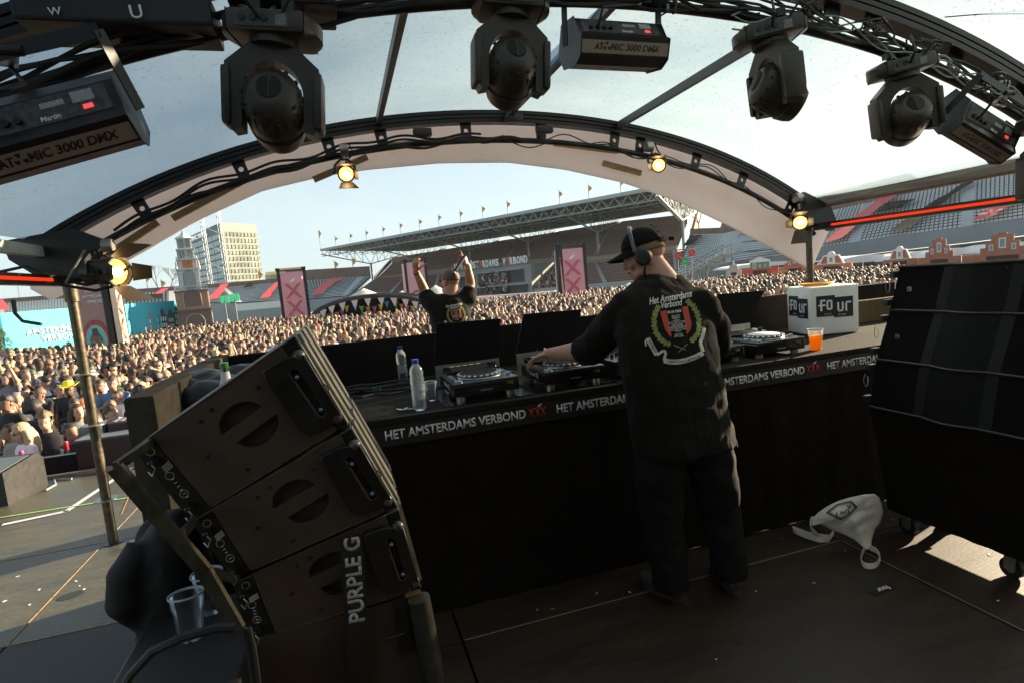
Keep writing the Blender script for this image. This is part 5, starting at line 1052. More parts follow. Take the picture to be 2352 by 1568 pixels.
    def wreath(path, side):
        polys = []
        for i in range(len(path)-1):
            for q in range(2):
                t = q/2; x = lerp(path[i][0], path[i+1][0], t); y = lerp(path[i][1], path[i+1][1], t); dx, dy = path[i+1][0]-path[i][0], path[i+1][1]-path[i][1]; a0 = math.atan2(dy, dx)
                for da in (-.65, .0, .65):
                    a = a0+math.pi+da; L = 30; w_ = 8; c, s_ = math.cos(a), math.sin(a); polys.append([(x, y), (x+c*L*.35-s_*w_, y+s_*L*.35+c*w_), (x+c*L*.75-s_*w_*.7, y+s_*L*.75+c*w_*.7), (x+c*L, y+s_*L), (x+c*L*.75+s_*w_*.7, y+s_*L*.75-c*w_*.7), (x+c*L*.35+s_*w_, y+s_*L*.35-c*w_)])
        shape(polys, 'print_wreath', OL)
    wreath([(797, 665), (782, 700), (776, 740), (780, 785), (795, 825), (822, 860), (860, 885), (905, 900)], -1); wreath([(1000, 625), (1030, 655), (1052, 700), (1063, 745), (1062, 790), (1048, 830), (1022, 860), (990, 885)], 1)
    strip([(900, 893), (980, 925)], 5, 'print_stem', mat('print_stem', (.30, .24, .17), .8)); strip([(990, 885), (932, 938)], 5, 'print_stem', mat('print_stem', (.30, .24, .17), .8))
    strip([(735, 852), (765, 905), (793, 955)], 30, 'print_ribbon', CRM); strip([(795, 955), (835, 928), (852, 940), (838, 990)], 16, 'print_ribbon', CRM)
    strip([(838, 990), (880, 1000), (930, 1000), (985, 988), (1040, 968), (1090, 942)], 32, 'print_ribbon', CRM); strip([(1096, 785), (1088, 830), (1070, 880), (1080, 910), (1088, 935)], 22, 'print_ribbon', CRM); strip([(735, 852), (720, 868), (724, 900)], 10, 'print_ribbon', CRM)
    DK_ = mat('print_dark', (.02, .02, .02), .8); lift0 = lift
    def low(s, x, y, w_, a, h):
        nonlocal lift; lift = lift0*1.6; word(s, x, y, w_, a, h, DK_, 'print_ribbon_words', .01); lift = lift0
    low('WATERKANT', 737, 866, 92, 1.06, 15); low('OLYMPISCH STADION', 862, 1006, 118, -.02, 15); low('AMSTERDAM', 986, 1001, 92, -.36, 15)

# ------------------------------------------------------------ THE DJ
dj = thing('person', 'DJ in black cap and oversized crest T-shirt, seen from behind, hand on a player', 'person', (1.5, 2.35, 0))
YD = 2.33; KW = [.88]
def ring_px(xl, yl, xr, yr, Y, b, n=28, pw=2.4, k=0):
    l, r = aY(xl, yl, Y), aY(xr, yr, Y); c = (l+r)/2; a = (r-l)/2*KW[0]; b *= KW[0]; out = []
    for i in range(n):
        t = 2*math.pi*i/n; ct, st_ = math.cos(t), math.sin(t); x = abs(ct)**(2/pw)*(1 if ct >= 0 else -1); y = abs(st_)**(2/pw)*(1 if st_ >= 0 else -1); out.append(c+a*x+V((0, y*b, 0)))
    return out
hc = aY(1480, 590, 2.52); fdir = V((-.80, .52, -.22)); udir = V((-.03, .12, 1)); HS = 1.0
neck_b = aY(1530, 660, 2.43); lsh = aY(1425, 712, 2.42); rsh = aY(1622, 705, 2.32); lel = aY(1345, 808, 2.66); lwr = aY(1262, 810, 2.93); rel = aY(1650, 795, 2.50); rwr = aY(1628, 815, 2.86)
mb = MB(); q, Bh = head_shape(mb, hc, fdir, udir, HS, neck_b)
chest = aY(1535, 760, 2.35); pel = aY(1570, 1010, 2.30)
limb(mb, [neck_b, chest, aY(1560, 880, 2.3), pel], [.075, .115, .11, .10], 20); limb(mb, [neck_b+V((0, 0, -.04)), lsh], [.07, .06]); limb(mb, [neck_b+V((0, 0, -.04)), rsh], [.07, .06])
limb(mb, [lsh, lel, lel.lerp(lwr, .35), lel.lerp(lwr, .75), lwr], [.058, .050, .051, .036, .028], 18); limb(mb, [rsh, rel, rel.lerp(rwr, .35), rwr], [.058, .048, .046, .028], 16)
kn = aY(1216, 836, 3.02); hand(mb, lwr, (V((kn.x, kn.y, lwr.z-.035))-lwr), (0, .05, -1), (.2, 1, .1), curl=(.30, .42, .42, .38), thumb=(-.25, -.15), s=1.02, spread=.2)
hand(mb, rwr, (.0, 1, -.15), (0, 0, -1), (-1, 0, 0), curl=(.4, .4, .4, .4))
hipl = aY(1515, 1040, 2.3); hipr = aY(1622, 1035, 2.28); knl = aY(1528, 1200, 2.36); knr = aY(1655, 1185, 2.30); anl = aY(1538, 1345, 2.35); anr = aY(1676, 1318, 2.30)
limb(mb, [pel, hipl, knl, anl], [.09, .075, .055, .042]); limb(mb, [pel, hipr, knr, anr], [.09, .075, .055, .042])
body = mb.build('body', SKIN, dj, True); fuse(body, .0058, 3)
face_bits(q, Bh, dj, HS)
# stubble hair: close cropped shell
mb = MB(); shell(mb, q, Bh, HS, (0, -.012, .03), (.0785, .1005, .091), lambda x, y, z: z > -.15 and y < .62); hr_ = mb.build('hair', mat('cropped_hair', (.26, .15, .09), .75, var=.25, vs=60, bump=.3, bs=400), dj, True); hr_.modifiers.new('Solidify', 'SOLIDIFY').thickness = .004
# cap
CAPM = mat('cap_cotton', (.014, .012, .012), .9, bump=.3, bs=300, spec=.1)
mb = MB(); shell(mb, q, Bh, HS, (0, -.008, .052), (.087, .108, .092), lambda x, y, z: z > -.02 and not (y < -.80 and z < .62 and abs(x) < .50), 36, 24); cap = mb.build('cap', CAPM, dj, True); m_ = cap.modifiers.new('Solidify', 'SOLIDIFY'); m_.thickness = .004
mb = MB(); n = 12; rs = []
for i in range(n+1):
    a = lerp(-1.0, 1.0, i/n); x = .082*math.sin(a*1.25); y0_ = .108*math.cos(a*1.25)*.9; rs.append([q(x, y0_, .05), q(x*1.08, y0_+.085*math.cos(a*1.3), .032-.02*abs(a)), q(x*1.08, y0_+.085*math.cos(a*1.3), .028-.02*abs(a)), q(x, y0_, .045)])
mb.rings(rs); mb.build('brim', CAPM, cap, True)
mb = MB(); pts = [q(.088*math.sin(a), -.008-.110*math.cos(a), .052) for a in [lerp(-.75, .75, i/12) for i in range(13)]]; mb.rings([[p+(udir*.011), p-(udir*.011), p-(udir*.011)-V((0, .003, 0)), p+(udir*.011)-V((0, .003, 0))] for p in pts]); mb.build('strap', CAPM, cap)
p0 = q(.02, -.125, .054); p1 = aY(1548, 548, p0.y-.01); mb = MB(); mb.beam(p0, p1, .003, .016); mb.build('strap_tail', CAPM, cap); mb = MB(); mb.box(p0-V((.012, .004, .012)), p0+V((.012, .004, .012))); mb.build('buckle', mat('brass', (.25, .2, .12), .35, .8), cap)
# headphones
hp = thing('headphones', 'black headphones with a blue grey band worn over the DJ cap', 'headphones', hc); HB = mat('headphone_band', (.05, .07, .11), .3, .2, coat=.4); rr_ = Bh.col[0]
mb = MB(); mb.tube([q(.102*math.sin(a), .030, .03+.128*math.cos(a)) for a in [lerp(-1.62, 1.62, i/24) for i in range(25)]], .010, 8); mb.build('band', HB, hp, True)
for s_ in (-1, 1):
    mb = MB(); c = q(s_*.098, .0, -.012); ax_ = Bh.col[0]*s_; mb.lathe([(.001, .022), (.030, .020), (.040, .010), (.042, -.004), (.036, -.016), (.02, -.02)], FR(c, Bh.col[1], z=ax_), 24); mb.build('ear_cup', mat('ear_cup_black', (.015, .014, .015), .55), hp, True)
    mb = MB(); mb.tube([q(s_*.104, .028, .03), q(s_*.116, .022, .0), q(s_*.118, .0, -.012)], .005, 6); mb.build('yoke', BLKM, hp, True)
mb = MB(); mb.tube([q(-.112, .0, -.045), q(-.108, .015, -.085), q(-.10, .02, -.10)], [.006, .007, .008], 8); mb.build('cable_plug', BLKM, hp, True)
# T-shirt
mb = MB(); RS = [ring_px(1474, 632, 1562, 634, 2.45, .085), ring_px(1445, 650, 1590, 655, 2.43, .11), ring_px(1415, 680, 1622, 678, 2.40, .135), ring_px(1400, 720, 1640, 720, 2.37, .15), ring_px(1405, 780, 1650, 785, 2.33, .165), ring_px(1418, 860, 1660, 865, 2.30, .17), ring_px(1432, 940, 1672, 935, 2.29, .17), ring_px(1444, 1010, 1688, 990, 2.28, .175), ring_px(1450, 1052, 1694, 1012, 2.28, .175)]
mb.rings(RS)
limb(mb, [aY(1440, 705, 2.40), aY(1392, 765, 2.52), aY(1358, 802, 2.60)], [.082, .086, .080], 20); mb.cyl(aY(1358, 802, 2.60), aY(1337, 806, 2.66), .082, .080, 22)
limb(mb, [aY(1605, 700, 2.33), aY(1640, 752, 2.40)], [.085, .082], 20); mb.cyl(aY(1640, 752, 2.40), aY(1643, 800, 2.46), .080, .078, 20)
shirt = mb.build('t_shirt', TEE, dj, True); fuse(shirt, .011, 6); folds(shirt, .022, .10, 'dj'); 
tx2 = bpy.data.textures.new('fine_fold', 'CLOUDS'); tx2.noise_scale = .045; d = shirt.modifiers.new('Fine', 'DISPLACE'); d.texture = tx2; d.strength = .008
# trousers and shoes
mb = MB()
for P_, W_2 in (((aY(1520, 1000, 2.3), aY(1512, 1080, 2.3), aY(1522, 1200, 2.33), aY(1538, 1320, 2.33)), (.125, .118, .098, .088)), ((aY(1620, 985, 2.28), aY(1634, 1070, 2.28), aY(1655, 1180, 2.30), aY(1676, 1296, 2.29)), (.125, .115, .095, .085))): limb(mb, P_, W_2, 20); mb.cyl(P_[-1], P_[-1]+V((0, 0, -.06)), W_2[-1], W_2[-1]*.95, 20)
mb.ell(aY(1568, 985, 2.29), (.185, .14, .17), 20, 12); tr_ = mb.build('trousers', DENIM, dj, True); fuse(tr_, .012, 4); folds(tr_, .022, .09, 'trousers')
SHOE = mat('shoe_mesh', (.05, .035, .03), .7, var=.5, vs=30, bump=.3, bs=80); SOLE = mat('shoe_sole', (.05, .035, .028), .6, var=.3, vs=20)
for (a, d_) in ((V((anl.x+.01, anl.y, 0)), V((-.30, .95, 0))), (V((anr.x, anr.y, 0)), V((.25, .96, 0)))):
    d_.normalize(); mb = MB(); Bq = Matrix((V((d_.y, -d_.x, 0)), d_, V((0, 0, 1)))).transposed().to_4x4(); mb.ell(a+d_*-.02+V((0, 0, .055)), (.046, .065, .055), 14, 10, T=Bq); mb.ell(a+d_*.10+V((0, 0, .045)), (.052, .10, .042), 14, 10, T=Bq); mb.ell(a+V((0, 0, .09)), (.045, .05, .05), 14, 8, T=Bq); sh = mb.build('shoe', SHOE, dj, True); fuse(sh, .009, 3)
    mb = MB(); out = [(.035*math.cos(t)*(1.35 if math.sin(t) > 0 else 1.1), .05+.15*math.sin(t)) for t in [i*.314 for i in range(20)]]; mb.prism(out, FR(a+V((0, 0, .001)), (d_.y, -d_.x, 0), d_), .024); mb.build('sole', SOLE, sh)
m_dj = lambda X, Y: ((1300+X/2.613)*.9408, (500+Y/2.613)*.9408)
print_graphic(shirt, shirt, m_dj)

# ------------------------------------------------------------ THE MC
KW[0] = 1.04
mc = thing('person', 'MC with shaved head and black crest T-shirt, both arms raised, back to the camera', 'person', (1.0, 5.5, 0)); YM = 5.45
hm = aY(1034, 647, YM); fm = V((-.45, .85, .12)); um = V((0, 0, 1)); mb = MB(); nb = aY(1032, 684, YM-.02); q2, B2 = head_shape(mb, hm, fm, um, .98, nb)
ls = aY(992, 700, YM); rs2 = aY(1066, 694, YM-.03); le = aY(975, 668, YM+.12); lw = aY(954.5, 622, YM+.05); re_ = aY(1081, 655, YM+.05); rw = aY(1073.5, 610, YM+.02)
limb(mb, [nb, aY(1032, 720, YM), aY(1034, 780, YM), V((aY(1034, 780, YM).x, YM, .92))], [.075, .10, .10, .11], 18); limb(mb, [nb+V((0, 0, -.04)), ls], [.055, .05]); limb(mb, [nb+V((0, 0, -.04)), rs2], [.055, .05])
limb(mb, [ls, le, le.lerp(lw, .35), lw], [.052, .047, .044, .028], 16); limb(mb, [rs2, re_, re_.lerp(rw, .35), rw], [.052, .047, .046, .029], 16)
hand(mb, lw, aY(954, 600, YM)-lw, (.6, .8, 0), (1, -.3, 0), curl=(.02, 1.2, 1.3, 1.3), thumb=(.5, .1), s=.98); hand(mb, rw, aY(1067, 590, YM)-rw, (-.8, .6, 0), (-.5, -.7, 0), curl=(.04, 1.1, 1.2, 1.2), thumb=(.6, .3), s=.98)
hx_ = aY(1034, 780, YM).x
for s_ in (-.1, .1): limb(mb, [(hx_, YM, .92), (hx_+s_, YM, .85), (hx_+s_*1.3, YM+.03, .48), (hx_+s_*1.4, YM, .08)], [.12, .09, .058, .045])
body = mb.build('body', SKIN2, mc, True); fuse(body, .0075, 3); face_bits(q2, B2, mc, .98)
mb = MB(); shell(mb, q2, B2, .98, (0, -.012, .033), (.0785, .1005, .0905), lambda x, y, z: z > -.1 and y < .7); mb.build('hair', mat('shaved_hair', (.10, .055, .035), .7, var=.3, vs=60), mc, True).modifiers.new('Solidify', 'SOLIDIFY').thickness = .003
mb = MB(); mb.ell(q2(0, .045, -.085), (.056, .052, .040), 14, 10, T=B2.to_4x4()); mb.build('beard', mat('beard_dark', (.03, .018, .012), .8, bump=.4, bs=120), mc, True)
mb = MB(); mb.tube([q2(-.083, -.02, .012), q2(-.080, .05, .016), q2(-.06, .098, .014), q2(.06, .098, .014), q2(.080, .05, .016), q2(.083, -.02, .012)], .004, 6)
for s_ in (-1, 1): mb.ell(q2(s_*.033, .101, .008), (.026, .006, .018), 12, 8, T=B2.to_4x4())
tag(mb.build('sunglasses', GLOSS, None, True), 'black sunglasses on the face of the MC', 'sunglasses')
mb = MB(); mb.rings([ring_px(1012, 676, 1050, 676, YM, .085), ring_px(1000, 683, 1062, 681, YM, .10), ring_px(988, 694, 1072, 690, YM, .125), ring_px(984, 712, 1078, 708, YM, .14), ring_px(990, 735, 1078, 732, YM, .155), ring_px(996, 770, 1072, 768, YM, .155), ring_px(1000, 800, 1070, 800, YM, .155), ring_px(1000, 822, 1072, 822, YM, .155)])
limb(mb, [nb+V((0, 0, -.05)), aY(1000, 700, YM), aY(985, 690, YM+.06)], [.095, .10, .092], 18); mb.cyl(aY(985, 690, YM+.06), aY(977, 673, YM+.10), .086, .078, 18); limb(mb, [nb+V((0, 0, -.05)), aY(1062, 698, YM), aY(1074, 685, YM)], [.095, .10, .09], 18); mb.cyl(aY(1074, 685, YM), aY(1079, 663, YM+.03), .084, .074, 18)
sh2 = mb.build('t_shirt', TEE, mc, True); fuse(sh2, .012, 5); folds(sh2, .02, .11, 'mc')
mb = MB(); 
for s_ in (-.1, .1): limb(mb, [(hx_+s_, YM, .95), (hx_+s_*1.3, YM+.02, .5), (hx_+s_*1.35, YM, .1)], [.12, .095, .08], 16)
o = mb.build('trousers', DENIM, mc, True); fuse(o, .014, 3)
for s_ in (-1, 1):
    mb = MB(); mb.ell((hx_+s_*.14, YM+.07, .045), (.05, .14, .045), 12, 8); mb.build('shoe', SHOE, mc, True)
for w_, c_, nm in ((lw, lw.lerp(le, .12), 'wristband'), (rw, rw.lerp(re_, .06), 'wristband'), (rw, rw.lerp(re_, .12), 'watch')):
    dd_ = (w_-c_).normalized(); mb = MB(); mb.lathe([(.029, -.009), (.034, -.009), (.034, .009), (.029, .009)], FR(c_, dd_.orthogonal(), z=dd_), 16); mb.build(nm, mat('band_dark', (.12, .03, .02), .6) if w_ is lw else mat('band_gold', (.55, .40, .22), .4, .5), mc, True)
ma, mb_ = aY(1068, 588, YM-.05), aY(1044, 626, YM-.12); mic = thing('microphone', 'black microphone held slanting in the right raised hand of the MC', 'microphone', ma); mb = MB(); d_ = (mb_-ma).normalized(); mb.cyl(ma, ma+d_*.20, .014, .021, 16); mb.build('handle', BLK, mic, True); mb = MB(); mb.ell(ma+d_*.225, .026, 14, 10); mb.build('grille', mat('mic_grille', (.08, .09, .10), .35, .7, bump=.6, bs=300), mic, True)
k_ = .1365; bx_, by_ = (950+805/5.81)*.9408, (580+1000/5.81)*.9408
print_graphic(sh2, sh2, lambda X, Y: (bx_+(X-745)*k_+ (Y-625)*.0, by_+(Y-640)*k_+.0*(X-745)), .006)
# ============================================================ STADIUM
CONC = mat('concrete', (.33, .35, .36), .8, var=.15, vs=.25); CONCD = mat('dark_concrete', (.10, .11, .11), .85, var=.3, vs=.3)
BRK = mat('brick_wall', (.20, .13, .105), .85, var=.25, vs=1.2); SEATG = mat('grey_seat', (.52, .56, .57), .5); SEATB = mat('brown_seat', (.24, .13, .10), .6)
TERR = mat('terrace_grey', (.10, .12, .125), .85, var=.3, vs=.3)
COVR = mat('red_cover', (.55, .03, .035), .6, var=.15, vs=.6); COVB = mat('black_cover', (.012, .013, .014), .95, var=.3, vs=.6, spec=.03)
def za(X, Y, ox, oy, s): return ((ox+X/s)*.9408, (oy+Y/s)*.9408)
def frs(P, t):
    """interpolate list of points by index"""
    n = len(P)-1; k = min(int(t*n), n-1); return P[k].lerp(P[k+1], t*n-k)
class Stand:
    def __init__(s, name, label, st, cat='grandstand'):
        s.B = [aD(*q[:3]) for q in st]; s.T = [aD(*q[3:6]) for q in st]
        c = s.B[len(s.B)//2]; s.t = thing(name, label, cat, (c.x, c.y, ZG))
    def P(s, u, v): return frs(s.B, u).lerp(frs(s.T, u), v)
    def N(s, u, v):
        e = .01; a = s.P(min(1, u+e), v)-s.P(max(0, u-e), v); b = s.P(u, min(1, v+e))-s.P(u, max(0, v-e)); n = a.cross(b).normalized()
        return n if n.z > 0 else -n
    def seats(s, rows, pitch, m, v0=0, v1=1, aisle=12, u0=0, u1=1, name='seating', skip=None):
        L = sum((s.B[i+1]-s.B[i]).length for i in range(len(s.B)-1)); nu = int(L*(u1-u0)/pitch); mb = MB()
        terr = MB(); g = []
        hz3 = .5*abs(s.T[0].z-s.B[0].z+s.T[-1].z-s.B[-1].z)/2*(v1-v0)/rows+.02
        for j in range(rows):
            for i in range(nu):
                if aisle and i % aisle < 2: continue
                u = u0+(u1-u0)*(i+.5)/nu; v = v0+(v1-v0)*(j+.5)/rows
                if skip and skip(u, v): continue
                p = s.P(u, v); a = s.P(min(1, u+.004), v)-s.P(max(0, u-.004), v)
                if a.length < 1e-6: continue
                a.normalize(); w_ = a*pitch*.46; f = V((a.y, -a.x, 0)); f = f if f.dot(CAM-p) > 0 else -f; hh = V((0, 0, hz3)); z0 = V((0, 0, .0))
                q = [p-w_+z0, p+w_+z0, p+w_+z0+hh, p-w_+z0+hh, p-w_+z0+f*.2, p+w_+z0+f*.2]
                n = len(mb.v); mb.v += [tuple(x) for x in q]; mb.f += [(n, n+1, n+2, n+3), (n, n+4, n+5, n+1)]; mb.m += [0, 0]
        me = bpy.data.meshes.new(name); me.from_pydata(mb.v, [], mb.f); me.materials.append(m); o = link(name, me, s.t); o['kind'] = 'stuff'
        for i in range(aisle, nu, aisle):
            u = u0+(u1-u0)*(i+1)/nu; du = .35/L; m2 = MB(); m2.rings([[s.P(u-du, v)+V((0, 0, .05)), s.P(min(1, u+du), v)+V((0, 0, .05))] for v in [v0+(v1-v0)*q/8 for q in range(9)]], cap=False, close=False); m2.build('aisle_stair', CONC, s.t)
        return o
    def terrace(s, m, dz=-.3, v0=0, v1=1, n=16, name='terrace', rows=14, u0=0, u1=1):
        n = (len(s.B)-1)*8
        mb = MB(); g = [];
        for j in range(rows):
            va = v0+(v1-v0)*j/rows; vb = v0+(v1-v0)*(j+1)/rows
            for i in range(n):
                a, b = u0+(u1-u0)*i/n, u0+(u1-u0)*(i+1)/n; pa, pb = s.P(a, va), s.P(b, va); qa, qb = s.P(a, vb), s.P(b, vb); za_ = V((0, 0, dz))
                mb.quad(pa+za_, pb+za_, V((qb.x, qb.y, pb.z+dz)), V((qa.x, qa.y, pa.z+dz))); mb.quad(V((qa.x, qa.y, pa.z+dz)), V((qb.x, qb.y, pb.z+dz)), qb+za_, qa+za_)
        return mb.build(name, m, s.t)
    def band(s, m, lo, hi, v=1, off=0, name='rim_wall', n=24, u0=0, u1=1, th=.6):
        """vertical wall along the edge v; lo/hi heights relative to the edge (or absolute when tuple ('z',z))"""
        mb = MB(); rs = []
        for i in range(n+1):
            u = u0+(u1-u0)*i/n; p = s.P(u, v); q = s.P(u, 1-v if v in (0, 1) else 0); d = (p-q); d.z = 0; d.normalize(); p = p+d*off
            l_ = lo if not isinstance(lo, tuple) else lo[1]-p.z; h_ = hi(u) if callable(hi) else hi
            rs.append([p+V((0, 0, l_)), p+d*th+V((0, 0, l_)), p+d*th+V((0, 0, h_)), p+V((0, 0, h_))])
        mb.rings(rs); return mb.build(name, m, s.t)
    def loc(s, px, py):
        best = None
        for i in range(81):
            for j in range(21):
                p = s.P(i/80, j/20); q = pj(p); d = (q[0]-px)**2+(q[1]-py)**2
                if best is None or d < best[0]: best = (d, i/80, j/20)
        return best[1], best[2]
    def cover(s, pts, m, name, lift=.55):
        uv = [s.loc(*p) for p in pts]; mb = MB(); N_ = 8; g = []
        for j in range(N_+1):
            for i in range(3):
                a = V((*uv[0], 0)).lerp(V((*uv[1], 0)), i/2); b = V((*uv[3], 0)).lerp(V((*uv[2], 0)), i/2); c = a.lerp(b, j/N_); g.append(s.P(c.x, c.y)+V((0, 0, lift+.08*math.sin(j*2.2+i))))
        mb.add(g, [(j*3+i, j*3+i+1, (j+1)*3+i+1, (j+1)*3+i) for j in range(N_) for i in range(2)]); return mb.build(name, m, s.t, True)
# ---- left bowl
z4 = lambda X, Y: za(X, Y, 0, 500, 2.412)
zt = lambda X, Y: za(X, Y, 300, 500, 4.48)
st = [(-160, 742, 66, -160, 712, 84), (0, 722, 70, 0, 698, 90), (180, 711, 74, 180, 684, 94), (405, 696, 78, 405, 668, 98), (560, 695, 80, 520, 660, 100), (700, 688, 82, 660, 648, 100), (800, 680, 86, 850, 635, 108)]
S1 = Stand('bowl_stand', 'curved low grey seated stand with red covers left of the roofed grandstand', st)
S1.terrace(TERR, n=40, rows=12); S1.seats(15, .30, SEATG, aisle=26); S1.band(BRK, -.3, lambda u: .75 if u < .82 else 1.9, 1, .2, 'rim_wall', 60); S1.band(CONC, ('z', ZG), -.1, 0, 0, 'front_wall', 40, th=.3)
for pts, m, nm in (([z4(0, 585), z4(20, 580), z4(50, 640), z4(0, 645)], COVR, 'red_cover'), ([z4(735, 535), z4(795, 530), z4(780, 585), z4(735, 588)], COVB, 'black_cover'), ([z4(935, 515), z4(985, 512), z4(970, 545), z4(920, 545)], COVR, 'red_cover'), ([z4(880, 555), z4(975, 548), z4(970, 575), z4(870, 577)], COVB, 'black_cover'),
                   ([z4(1300, 490), z4(1345, 487), z4(1290, 575), z4(1225, 585)], COVR, 'red_cover'), ([z4(1460, 480), z4(1505, 478), z4(1480, 505), z4(1440, 507)], COVB, 'black_cover'), ([z4(1630, 480), z4(1660, 476), z4(1590, 590), z4(1532, 593)], COVR, 'red_cover'), ([z4(1975, 455), z4(2032, 448), z4(1910, 580), z4(1845, 585)], COVR, 'red_cover')):
    S1.cover(pts, m, nm)
# ---- right stand (near, large)
z5 = lambda X, Y: za(X, Y, 1650, 520, 5.88)
zz = lambda X, Y: za(X, Y, 1900, 400, 3.92)
st = [(1540, 640, 66, 1585, 540, 84), (1640, 612, 62, 1660, 538, 80), (1700, 601, 60, 1745, 520, 78), (1790, 590, 57, 1830, 505, 75), (1888, 570, 54, 1925, 482, 72), (2042, 547, 49, 2070, 450, 66), (2226, 523, 44, 2230, 420, 60), (2420, 494, 39, 2420, 380, 54)]
S2 = Stand('bowl_stand', 'large grey seated stand with red and black covers behind the market stalls at the right', st)
S2.terrace(TERR, n=40, rows=18); S2.seats(18, .27, SEATG, aisle=26); S2.band(BRK, -.3, lambda u: .9 if u < .14 else 2.4 if u < .75 else 1.6, 1, .2, 'rim_wall', 60)
S2.band(mat('grey_parapet', (.20, .23, .25), .7, var=.1, vs=.4), -1.15, .1, 0, -.05, 'parapet', 50, th=.3); S2.band(CONCD, ('z', ZG), -1.2, 0, .9, 'lower_wall', 50, th=.3)
S2.band(mat('teal_glass', (.05, .16, .16), .25), -2.2, -1.3, 0, .6, 'window_band', 50, u0=.5, u1=.95, th=.2)
for pts, m, nm in (([z5(1040, 230), z5(1195, 190), z5(1080, 335), z5(915, 350)], COVR, 'red_cover'), ([z5(220, 400), z5(360, 375), z5(240, 500), z5(110, 530)], COVB, 'black_cover'), ([z5(1620, 400), z5(1700, 460), z5(1500, 600), z5(1370, 605)], COVB, 'black_cover'), ([zz(990, 360), zz(1150, 320), zz(590, 770), zz(422, 800)], COVR, 'red_cover'),
                   ([zz(1780, 215), zz(1950, 185), zz(1230, 690), zz(1060, 710)], COVB, 'black_cover'), ([zz(2190, 380), zz(2350, 390), zz(2060, 585), zz(1822, 610)], COVR, 'red_cover'), ([zz(1020, 430), zz(1285, 400), zz(1200, 475), zz(930, 505)], COVB, 'black_cover')):
    S2.cover(pts, m, nm)
# ---- stair tower in front of the right stand
t = thing('steel_stair', 'steel scaffold stair with railings against the right stand', 'stairs', aD(1640, 640, 56)); STL = mat('scaffold_grey', (.16, .19, .20), .5, .5)
a = aD(1575, 640, 56); b = aD(1672, 585, 58); mb = MB()
for q in range(16):
    p = a.lerp(b, q/15); mb.box(p-V((.7, .6, .04)), p+V((.7, .6, .04)))
mb.build('tread', mat('stair_tan', (.32, .29, .22), .8), t)
mb = MB()
for s in (-.6, .6): mb.beam(a+V((0, s, 1)), b+V((0, s, 1)), .06, .06)
for q in range(0, 16, 3):
    for s in (-.6, .6): p = a.lerp(b, q/15)+V((0, s, 0)); mb.beam((p.x, p.y, ZG), p+V((0, 0, 1)), .07, .07)
mb.build('railing', STL, t)
a = aD(1680, 585, 60); b = aD(1775, 600, 58)
for lv in range(5):
    mb = MB(); z = ZG+.6+lv*1.0; p = aD(1700-lv*2+lv*12, 620, 58); mb.box((p.x-1.2, p.y-.6, z), (p.x+2.2, p.y+.8, z+.12)); mb.build('landing', STL, t)
mb = MB(); p = aD(1762, 548, 70)
# ---- X signs
for (x, y, c, lb, ch) in ((1558, 588, (.75, .05, .04), 'red square sign with a black edged cross, left one beside the stair', 'X'), (1589, 581, (.75, .05, .04), 'red square sign with a cross, right one beside the stair', 'X'), (1573, 601, (.02, .35, .12), 'green square sign below the two red crosses', None)):
    p = aD(x, y, 50); s = .30; t = thing('square_sign', lb, 'sign', p, 0, 'square signs on the scaffold'); T = FR(p, _r0, (0, 0, 1))
    mb = MB(); mb.box((-s, -s, -.03), (s, s, 0), T=T); mb.build('frame', mat('sign_edge'+('r' if ch else 'g'), c, .5), t)
    mb = MB(); mb.box((-s*.82, -s*.82, .0), (s*.82, s*.82, .02), T=T); mb.build('panel', mat('sign_dark', (.08, .03, .03), .5) if ch else mat('sign_green', (.02, .33, .12), .5), t)
    mb = MB()
    if ch:
        for d in (-1, 1): mb.beam(T @ V((-s*.7, -s*.7*d, .03)), T @ V((s*.7, s*.7*d, .03)), .12, .02, up=tuple(_y0))
    else: mb.box((-s*.6, -.02, .02), (s*.6, .02, .03), T=T)
    mb.build('mark', mat('mark_red', (.9, .08, .03), .5) if ch else WHITE, t)
    mb = MB(); mb.beam(p+V((0, .1, 0)), V((p.x, p.y+.1, ZG)), .07, .07); mb.build('pole', STL, t)

# ---- main roofed grandstand
zA = lambda X, Y: za(X, Y, 780, 440, 4.9)
zB = lambda X, Y: za(X, Y, 1240, 430, 4.523)
def dz(px, py, h): return h*F/(hor(px)-py)           # depth at which the sight line is h above the eye
FLp = (737, 577); FRp = (1503.6, 436.5); RLp = (850, 584); RRp = (1599, 477)
HR = 10.2; FLw = aD(*FLp, dz(*FLp, HR)); FRw = aD(*FRp, dz(*FRp, HR)); RRw = aD(*RRp, dz(*RRp, HR)); RLw = RRw+(FLw-FRw)
tm = (lambda a, b: thing('roofed_grandstand', 'long roofed grandstand with brown seats, steel trusses and flags on its roof', 'grandstand', (a.lerp(b, .5).x, a.lerp(b, .5).y, ZG)))(FLw, RRw)
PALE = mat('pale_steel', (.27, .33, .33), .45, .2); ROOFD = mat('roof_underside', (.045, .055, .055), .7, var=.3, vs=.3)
al = (FRw-FLw).normalized(); ac = (RRw-FRw); LEN = (FRw-FLw).length; WID = ac.length; acn = ac.normalized(); print('GS', LEN, WID)
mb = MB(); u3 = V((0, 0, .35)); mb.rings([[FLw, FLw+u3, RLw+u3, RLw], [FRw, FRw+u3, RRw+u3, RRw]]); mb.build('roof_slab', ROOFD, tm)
mb = MB(); mb.beam(FLw-acn*.1+V((0, 0, .2)), FRw-acn*.1+V((0, 0, .2)), .15, .5); mb.build('roof_edge', mat('edge_grey', (.35, .40, .41), .5), tm)
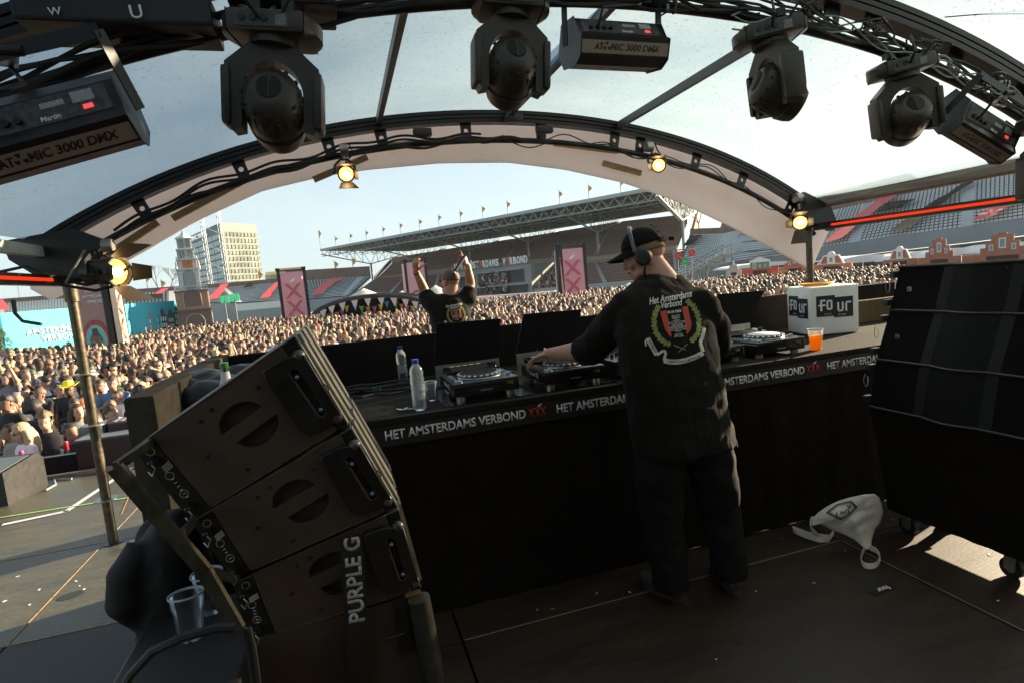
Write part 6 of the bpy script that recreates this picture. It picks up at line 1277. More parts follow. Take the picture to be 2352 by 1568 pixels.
def truss(p0, p1, h, n, m, nm, r=.09, w_=0):
    mb = MB(); dn = V((0, 0, -h)); mb.beam(p0, p1, r*1.4, r*1.4); mb.beam(p0+dn, p1+dn, r*1.4, r*1.4)
    for i in range(n):
        a = p0.lerp(p1, i/n); b = p0.lerp(p1, (i+.5)/n)+dn; c_ = p0.lerp(p1, (i+1)/n); mb.beam(a, b, r, r); mb.beam(b, c_, r, r)
    return mb.build(nm, m, tm)
truss(FLw+acn*.3, FRw+acn*.3, 1.3, 40, PALE, 'front_truss')
for k in range(1, 5): truss(FLw+acn*(WID*k*.13), FRw+acn*(WID*k*.13), .9, 40, PALE if k < 3 else STL, 'roof_truss', .07)
NC = 6
colpx = [(851.9, 607.8), (952.7, 592.5), (1077.5, 573.3), (1210.6, 553), (1372.5, 529), (1566, 504)]
for k, (x, y) in enumerate(colpx):
    # position along the grandstand from the sight line, halfway under the roof
    best = min(((abs(pj(FLw.lerp(FRw, s/200)+acn*WID*.5+V((0, 0, -3.2)))[0]-x), s/200) for s in range(0, 221)))[1]
    top = FLw+(FRw-FLw)*best+acn*WID*.5; node = top+V((0, 0, -3.3)); f_ = top-acn*WID*.5; r_ = top+acn*WID*.5
    mb = MB(); mb.beam(f_+V((0, 0, -.8)), node, .22, .22); mb.beam(node, r_+V((0, 0, -.4)), .22, .22)
    for q in range(1, 6):
        for e, s in ((f_, -1), (r_, 1)): a = node.lerp(e, q/6); mb.beam(a, V((a.x, a.y, top.z)), .1, .1); b = node.lerp(e, (q-1)/6); mb.beam(V((a.x, a.y, top.z)), b, .09, .09)
    lit = mb.build('cross_truss', PALE, tm)
    mb = MB(); mb.cyl(V((node.x, node.y, ZG)), node, .24, n=10); mb.build('column', mat('column_blue', (.22, .30, .33), .5), tm)
mb = MB()
for (p, q) in ((FRw, RRw),):
    mb.beam(p+al*.1, q+al*.1, .3, .3); low = [p.lerp(q, i/8)+V((0, 0, -.9-2.4*(1-abs(i/8-.5)*2))) for i in range(9)]
    for i in range(8): mb.beam(low[i]+al*.1, low[i+1]+al*.1, .24, .24); mb.beam(low[i]+al*.1, p.lerp(q, (i+.5)/8)+al*.1, .18, .18); mb.beam(p.lerp(q, (i+.5)/8)+al*.1, low[i+1]+al*.1, .18, .18)
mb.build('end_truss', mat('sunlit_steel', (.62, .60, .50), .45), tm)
# seating tiers
def gp(s, d, h): return FLw+(FRw-FLw)*s+acn*d+V((0, 0, -FLw.z))+V((0, 0, h))
def Tier(st): o = Stand.__new__(Stand); o.B = [a for a, b in st]; o.T = [b for a, b in st]; o.t = tm; return o
def gpx(px, py, d):                                  # point on the vertical plane at distance d behind the roof front
    o_ = FLw+acn*d; n = V((-al.y, al.x, 0)); r = ray(px, py); tt = (o_-CAM).dot(n)/r.dot(n); return CAM+r*tt
up_ = Tier([(gpx(990, 625, WID*.42), gpx(898, 600, WID*.95)), (gpx(1002, 621, WID*.42), gpx(1060, 578, WID*.95)), (gpx(1210, 598, WID*.42), gpx(1230, 553, WID*.95)), (gpx(1376, 590, WID*.42), gpx(1412, 524, WID*.95)), (gpx(1555, 566, WID*.42), gpx(1578, 507, WID*.95))])
up_.B[0] = gpx(862, 640, WID*.42); up_.T[0] = gpx(900, 602, WID*.95)
up_.terrace(mat('terrace_brown', (.06, .05, .045), .8), n=20, rows=16); up_.seats(15, .42, SEATB, aisle=28, name='upper_seating')
up_.band(mat('back_wall', (.22, .13, .10), .8), -.5, 1.2, 1, .3, 'back_wall', 20); up_.band(mat('tier_front', (.30, .26, .2), .8), -1.6, .1, 0, -.1, 'tier_front', 20, th=.3)
lo_ = Tier([(gpx(805, 674, WID*.02), gpx(864, 636, WID*.40)), (gpx(1000, 676, WID*.02), gpx(1010, 628, WID*.40)), (gpx(1166, 674, WID*.02), gpx(1180, 612, WID*.40)), (gpx(1416, 652, WID*.02), gpx(1385, 598, WID*.40)), (gpx(1575, 640, WID*.02), gpx(1572, 572, WID*.40))])
lo_.terrace(MT['terrace_brown'], n=20, rows=14); lo_.seats(12, .40, SEATB, aisle=24, name='lower_seating'); lo_.band(CONC, ('z', ZG), .3, 0, 0, 'front_wall', 20, th=.3)
# end wall, brick, sunlit
a = gpx(1586, 545, WID*.6); b = gpx(1601, 480, WID); mb = MB(); c0 = RRw+V((0, 0, -.5)); e0 = gp(1.004, WID*.55, 2.2+CAM.z)
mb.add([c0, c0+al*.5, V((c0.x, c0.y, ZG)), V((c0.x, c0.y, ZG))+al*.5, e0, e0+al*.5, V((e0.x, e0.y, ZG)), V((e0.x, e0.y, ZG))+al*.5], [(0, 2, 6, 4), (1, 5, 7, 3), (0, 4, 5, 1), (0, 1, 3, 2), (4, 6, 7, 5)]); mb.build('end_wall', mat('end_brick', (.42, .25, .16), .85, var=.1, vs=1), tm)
# stepped left flank
mb = MB(); a = up_.B[0]; b = up_.T[0]; mb.add([a+V((0, 0, .5)), b+V((0, 0, .9)), b+V((0, 0, -.2)), a+V((0, 0, -.3)), a-al*.5+V((0, 0, .5)), b-al*.5+V((0, 0, .9)), b-al*.5+V((0, 0, -.2)), a-al*.5+V((0, 0, -.3))], [(0, 1, 2, 3), (4, 7, 6, 5), (0, 4, 5, 1), (1, 5, 6, 2), (3, 2, 6, 7), (0, 3, 7, 4)]); mb.build('flank_wall', mat('flank_grey', (.12, .11, .1), .8), tm)
# centre block with entrance under the letters
mb = MB(); P_ = [gpx(1052, 690, WID*.0), gpx(1225, 690, WID*0)]; z1 = gpx(1062, 622, WID*0).z
q0, q1_ = P_; mb.rings([[V((p.x, p.y, z)) for p, z in ((q0, ZG), (q1_, ZG), (q1_+acn*14, ZG), (q0+acn*14, ZG))], [V((p.x, p.y, z1)) for p in (q0, q1_, q1_+acn*14, q0+acn*14)]]); cb = mb.build('entrance_block', mat('block_grey', (.24, .25, .24), .8, var=.2, vs=.3), tm)
for i, (u0, u1, v0, v1) in enumerate(((.05, .28, .42, .8), (.32, .55, .40, .85), (.60, .92, .45, .86), (.05, .45, .12, .36), (.5, .95, .1, .38))):
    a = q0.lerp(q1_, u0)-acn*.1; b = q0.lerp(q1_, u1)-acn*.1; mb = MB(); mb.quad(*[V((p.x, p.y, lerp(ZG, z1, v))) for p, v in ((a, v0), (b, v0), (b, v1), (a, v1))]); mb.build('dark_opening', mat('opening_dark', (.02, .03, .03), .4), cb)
    mb = MB(); mb.beam(V((a.x, a.y, lerp(ZG, z1, v1)))-acn*.5, V((b.x, b.y, lerp(ZG, z1, v1)))-acn*.5, 1.2, .18); mb.build('canopy', CONC, cb)
# letters on top
n0 = gpx(1046, 617, WID*0); n1 = gpx(1214, 594.5, WID*0); dd = (n1-n0); x_ = 0; base = n0.z; L_ = V((dd.x, dd.y, 0)); Tt = FR(V((n0.x, n0.y, z1+.1)), L_, (0, 0, 1)); Wd = L_.length
ts = thing('letter_sign', 'white and red free-standing letters on the balcony of the roofed grandstand', 'sign', (n0.x, n0.y, z1)); W1 = mat('letter_white', (.85, .84, .82), .5); R1 = mat('letter_red', (.75, .12, .10), .5)
word = 'HXT AMSTXRDAMS VXRBOND'; cw = Wd/len(word)
for i, ch in enumerate(word):
    if ch != ' ': text('letter', ch, cw*.82, Tt @ Matrix.Translation((i*cw, 0, .1)), R1 if ch == 'X' else W1, ts, .15, .025, height=1.25)
mb = MB(); mb.beam(Tt @ V((0, -.1, 0)), Tt @ V((Wd, -.1, 0)), .3, .12); mb.build('base_rail', CONCD, ts)
# people sitting in the stands: one mass
rs_ = random.Random(8); mb = MB(); CO = [mat('crowd_%s' % n_, c, .8) for n_, c in (('black', (.02, .02, .022)), ('white', (.55, .55, .55)), ('navy', (.04, .06, .10)), ('tan', (.42, .25, .16)), ('red', (.35, .06, .05)), ('grey', (.2, .2, .2)))]
for (x0, y0_, x1, y1_, n_) in ((1165, 672, 1290, 618, 260), (1110, 655, 1170, 640, 60), (1085, 676, 1180, 662, 70)):
    for i in range(n_):
        x = rs_.uniform(x0, x1); y = rs_.uniform(y1_, y0_)
        if x < 1200 and y < 628-(x-1160)*.2: continue
        uu = rs_.random(); 
        if x > 1165: best = lo_.loc(x, y) if i % 3 == 0 else best; p = lo_.P(min(1, max(0, best[0]+rs_.uniform(-.03, .03))), min(1, max(0, best[1]+rs_.uniform(-.12, .12))))
        else: p = gpx(x, y, -.6)
        k = rs_.choice((0, 0, 0, 1, 2, 5, 4)); mb.ell(p+V((0, 0, .45)), (.25, .2, .38), 6, 4, k); mb.ell(p+V((0, 0, .95)), (.12, .12, .15), 6, 4, rs_.choice((3, 0, 3)))
tag(mb.build('seated_crowd', CO, None, True), kind='stuff')
# roof flags
FLG = mat('orange_flag', (.75, .33, .05), .7)
fx = [(0, 590, 850), (185, 665, 790), (362, 630, 755), (552, 593, 725), (750, 548, 690), (958, 502, 650), (1186, 455, 625), (1422, 402, 580), (1678, 352, 510), (1946, 297, 470), (2235, 238, 410)]
fl = [(zA(a_, b_), zA(a_+18, c_)) for a_, b_, c_ in fx]+[(zB(562, 147), zB(575, 330)), (zB(888, 82), zB(900, 262)), (zB(1236, 15), zB(1246, 200))]
def flag(base, h, lab, grp, side=1, fw=.9, fh=2.2):
    t = thing('flag', lab, 'flag', base, 0, grp); mb = MB(); mb.cyl(base, base+V((0, 0, h)), .06, .05, n=6); mb.build('pole', mat('pole_grey', (.2, .2, .2), .5), t)
    n_ = 6; d = _r0*side; mb = MB(); mb.rings([[base+V((0, 0, h-.4-fh*q/n_)), base+V((0, 0, h-.4-fh*q/n_))+d*fw*(.25+.5*math.sin(q*.75))+_y0*.25*math.sin(q*1.3)] for q in range(n_+1)], cap=False, close=False); mb.build('cloth', FLG, t, True)
for i, (tp, bs) in enumerate(fl):
    s = min(((abs(pj(FLw.lerp(FRw, q/400))[0]-bs[0]), q/400) for q in range(-10, 401)))[1]; b = FLw.lerp(FRw, s)+V((0, 0, .4)); _, py_, D_ = pj(b); h = (py_-tp[1])*D_/F
    flag(b, h, 'orange flag on a thin mast along the front edge of the grandstand roof', 'flags along the grandstand roof', 1, .7, h*.45)
for (x, y0_, y1_, D, lb) in ((46, 628, 688, 96, 'orange flag on the bowl rim above the red seats at the far left'), (372, 640, 662, 99, 'orange flag on the bowl rim left of the brick tower'), (415, 643, 660, 99, 'orange flag on the bowl rim just right of the first, left of the tower'), (596, 620, 645, 101, 'orange flag on the rim in front of the tall hotel'), (640, 617, 642, 101, 'orange flag on the rim right of the tall hotel'), (771, 627-30, 628, 105, 'left one of two orange flags under the left end of the grandstand roof'), (812, 590, 624, 105, 'right one of two orange flags under the left end of the grandstand roof'), (340, 628, 668, 98, 'orange flag on the bowl rim beside the bare trees')):
    b = aD(x, y1_, D); flag(b, (y1_-y0_)*D/F, lb, 'flags on the bowl rim', 1, .9, 1.6)

# ============================================================ HOTEL, MASTS, SMALL BLOCK, BARE TREES
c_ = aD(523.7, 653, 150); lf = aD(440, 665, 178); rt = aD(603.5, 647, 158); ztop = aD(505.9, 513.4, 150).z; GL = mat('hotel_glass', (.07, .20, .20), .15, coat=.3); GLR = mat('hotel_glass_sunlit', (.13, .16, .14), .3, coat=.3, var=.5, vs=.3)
c_.z = lf.z = rt.z = ZG
# straighten: verticals from the base points, adjusted so that the tops meet the measured corner
c_ = aD(515, 580, 150); lf = aD(432, 600, 178); rt = aD(596, 580, 160)
for p in (c_, lf, rt): p.z = ZG
ht = thing('hotel_tower', 'tall hotel block with teal glass on its shaded side and a pale sunlit grid facade', 'building', c_)
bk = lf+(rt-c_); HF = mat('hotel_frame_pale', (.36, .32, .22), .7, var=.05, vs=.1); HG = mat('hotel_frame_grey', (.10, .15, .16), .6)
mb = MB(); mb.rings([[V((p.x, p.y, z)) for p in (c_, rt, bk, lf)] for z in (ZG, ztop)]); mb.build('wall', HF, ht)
def facade(a, b, cols, rows, z0, z1, mf, mg, nm, split=2):
    d = (b-a); d.z = 0; L = d.length; d.normalize(); n = V((d.y, -d.x, 0)); n = n if n.dot(CAM-a) > 0 else -n
    if mf is not HF:
        mb = MB(); mb.quad(*[V((p.x, p.y, z))+n*.15 for p, z in ((a, ZG), (b, ZG), (b, ztop), (a, ztop))]); mb.build('cladding', mf, ht)
    for i in range(cols):
        for j in range(rows):
            x0 = L*(i+.02)/cols; x1 = L*(i+.98)/cols; y0_ = lerp(z0, z1, (j+.12)/rows); y1_ = lerp(z0, z1, (j+.86)/rows); mb = MB()
            for q in range(split):
                u0 = lerp(x0, x1, q/split)+.12; u1 = lerp(x0, x1, (q+1)/split)-.12; A = a+d*u0+n*.3; B = a+d*u1+n*.3; mb.quad(*[V((p.x, p.y, z)) for p, z in ((A, y0_), (B, y0_), (B, y1_), (A, y1_))])
            mb.build(nm, mg, ht)
    return d, n, L
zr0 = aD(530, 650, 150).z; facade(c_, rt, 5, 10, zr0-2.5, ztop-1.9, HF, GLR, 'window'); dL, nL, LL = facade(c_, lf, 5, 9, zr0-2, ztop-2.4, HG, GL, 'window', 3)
for s_, o_, w_ in (('OLYMPIC', 3, .36), ('HOTEL', 3+LL*.39, .24)): text('roof_sign', s_, LL*w_, FR(V((lf.x, lf.y, ztop-1.9))-dL*o_+nL*.5, -dL, (0, 0, 1)), mat('sign_white', (.8, .8, .8), .5, emit=(1, 1, 1), es=.1), ht, .2, .02, height=1.3)
mast = thing('lattice_mast', 'white steel lattice mast of two legs with zigzag braces in front of the hotel', 'mast', aD(484, 655, 120)); WS = mat('mast_white', (.62, .64, .66), .45, .2)
m0, m1 = aD(483, 655, 120), aD(523, 650, 120); m0.z = m1.z = ZG; H0 = aD(465, 512, 120).z; H1 = aD(501.5, 497, 120).z; x0_ = m0; o1 = aD(466, 560, 120); 
for p, Hh, nm in ((aD(474, 580, 120), H0+1, 'leg'), (aD(513, 580, 120), H1+2, 'leg')):
    p.z = ZG; mb = MB()
    for dx, dy in ((-.45, 0), (.45, 0), (0, .5)): mb.cyl(p+V((dx, dy, 0)), V((p.x+dx*.8, p.y+dy, Hh)), .08, n=6)
    for k in range(14): z0 = lerp(ZG, Hh, k/14); z1_ = lerp(ZG, Hh, (k+1)/14); s = 1 if k % 2 else -1; mb.beam(V((p.x-.45*s, p.y, z0)), V((p.x+.45*s, p.y, z1_)), .08, .08)
    mb.build(nm, WS, mast)
pA, pB = aD(474, 580, 119), aD(513, 580, 119); mb = MB(); n_ = 8
for k in range(n_): z0 = lerp(3, H0-1, k/n_); z1_ = lerp(3, H0-1, (k+1)/n_); a, b = (pA, pB) if k % 2 == 0 else (pB, pA); mb.beam(V((a.x, a.y, z0)), V((b.x, b.y, z1_)), .12, .12)
mb.build('brace', WS, mast)
t = thing('low_building', 'low pale distant building between the hotel and the pink banner', 'building', aD(645, 640, 170)); a = aD(610, 634, 170); b = aD(684, 628, 168); zt_ = aD(645, 623, 170).z
mb = MB(); mb.rings([[V((p.x, p.y, z)) for p in (a, b, b+_y0*12, a+_y0*12)] for z in (ZG, zt_)]); wl_ = mb.build('wall', HF, t); a2 = aD(665, 620, 172); mb = MB(); mb.box(a2-V((4, 0, 3)), a2+V((4, 6, .6))); mb.build('roof_hut', HF, t)
for i in range(6): p = a.lerp(b, (i+.5)/6); mb = MB(); mb.box((p.x-.9, p.y-.3, zt_-2), (p.x+.9, p.y+.2, zt_-.9)); mb.build('window', GL, t)
BARK = mat('bare_branch', (.16, .12, .09), .9)
def bare_tree(px, D, hgt, seed, lab):
    r = random.Random(seed); base = aD(px, 660, D); base.z = ZG; mb = MB()
    def grow(p, d, l, rad, n):
        q = p+d*l; mb.cyl(p, q, rad, rad*.6, n=5, cap=False)
        if n:
            for _ in range(3 if n > 2 else 4): grow(q, (d+V((r.uniform(-.8, .8), r.uniform(-.8, .8), r.uniform(-.1, .6)))).normalized(), l*.68, rad*.55, n-1)
    t = thing('bare_tree', lab, 'tree', base, 0, 'bare trees beyond the bowl'); m2 = MB(); m2.cyl(base, base+V((0, 0, hgt*.45)), .3, .2, n=8); m2.build('trunk', BARK, t)
    grow(base+V((0, 0, hgt*.42)), V((0, 0, 1)), hgt*.22, .16, 5); mb.build('crown', BARK, t)
bare_tree(362, 112, 11.5, 1, 'leafless tree beyond the bowl rim, left of the tower'); bare_tree(392, 114, 11, 2, 'leafless tree beyond the bowl rim nearest the tower'); bare_tree(1612, 100, 15, 3, 'leafless tree beyond the rim right of the roofed grandstand')

# ============================================================ BRICK TOWER REPLICA
TB = mat('tower_brick', (.34, .20, .13), .85, var=.5, vs=9, stretch=(1, 1, 3)); TBD = mat('tower_brick_dark', (.17, .11, .09), .85, var=.4, vs=9, stretch=(1, 1, 3)); TW_ = mat('tower_stone', (.50, .52, .50), .7, var=.25, vs=6); TL_ = mat('tower_line', (.06, .06, .06), .7)
D = 42; base = aD(443, 690, D); bx, by = base.x, base.y
def zof(py, px=440): return aD(px, py, D).z
T0 = Matrix.Translation((bx, by, 0)) @ Matrix.Rotation(R(28)-PSI, 4, 'Z'); tw = thing('tower_replica', 'tall narrow brick and stone clock tower replica standing in the crowd', 'tower', (bx, by, ZG))
def tier(nm, w_, z0, z1, m, arches=True, par=tw):
    mb = MB(); mb.bbox((-w_/2, -w_/2, z0), (w_/2, w_/2, z1), .02, T=T0); o = mb.build(nm, m, par)
    mb = MB(); mb.bbox((-w_/2-.10, -w_/2-.10, z1-.10), (w_/2+.10, w_/2+.10, z1), .02, T=T0); mb.build('cornice', TW_ if m is TW_ else TBD, o)
    if arches:
        for k in range(4):
            Tk = T0 @ Matrix.Rotation(k*math.pi/2, 4, 'Z') @ FR((0, -w_/2-.01, 0), (1, 0, 0), (0, 0, 1)); cnt = arches
            for q in range(cnt):
                cx = w_*((q+.5)/cnt-.5); r = w_/cnt*.28; zb_ = z0+(z1-z0)*.12; zc = z0+(z1-z0)*.68
                poly = [(cx-r, zb_), (cx+r, zb_)]+[(cx+r*math.cos(a*math.pi/8), zc+r*math.sin(a*math.pi/8)) for a in range(9)]
                mb = MB(); mb.prism(poly, Tk, .03); mb.build('arched_panel', TBD if m is not TW_ else mat('stone_shade', (.26, .28, .29), .7), o)
                mb = MB(); pp = [Tk @ V((x_, y_, .035)) for x_, y_ in poly+poly[:1]]; mb.tube(pp, .015, 4); mb.build('arch_trim', TL_ if m is TW_ else TW_, o)
    return o
z = [ZG, zof(711), zof(668), zof(618), zof(596), zof(573), zof(549), zof(537)]
tier('brick_base', 2.15, z[0], z[1], TBD, 1); tier('brick_stage', 2.02, z[1], z[2], TB, 1)
for k in range(4):
    Tk = T0 @ Matrix.Rotation(k*math.pi/2, 4, 'Z'); mb = MB()
    for q in range(13): mb.box((-1.06+q*.172, -1.06, z[2]), (-1.02+q*.172, -1.02, z[2]+.28), T=Tk)
    mb.box((-1.08, -1.08, z[2]+.28), (1.08, -1.0, z[2]+.33), T=Tk); mb.build('balustrade', TW_, tw)
tier('stone_stage', 1.32, z[2], z[3], TW_, 1)
ck = tier('clock_stage', 1.18, z[3], z[4], TW_, 0)
for k in range(4):
    Tk = T0 @ Matrix.Rotation(k*math.pi/2, 4, 'Z') @ FR((0, -.61, 0), (1, 0, 0), (0, 0, 1)); h = z[4]-z[3]; zc = (z[3]+z[4])/2
    mb = MB(); mb.box((-.32, zc-.3, 0), (.32, zc+.3, .03), T=Tk); cf = mb.build('clock_face', mat('clock_orange', (.50, .17, .04), .6), ck)
    mb = MB(); mb.beam(Tk @ V((0, zc, .04)), Tk @ V((.16, zc+.18, .04)), .03, .02); mb.beam(Tk @ V((0, zc, .04)), Tk @ V((-.06, zc-.14, .04)), .03, .02); mb.build('clock_hand', TL_, cf)
    mb = MB(); mb.prism([(-.42, zc+.32), (.42, zc+.32), (0, zc+.55)], Tk, .08); mb.build('pediment', TW_, ck)
    mb = MB(); mb.cyl(T0 @ Matrix.Rotation(k*math.pi/2, 4, 'Z') @ V((-.72, -.72, z[3])), T0 @ Matrix.Rotation(k*math.pi/2, 4, 'Z') @ V((-.72, -.72, z[3]+.6)), .09, .01, n=8); mb.build('pinnacle', TW_, tw)
tier('upper_stage', 1.02, z[4], z[5], TW_, 2); tier('top_stage', .84, z[5], z[6], TW_, 2)
mb = MB(); mb.lathe([(.62, z[6]), (.5, z[6]+.1), (.3, z[6]+.2), (.12, z[7]), (.05, z[7]+.25), (.01, z[7]+.4)], T0 @ Matrix.Rotation(R(45), 4, 'Z'), 8); mb.build('spire', TW_, tw)

# ============================================================ BANNERS
PINK = mat('banner_pink', (.72, .33, .36), .75, var=.06, vs=.5); CRIM = mat('crimson_print', (.52, .02, .07), .7); PEACH = mat('banner_peach', (.80, .50, .33), .75, var=.1, vs=.6); BROSE = mat('banner_rose', (.36, .20, .18), .75, var=.1, vs=.5); TRB = mat('truss_black', (.015, .015, .016), .5, .3)
def big_x(T, cx, cy, w_, h_, m, inlay, par, cut=None):
    for d in (-1, 1):
        for (ww, zz_, mm) in ((w_*.22, .06, m), (w_*.04, .068, inlay)):
            if mm is None: continue
            lo_y = cy-h_/2; p = [(-w_/2*d-ww/2, -h_/2), (-w_/2*d+ww/2, -h_/2), (w_/2*d+ww/2, h_/2), (w_/2*d-ww/2, h_/2)]
            if cut is not None and lo_y < cut: f = (cut-lo_y)/h_; p[0] = (lerp(p[0][0], p[3][0], f), -h_/2+h_*f); p[1] = (lerp(p[1][0], p[2][0], f), -h_/2+h_*f)
            if d < 0: p = p[::-1]
            mb = MB(); mb.prism([(cx+a, cy+b) for a, b in p], T @ Matrix.Translation((0, 0, zz_)), .004); mb.build('printed_cross', mm, par)
def banner(pxl, pxr, pyt, D0, D1, lab, m, kind, side=None, rot=0, grp='tall festival banners'):
    a = aD(pxl, 700, D0); b = aD(pxr, 700, D1); zt_ = aD((pxl+pxr)/2, pyt, (D0+D1)/2).z; d = V((b.x-a.x, b.y-a.y, 0)); W = d.length; d.normalize(); H_ = zt_-ZG
    t = thing('banner_tower', lab, 'banner', (a.x, a.y, ZG), 0, grp); T = FR((a.x, a.y, ZG), d, (0, 0, 1))
    mb = MB(); n_ = 10; mb.rings([[T @ V((W*.06+W*.88*i/n_, z_, .02*math.sin(i*1.3+z_))) for i in range(n_+1)] for z_ in [H_*.02+H_*.95*q/6 for q in range(7)]], cap=False, close=False); pn = mb.build('cloth', m, t, True); pn.modifiers.new('Solidify', 'SOLIDIFY').thickness = .01
    for x_ in (0, W):
        mb = MB(); mb.box((x_-W*.06, 0, -.25), (x_+W*.06, H_, .0), T=T); mb.build('truss_leg', TRB, t)
        mb = MB()
        mb.bbox((x_-.16, H_, -.2), (x_+.12, H_+.16, .1), .03, T=T); mb.build('spotlight', TRB, t, True)
    mb = MB(); mb.box((0, H_-.06, -.2), (W, H_+.02, .02), T=T); mb.build('top_bar', TRB, t)
    if kind == 'xxx':
        for k in range(3): big_x(T, W*.5, H_*(.715-.235*k), W*.52, H_*.20, CRIM if m is not PEACH else LETR_, mat('inlay', (.75, .4, .42), .7), pn)
        mb = MB(); q = (W*.5, H_*.83); mb.prism([(q[0]-.22, q[1]), (q[0]+.05, q[1]+.02), (q[0]+.25, q[1]+.28), (q[0]+.12, q[1]+.25), (q[0]-.05, q[1]+.18)], T @ Matrix.Translation((0, 0, .03)), .004); mb.build('bird_print', WHITE, pn)
    if kind == 'art':
        for k, s in enumerate(('HXT', 'AMSTXRDAMS', 'VXRBOND')): text('printed_words', s, W*(.22, .62, .45)[k], T @ Matrix.Translation((W*(.32, .2, .33)[k]+W*.06, H_*(.82-.045*k)-.05, .03)), WHITE, pn, .002, .01)
        def disc(r, m_, z_, cy=.38, nm='printed_disc', r0=0, cut=.0):
            mb = MB(); cx = W*.5; cy *= H_; n = 32; pts = [(cx+r*math.cos(2*math.pi*i/n), max(.1, cy+r*math.sin(2*math.pi*i/n))) for i in range(n)]; mb.prism(pts, T @ Matrix.Translation((0, 0, z_)), .004); mb.build(nm, m_, pn)
        disc(W*.41, mat('print_black', (.02, .015, .015), .7), .03); disc(W*.40, mat('print_red', (.40, .05, .05), .7, var=.5, vs=3), .036); disc(W*.31, mat('print_teal', (.10, .45, .52), .7, var=.3, vs=.8, col2=(.25, .55, .45)), .042)
        # generic figure in a bucket hat and teal jacket
        S_ = W; c0_ = (W*.5, H_*.38)
        def pol(pts, m_, z_, nm): mb = MB(); mb.prism([(c0_[0]+a_*S_, c0_[1]+b_*S_) for a_, b_ in pts], T @ Matrix.Translation((0, 0, z_)), .004); mb.build(nm, m_, pn)
        sk = mat('print_skin', (.22, .10, .06), .7); jk = mat('print_jacket', (.12, .40, .46), .7, var=.3, vs=2)
        pol([(-.24, -.42), (-.21, -.05), (-.1, .04), (.1, .04), (.21, -.03), (.25, -.42)], jk, .048, 'printed_jacket'); pol([(-.05, -.42), (-.05, .03), (.06, .03), (.08, -.42)], sk, .053, 'printed_chest')
        pol([(-.07, .0), (-.08, .14), (0, .18), (.08, .14), (.07, .0), (0, -.03)], sk, .057, 'printed_face'); pol([(-.13, .11), (-.09, .14), (-.08, .24), (.06, .25), (.09, .15), (.13, .10), (0, .09)], mat('print_hat', (.05, .035, .03), .6), .062, 'printed_hat')
        pol([(-.2, .0), (-.14, .11), (-.07, .08), (-.1, -.02)], sk, .06, 'printed_hand'); pol([(.2, .0), (.14, .12), (.09, .08), (.12, -.02)], sk, .06, 'printed_hand')
    return t, T, W, H_
LETR_ = mat('orange_red_print', (.60, .10, .03), .7)
banner(648, 708, 620, 38, 38.6, 'pink banner with three stacked crosses left of the small dark dome stage', PINK, 'xxx')
banner(1290, 1351, 566, 36, 36.4, 'pink banner with three stacked crosses left of the DJ, right of the MC', PINK, 'xxx')
banner(1281, 1291, 570, 37.4, 36.1, 'narrow pink picture banner adjoining the crossed banner left of the DJ', mat('banner_mixed', (.75, .42, .42), .75, var=.5, vs=.9, col2=(.45, .6, .68)), None)
banner(940, 986, 598, 50, 50.5, 'pink banner with a round picture behind the raised left arm of the MC', PINK, 'art')
banner(931, 940, 602, 51.5, 50.1, 'narrow side banner adjoining the pink one behind the MC', mat('banner_salmon', (.85, .45, .38), .75, var=.2, vs=1), None)
banner(172, 252, 625, 26, 25.2, 'wide rose banner with a hatted figure in a circle behind the left post', BROSE, 'art')
banner(254, 284, 628, 25.2, 26.6, 'narrow sunlit peach banner with three crosses beside the tower', PEACH, 'xxx')
for (x, y, D, lb) in ((707, 640, 42, 'yellow clad worker'),): pass
# blue festival wall
t = thing('printed_wall', 'long cyan printed wall with white festival lettering and canal houses behind the left crowd', 'wall', aD(200, 760, 34)); CY_ = mat('cyan_print', (.02, .40, .52), .6, var=.6, vs=.16, col2=(.10, .60, .68), det=3)
ws = [aD(x, y, D) for x, y, D in ((-180, 745, 30), (0, 720, 32), (180, 706, 36), (420, 690, 43))]
mb = MB(); mb.rings([[V((p.x, p.y, ZG)), V((p.x, p.y, ZG))+_y0*.3, V((p.x, p.y, p.z))+_y0*.3, V((p.x, p.y, p.z))] for p in ws]); cw_ = mb.build('cloth', CY_, t)
for k, (s, x0, x1, y) in enumerate((('HET', 146, 190, 762), ('AMSTERDAMS', 62, 190, 771), ('VERBOND', 97, 190, 785))):
    def wp(x, y):
        a, b = ws[1], ws[2]; n = V((-(b-a).y, (b-a).x, 0)); r = ray(x, y); return CAM+r*((a-CAM).dot(n)/r.dot(n))
    a, b = wp(x0, y), wp(x1, y-(x1-x0)*.09); d = V((b.x-a.x, b.y-a.y, 0)); text('lettering', s, d.length, FR(a-_y0*.05, d, (0, 0, 1)), WHITE, cw_, .01, .02)
hs = random.Random(2); x = 288.; DK = [mat('house_dark', (.03, .045, .05), .7), mat('house_teal', (.03, .10, .10), .7), mat('house_mauve', (.28, .25, .32), .7), mat('house_brown', (.08, .05, .05), .7)]
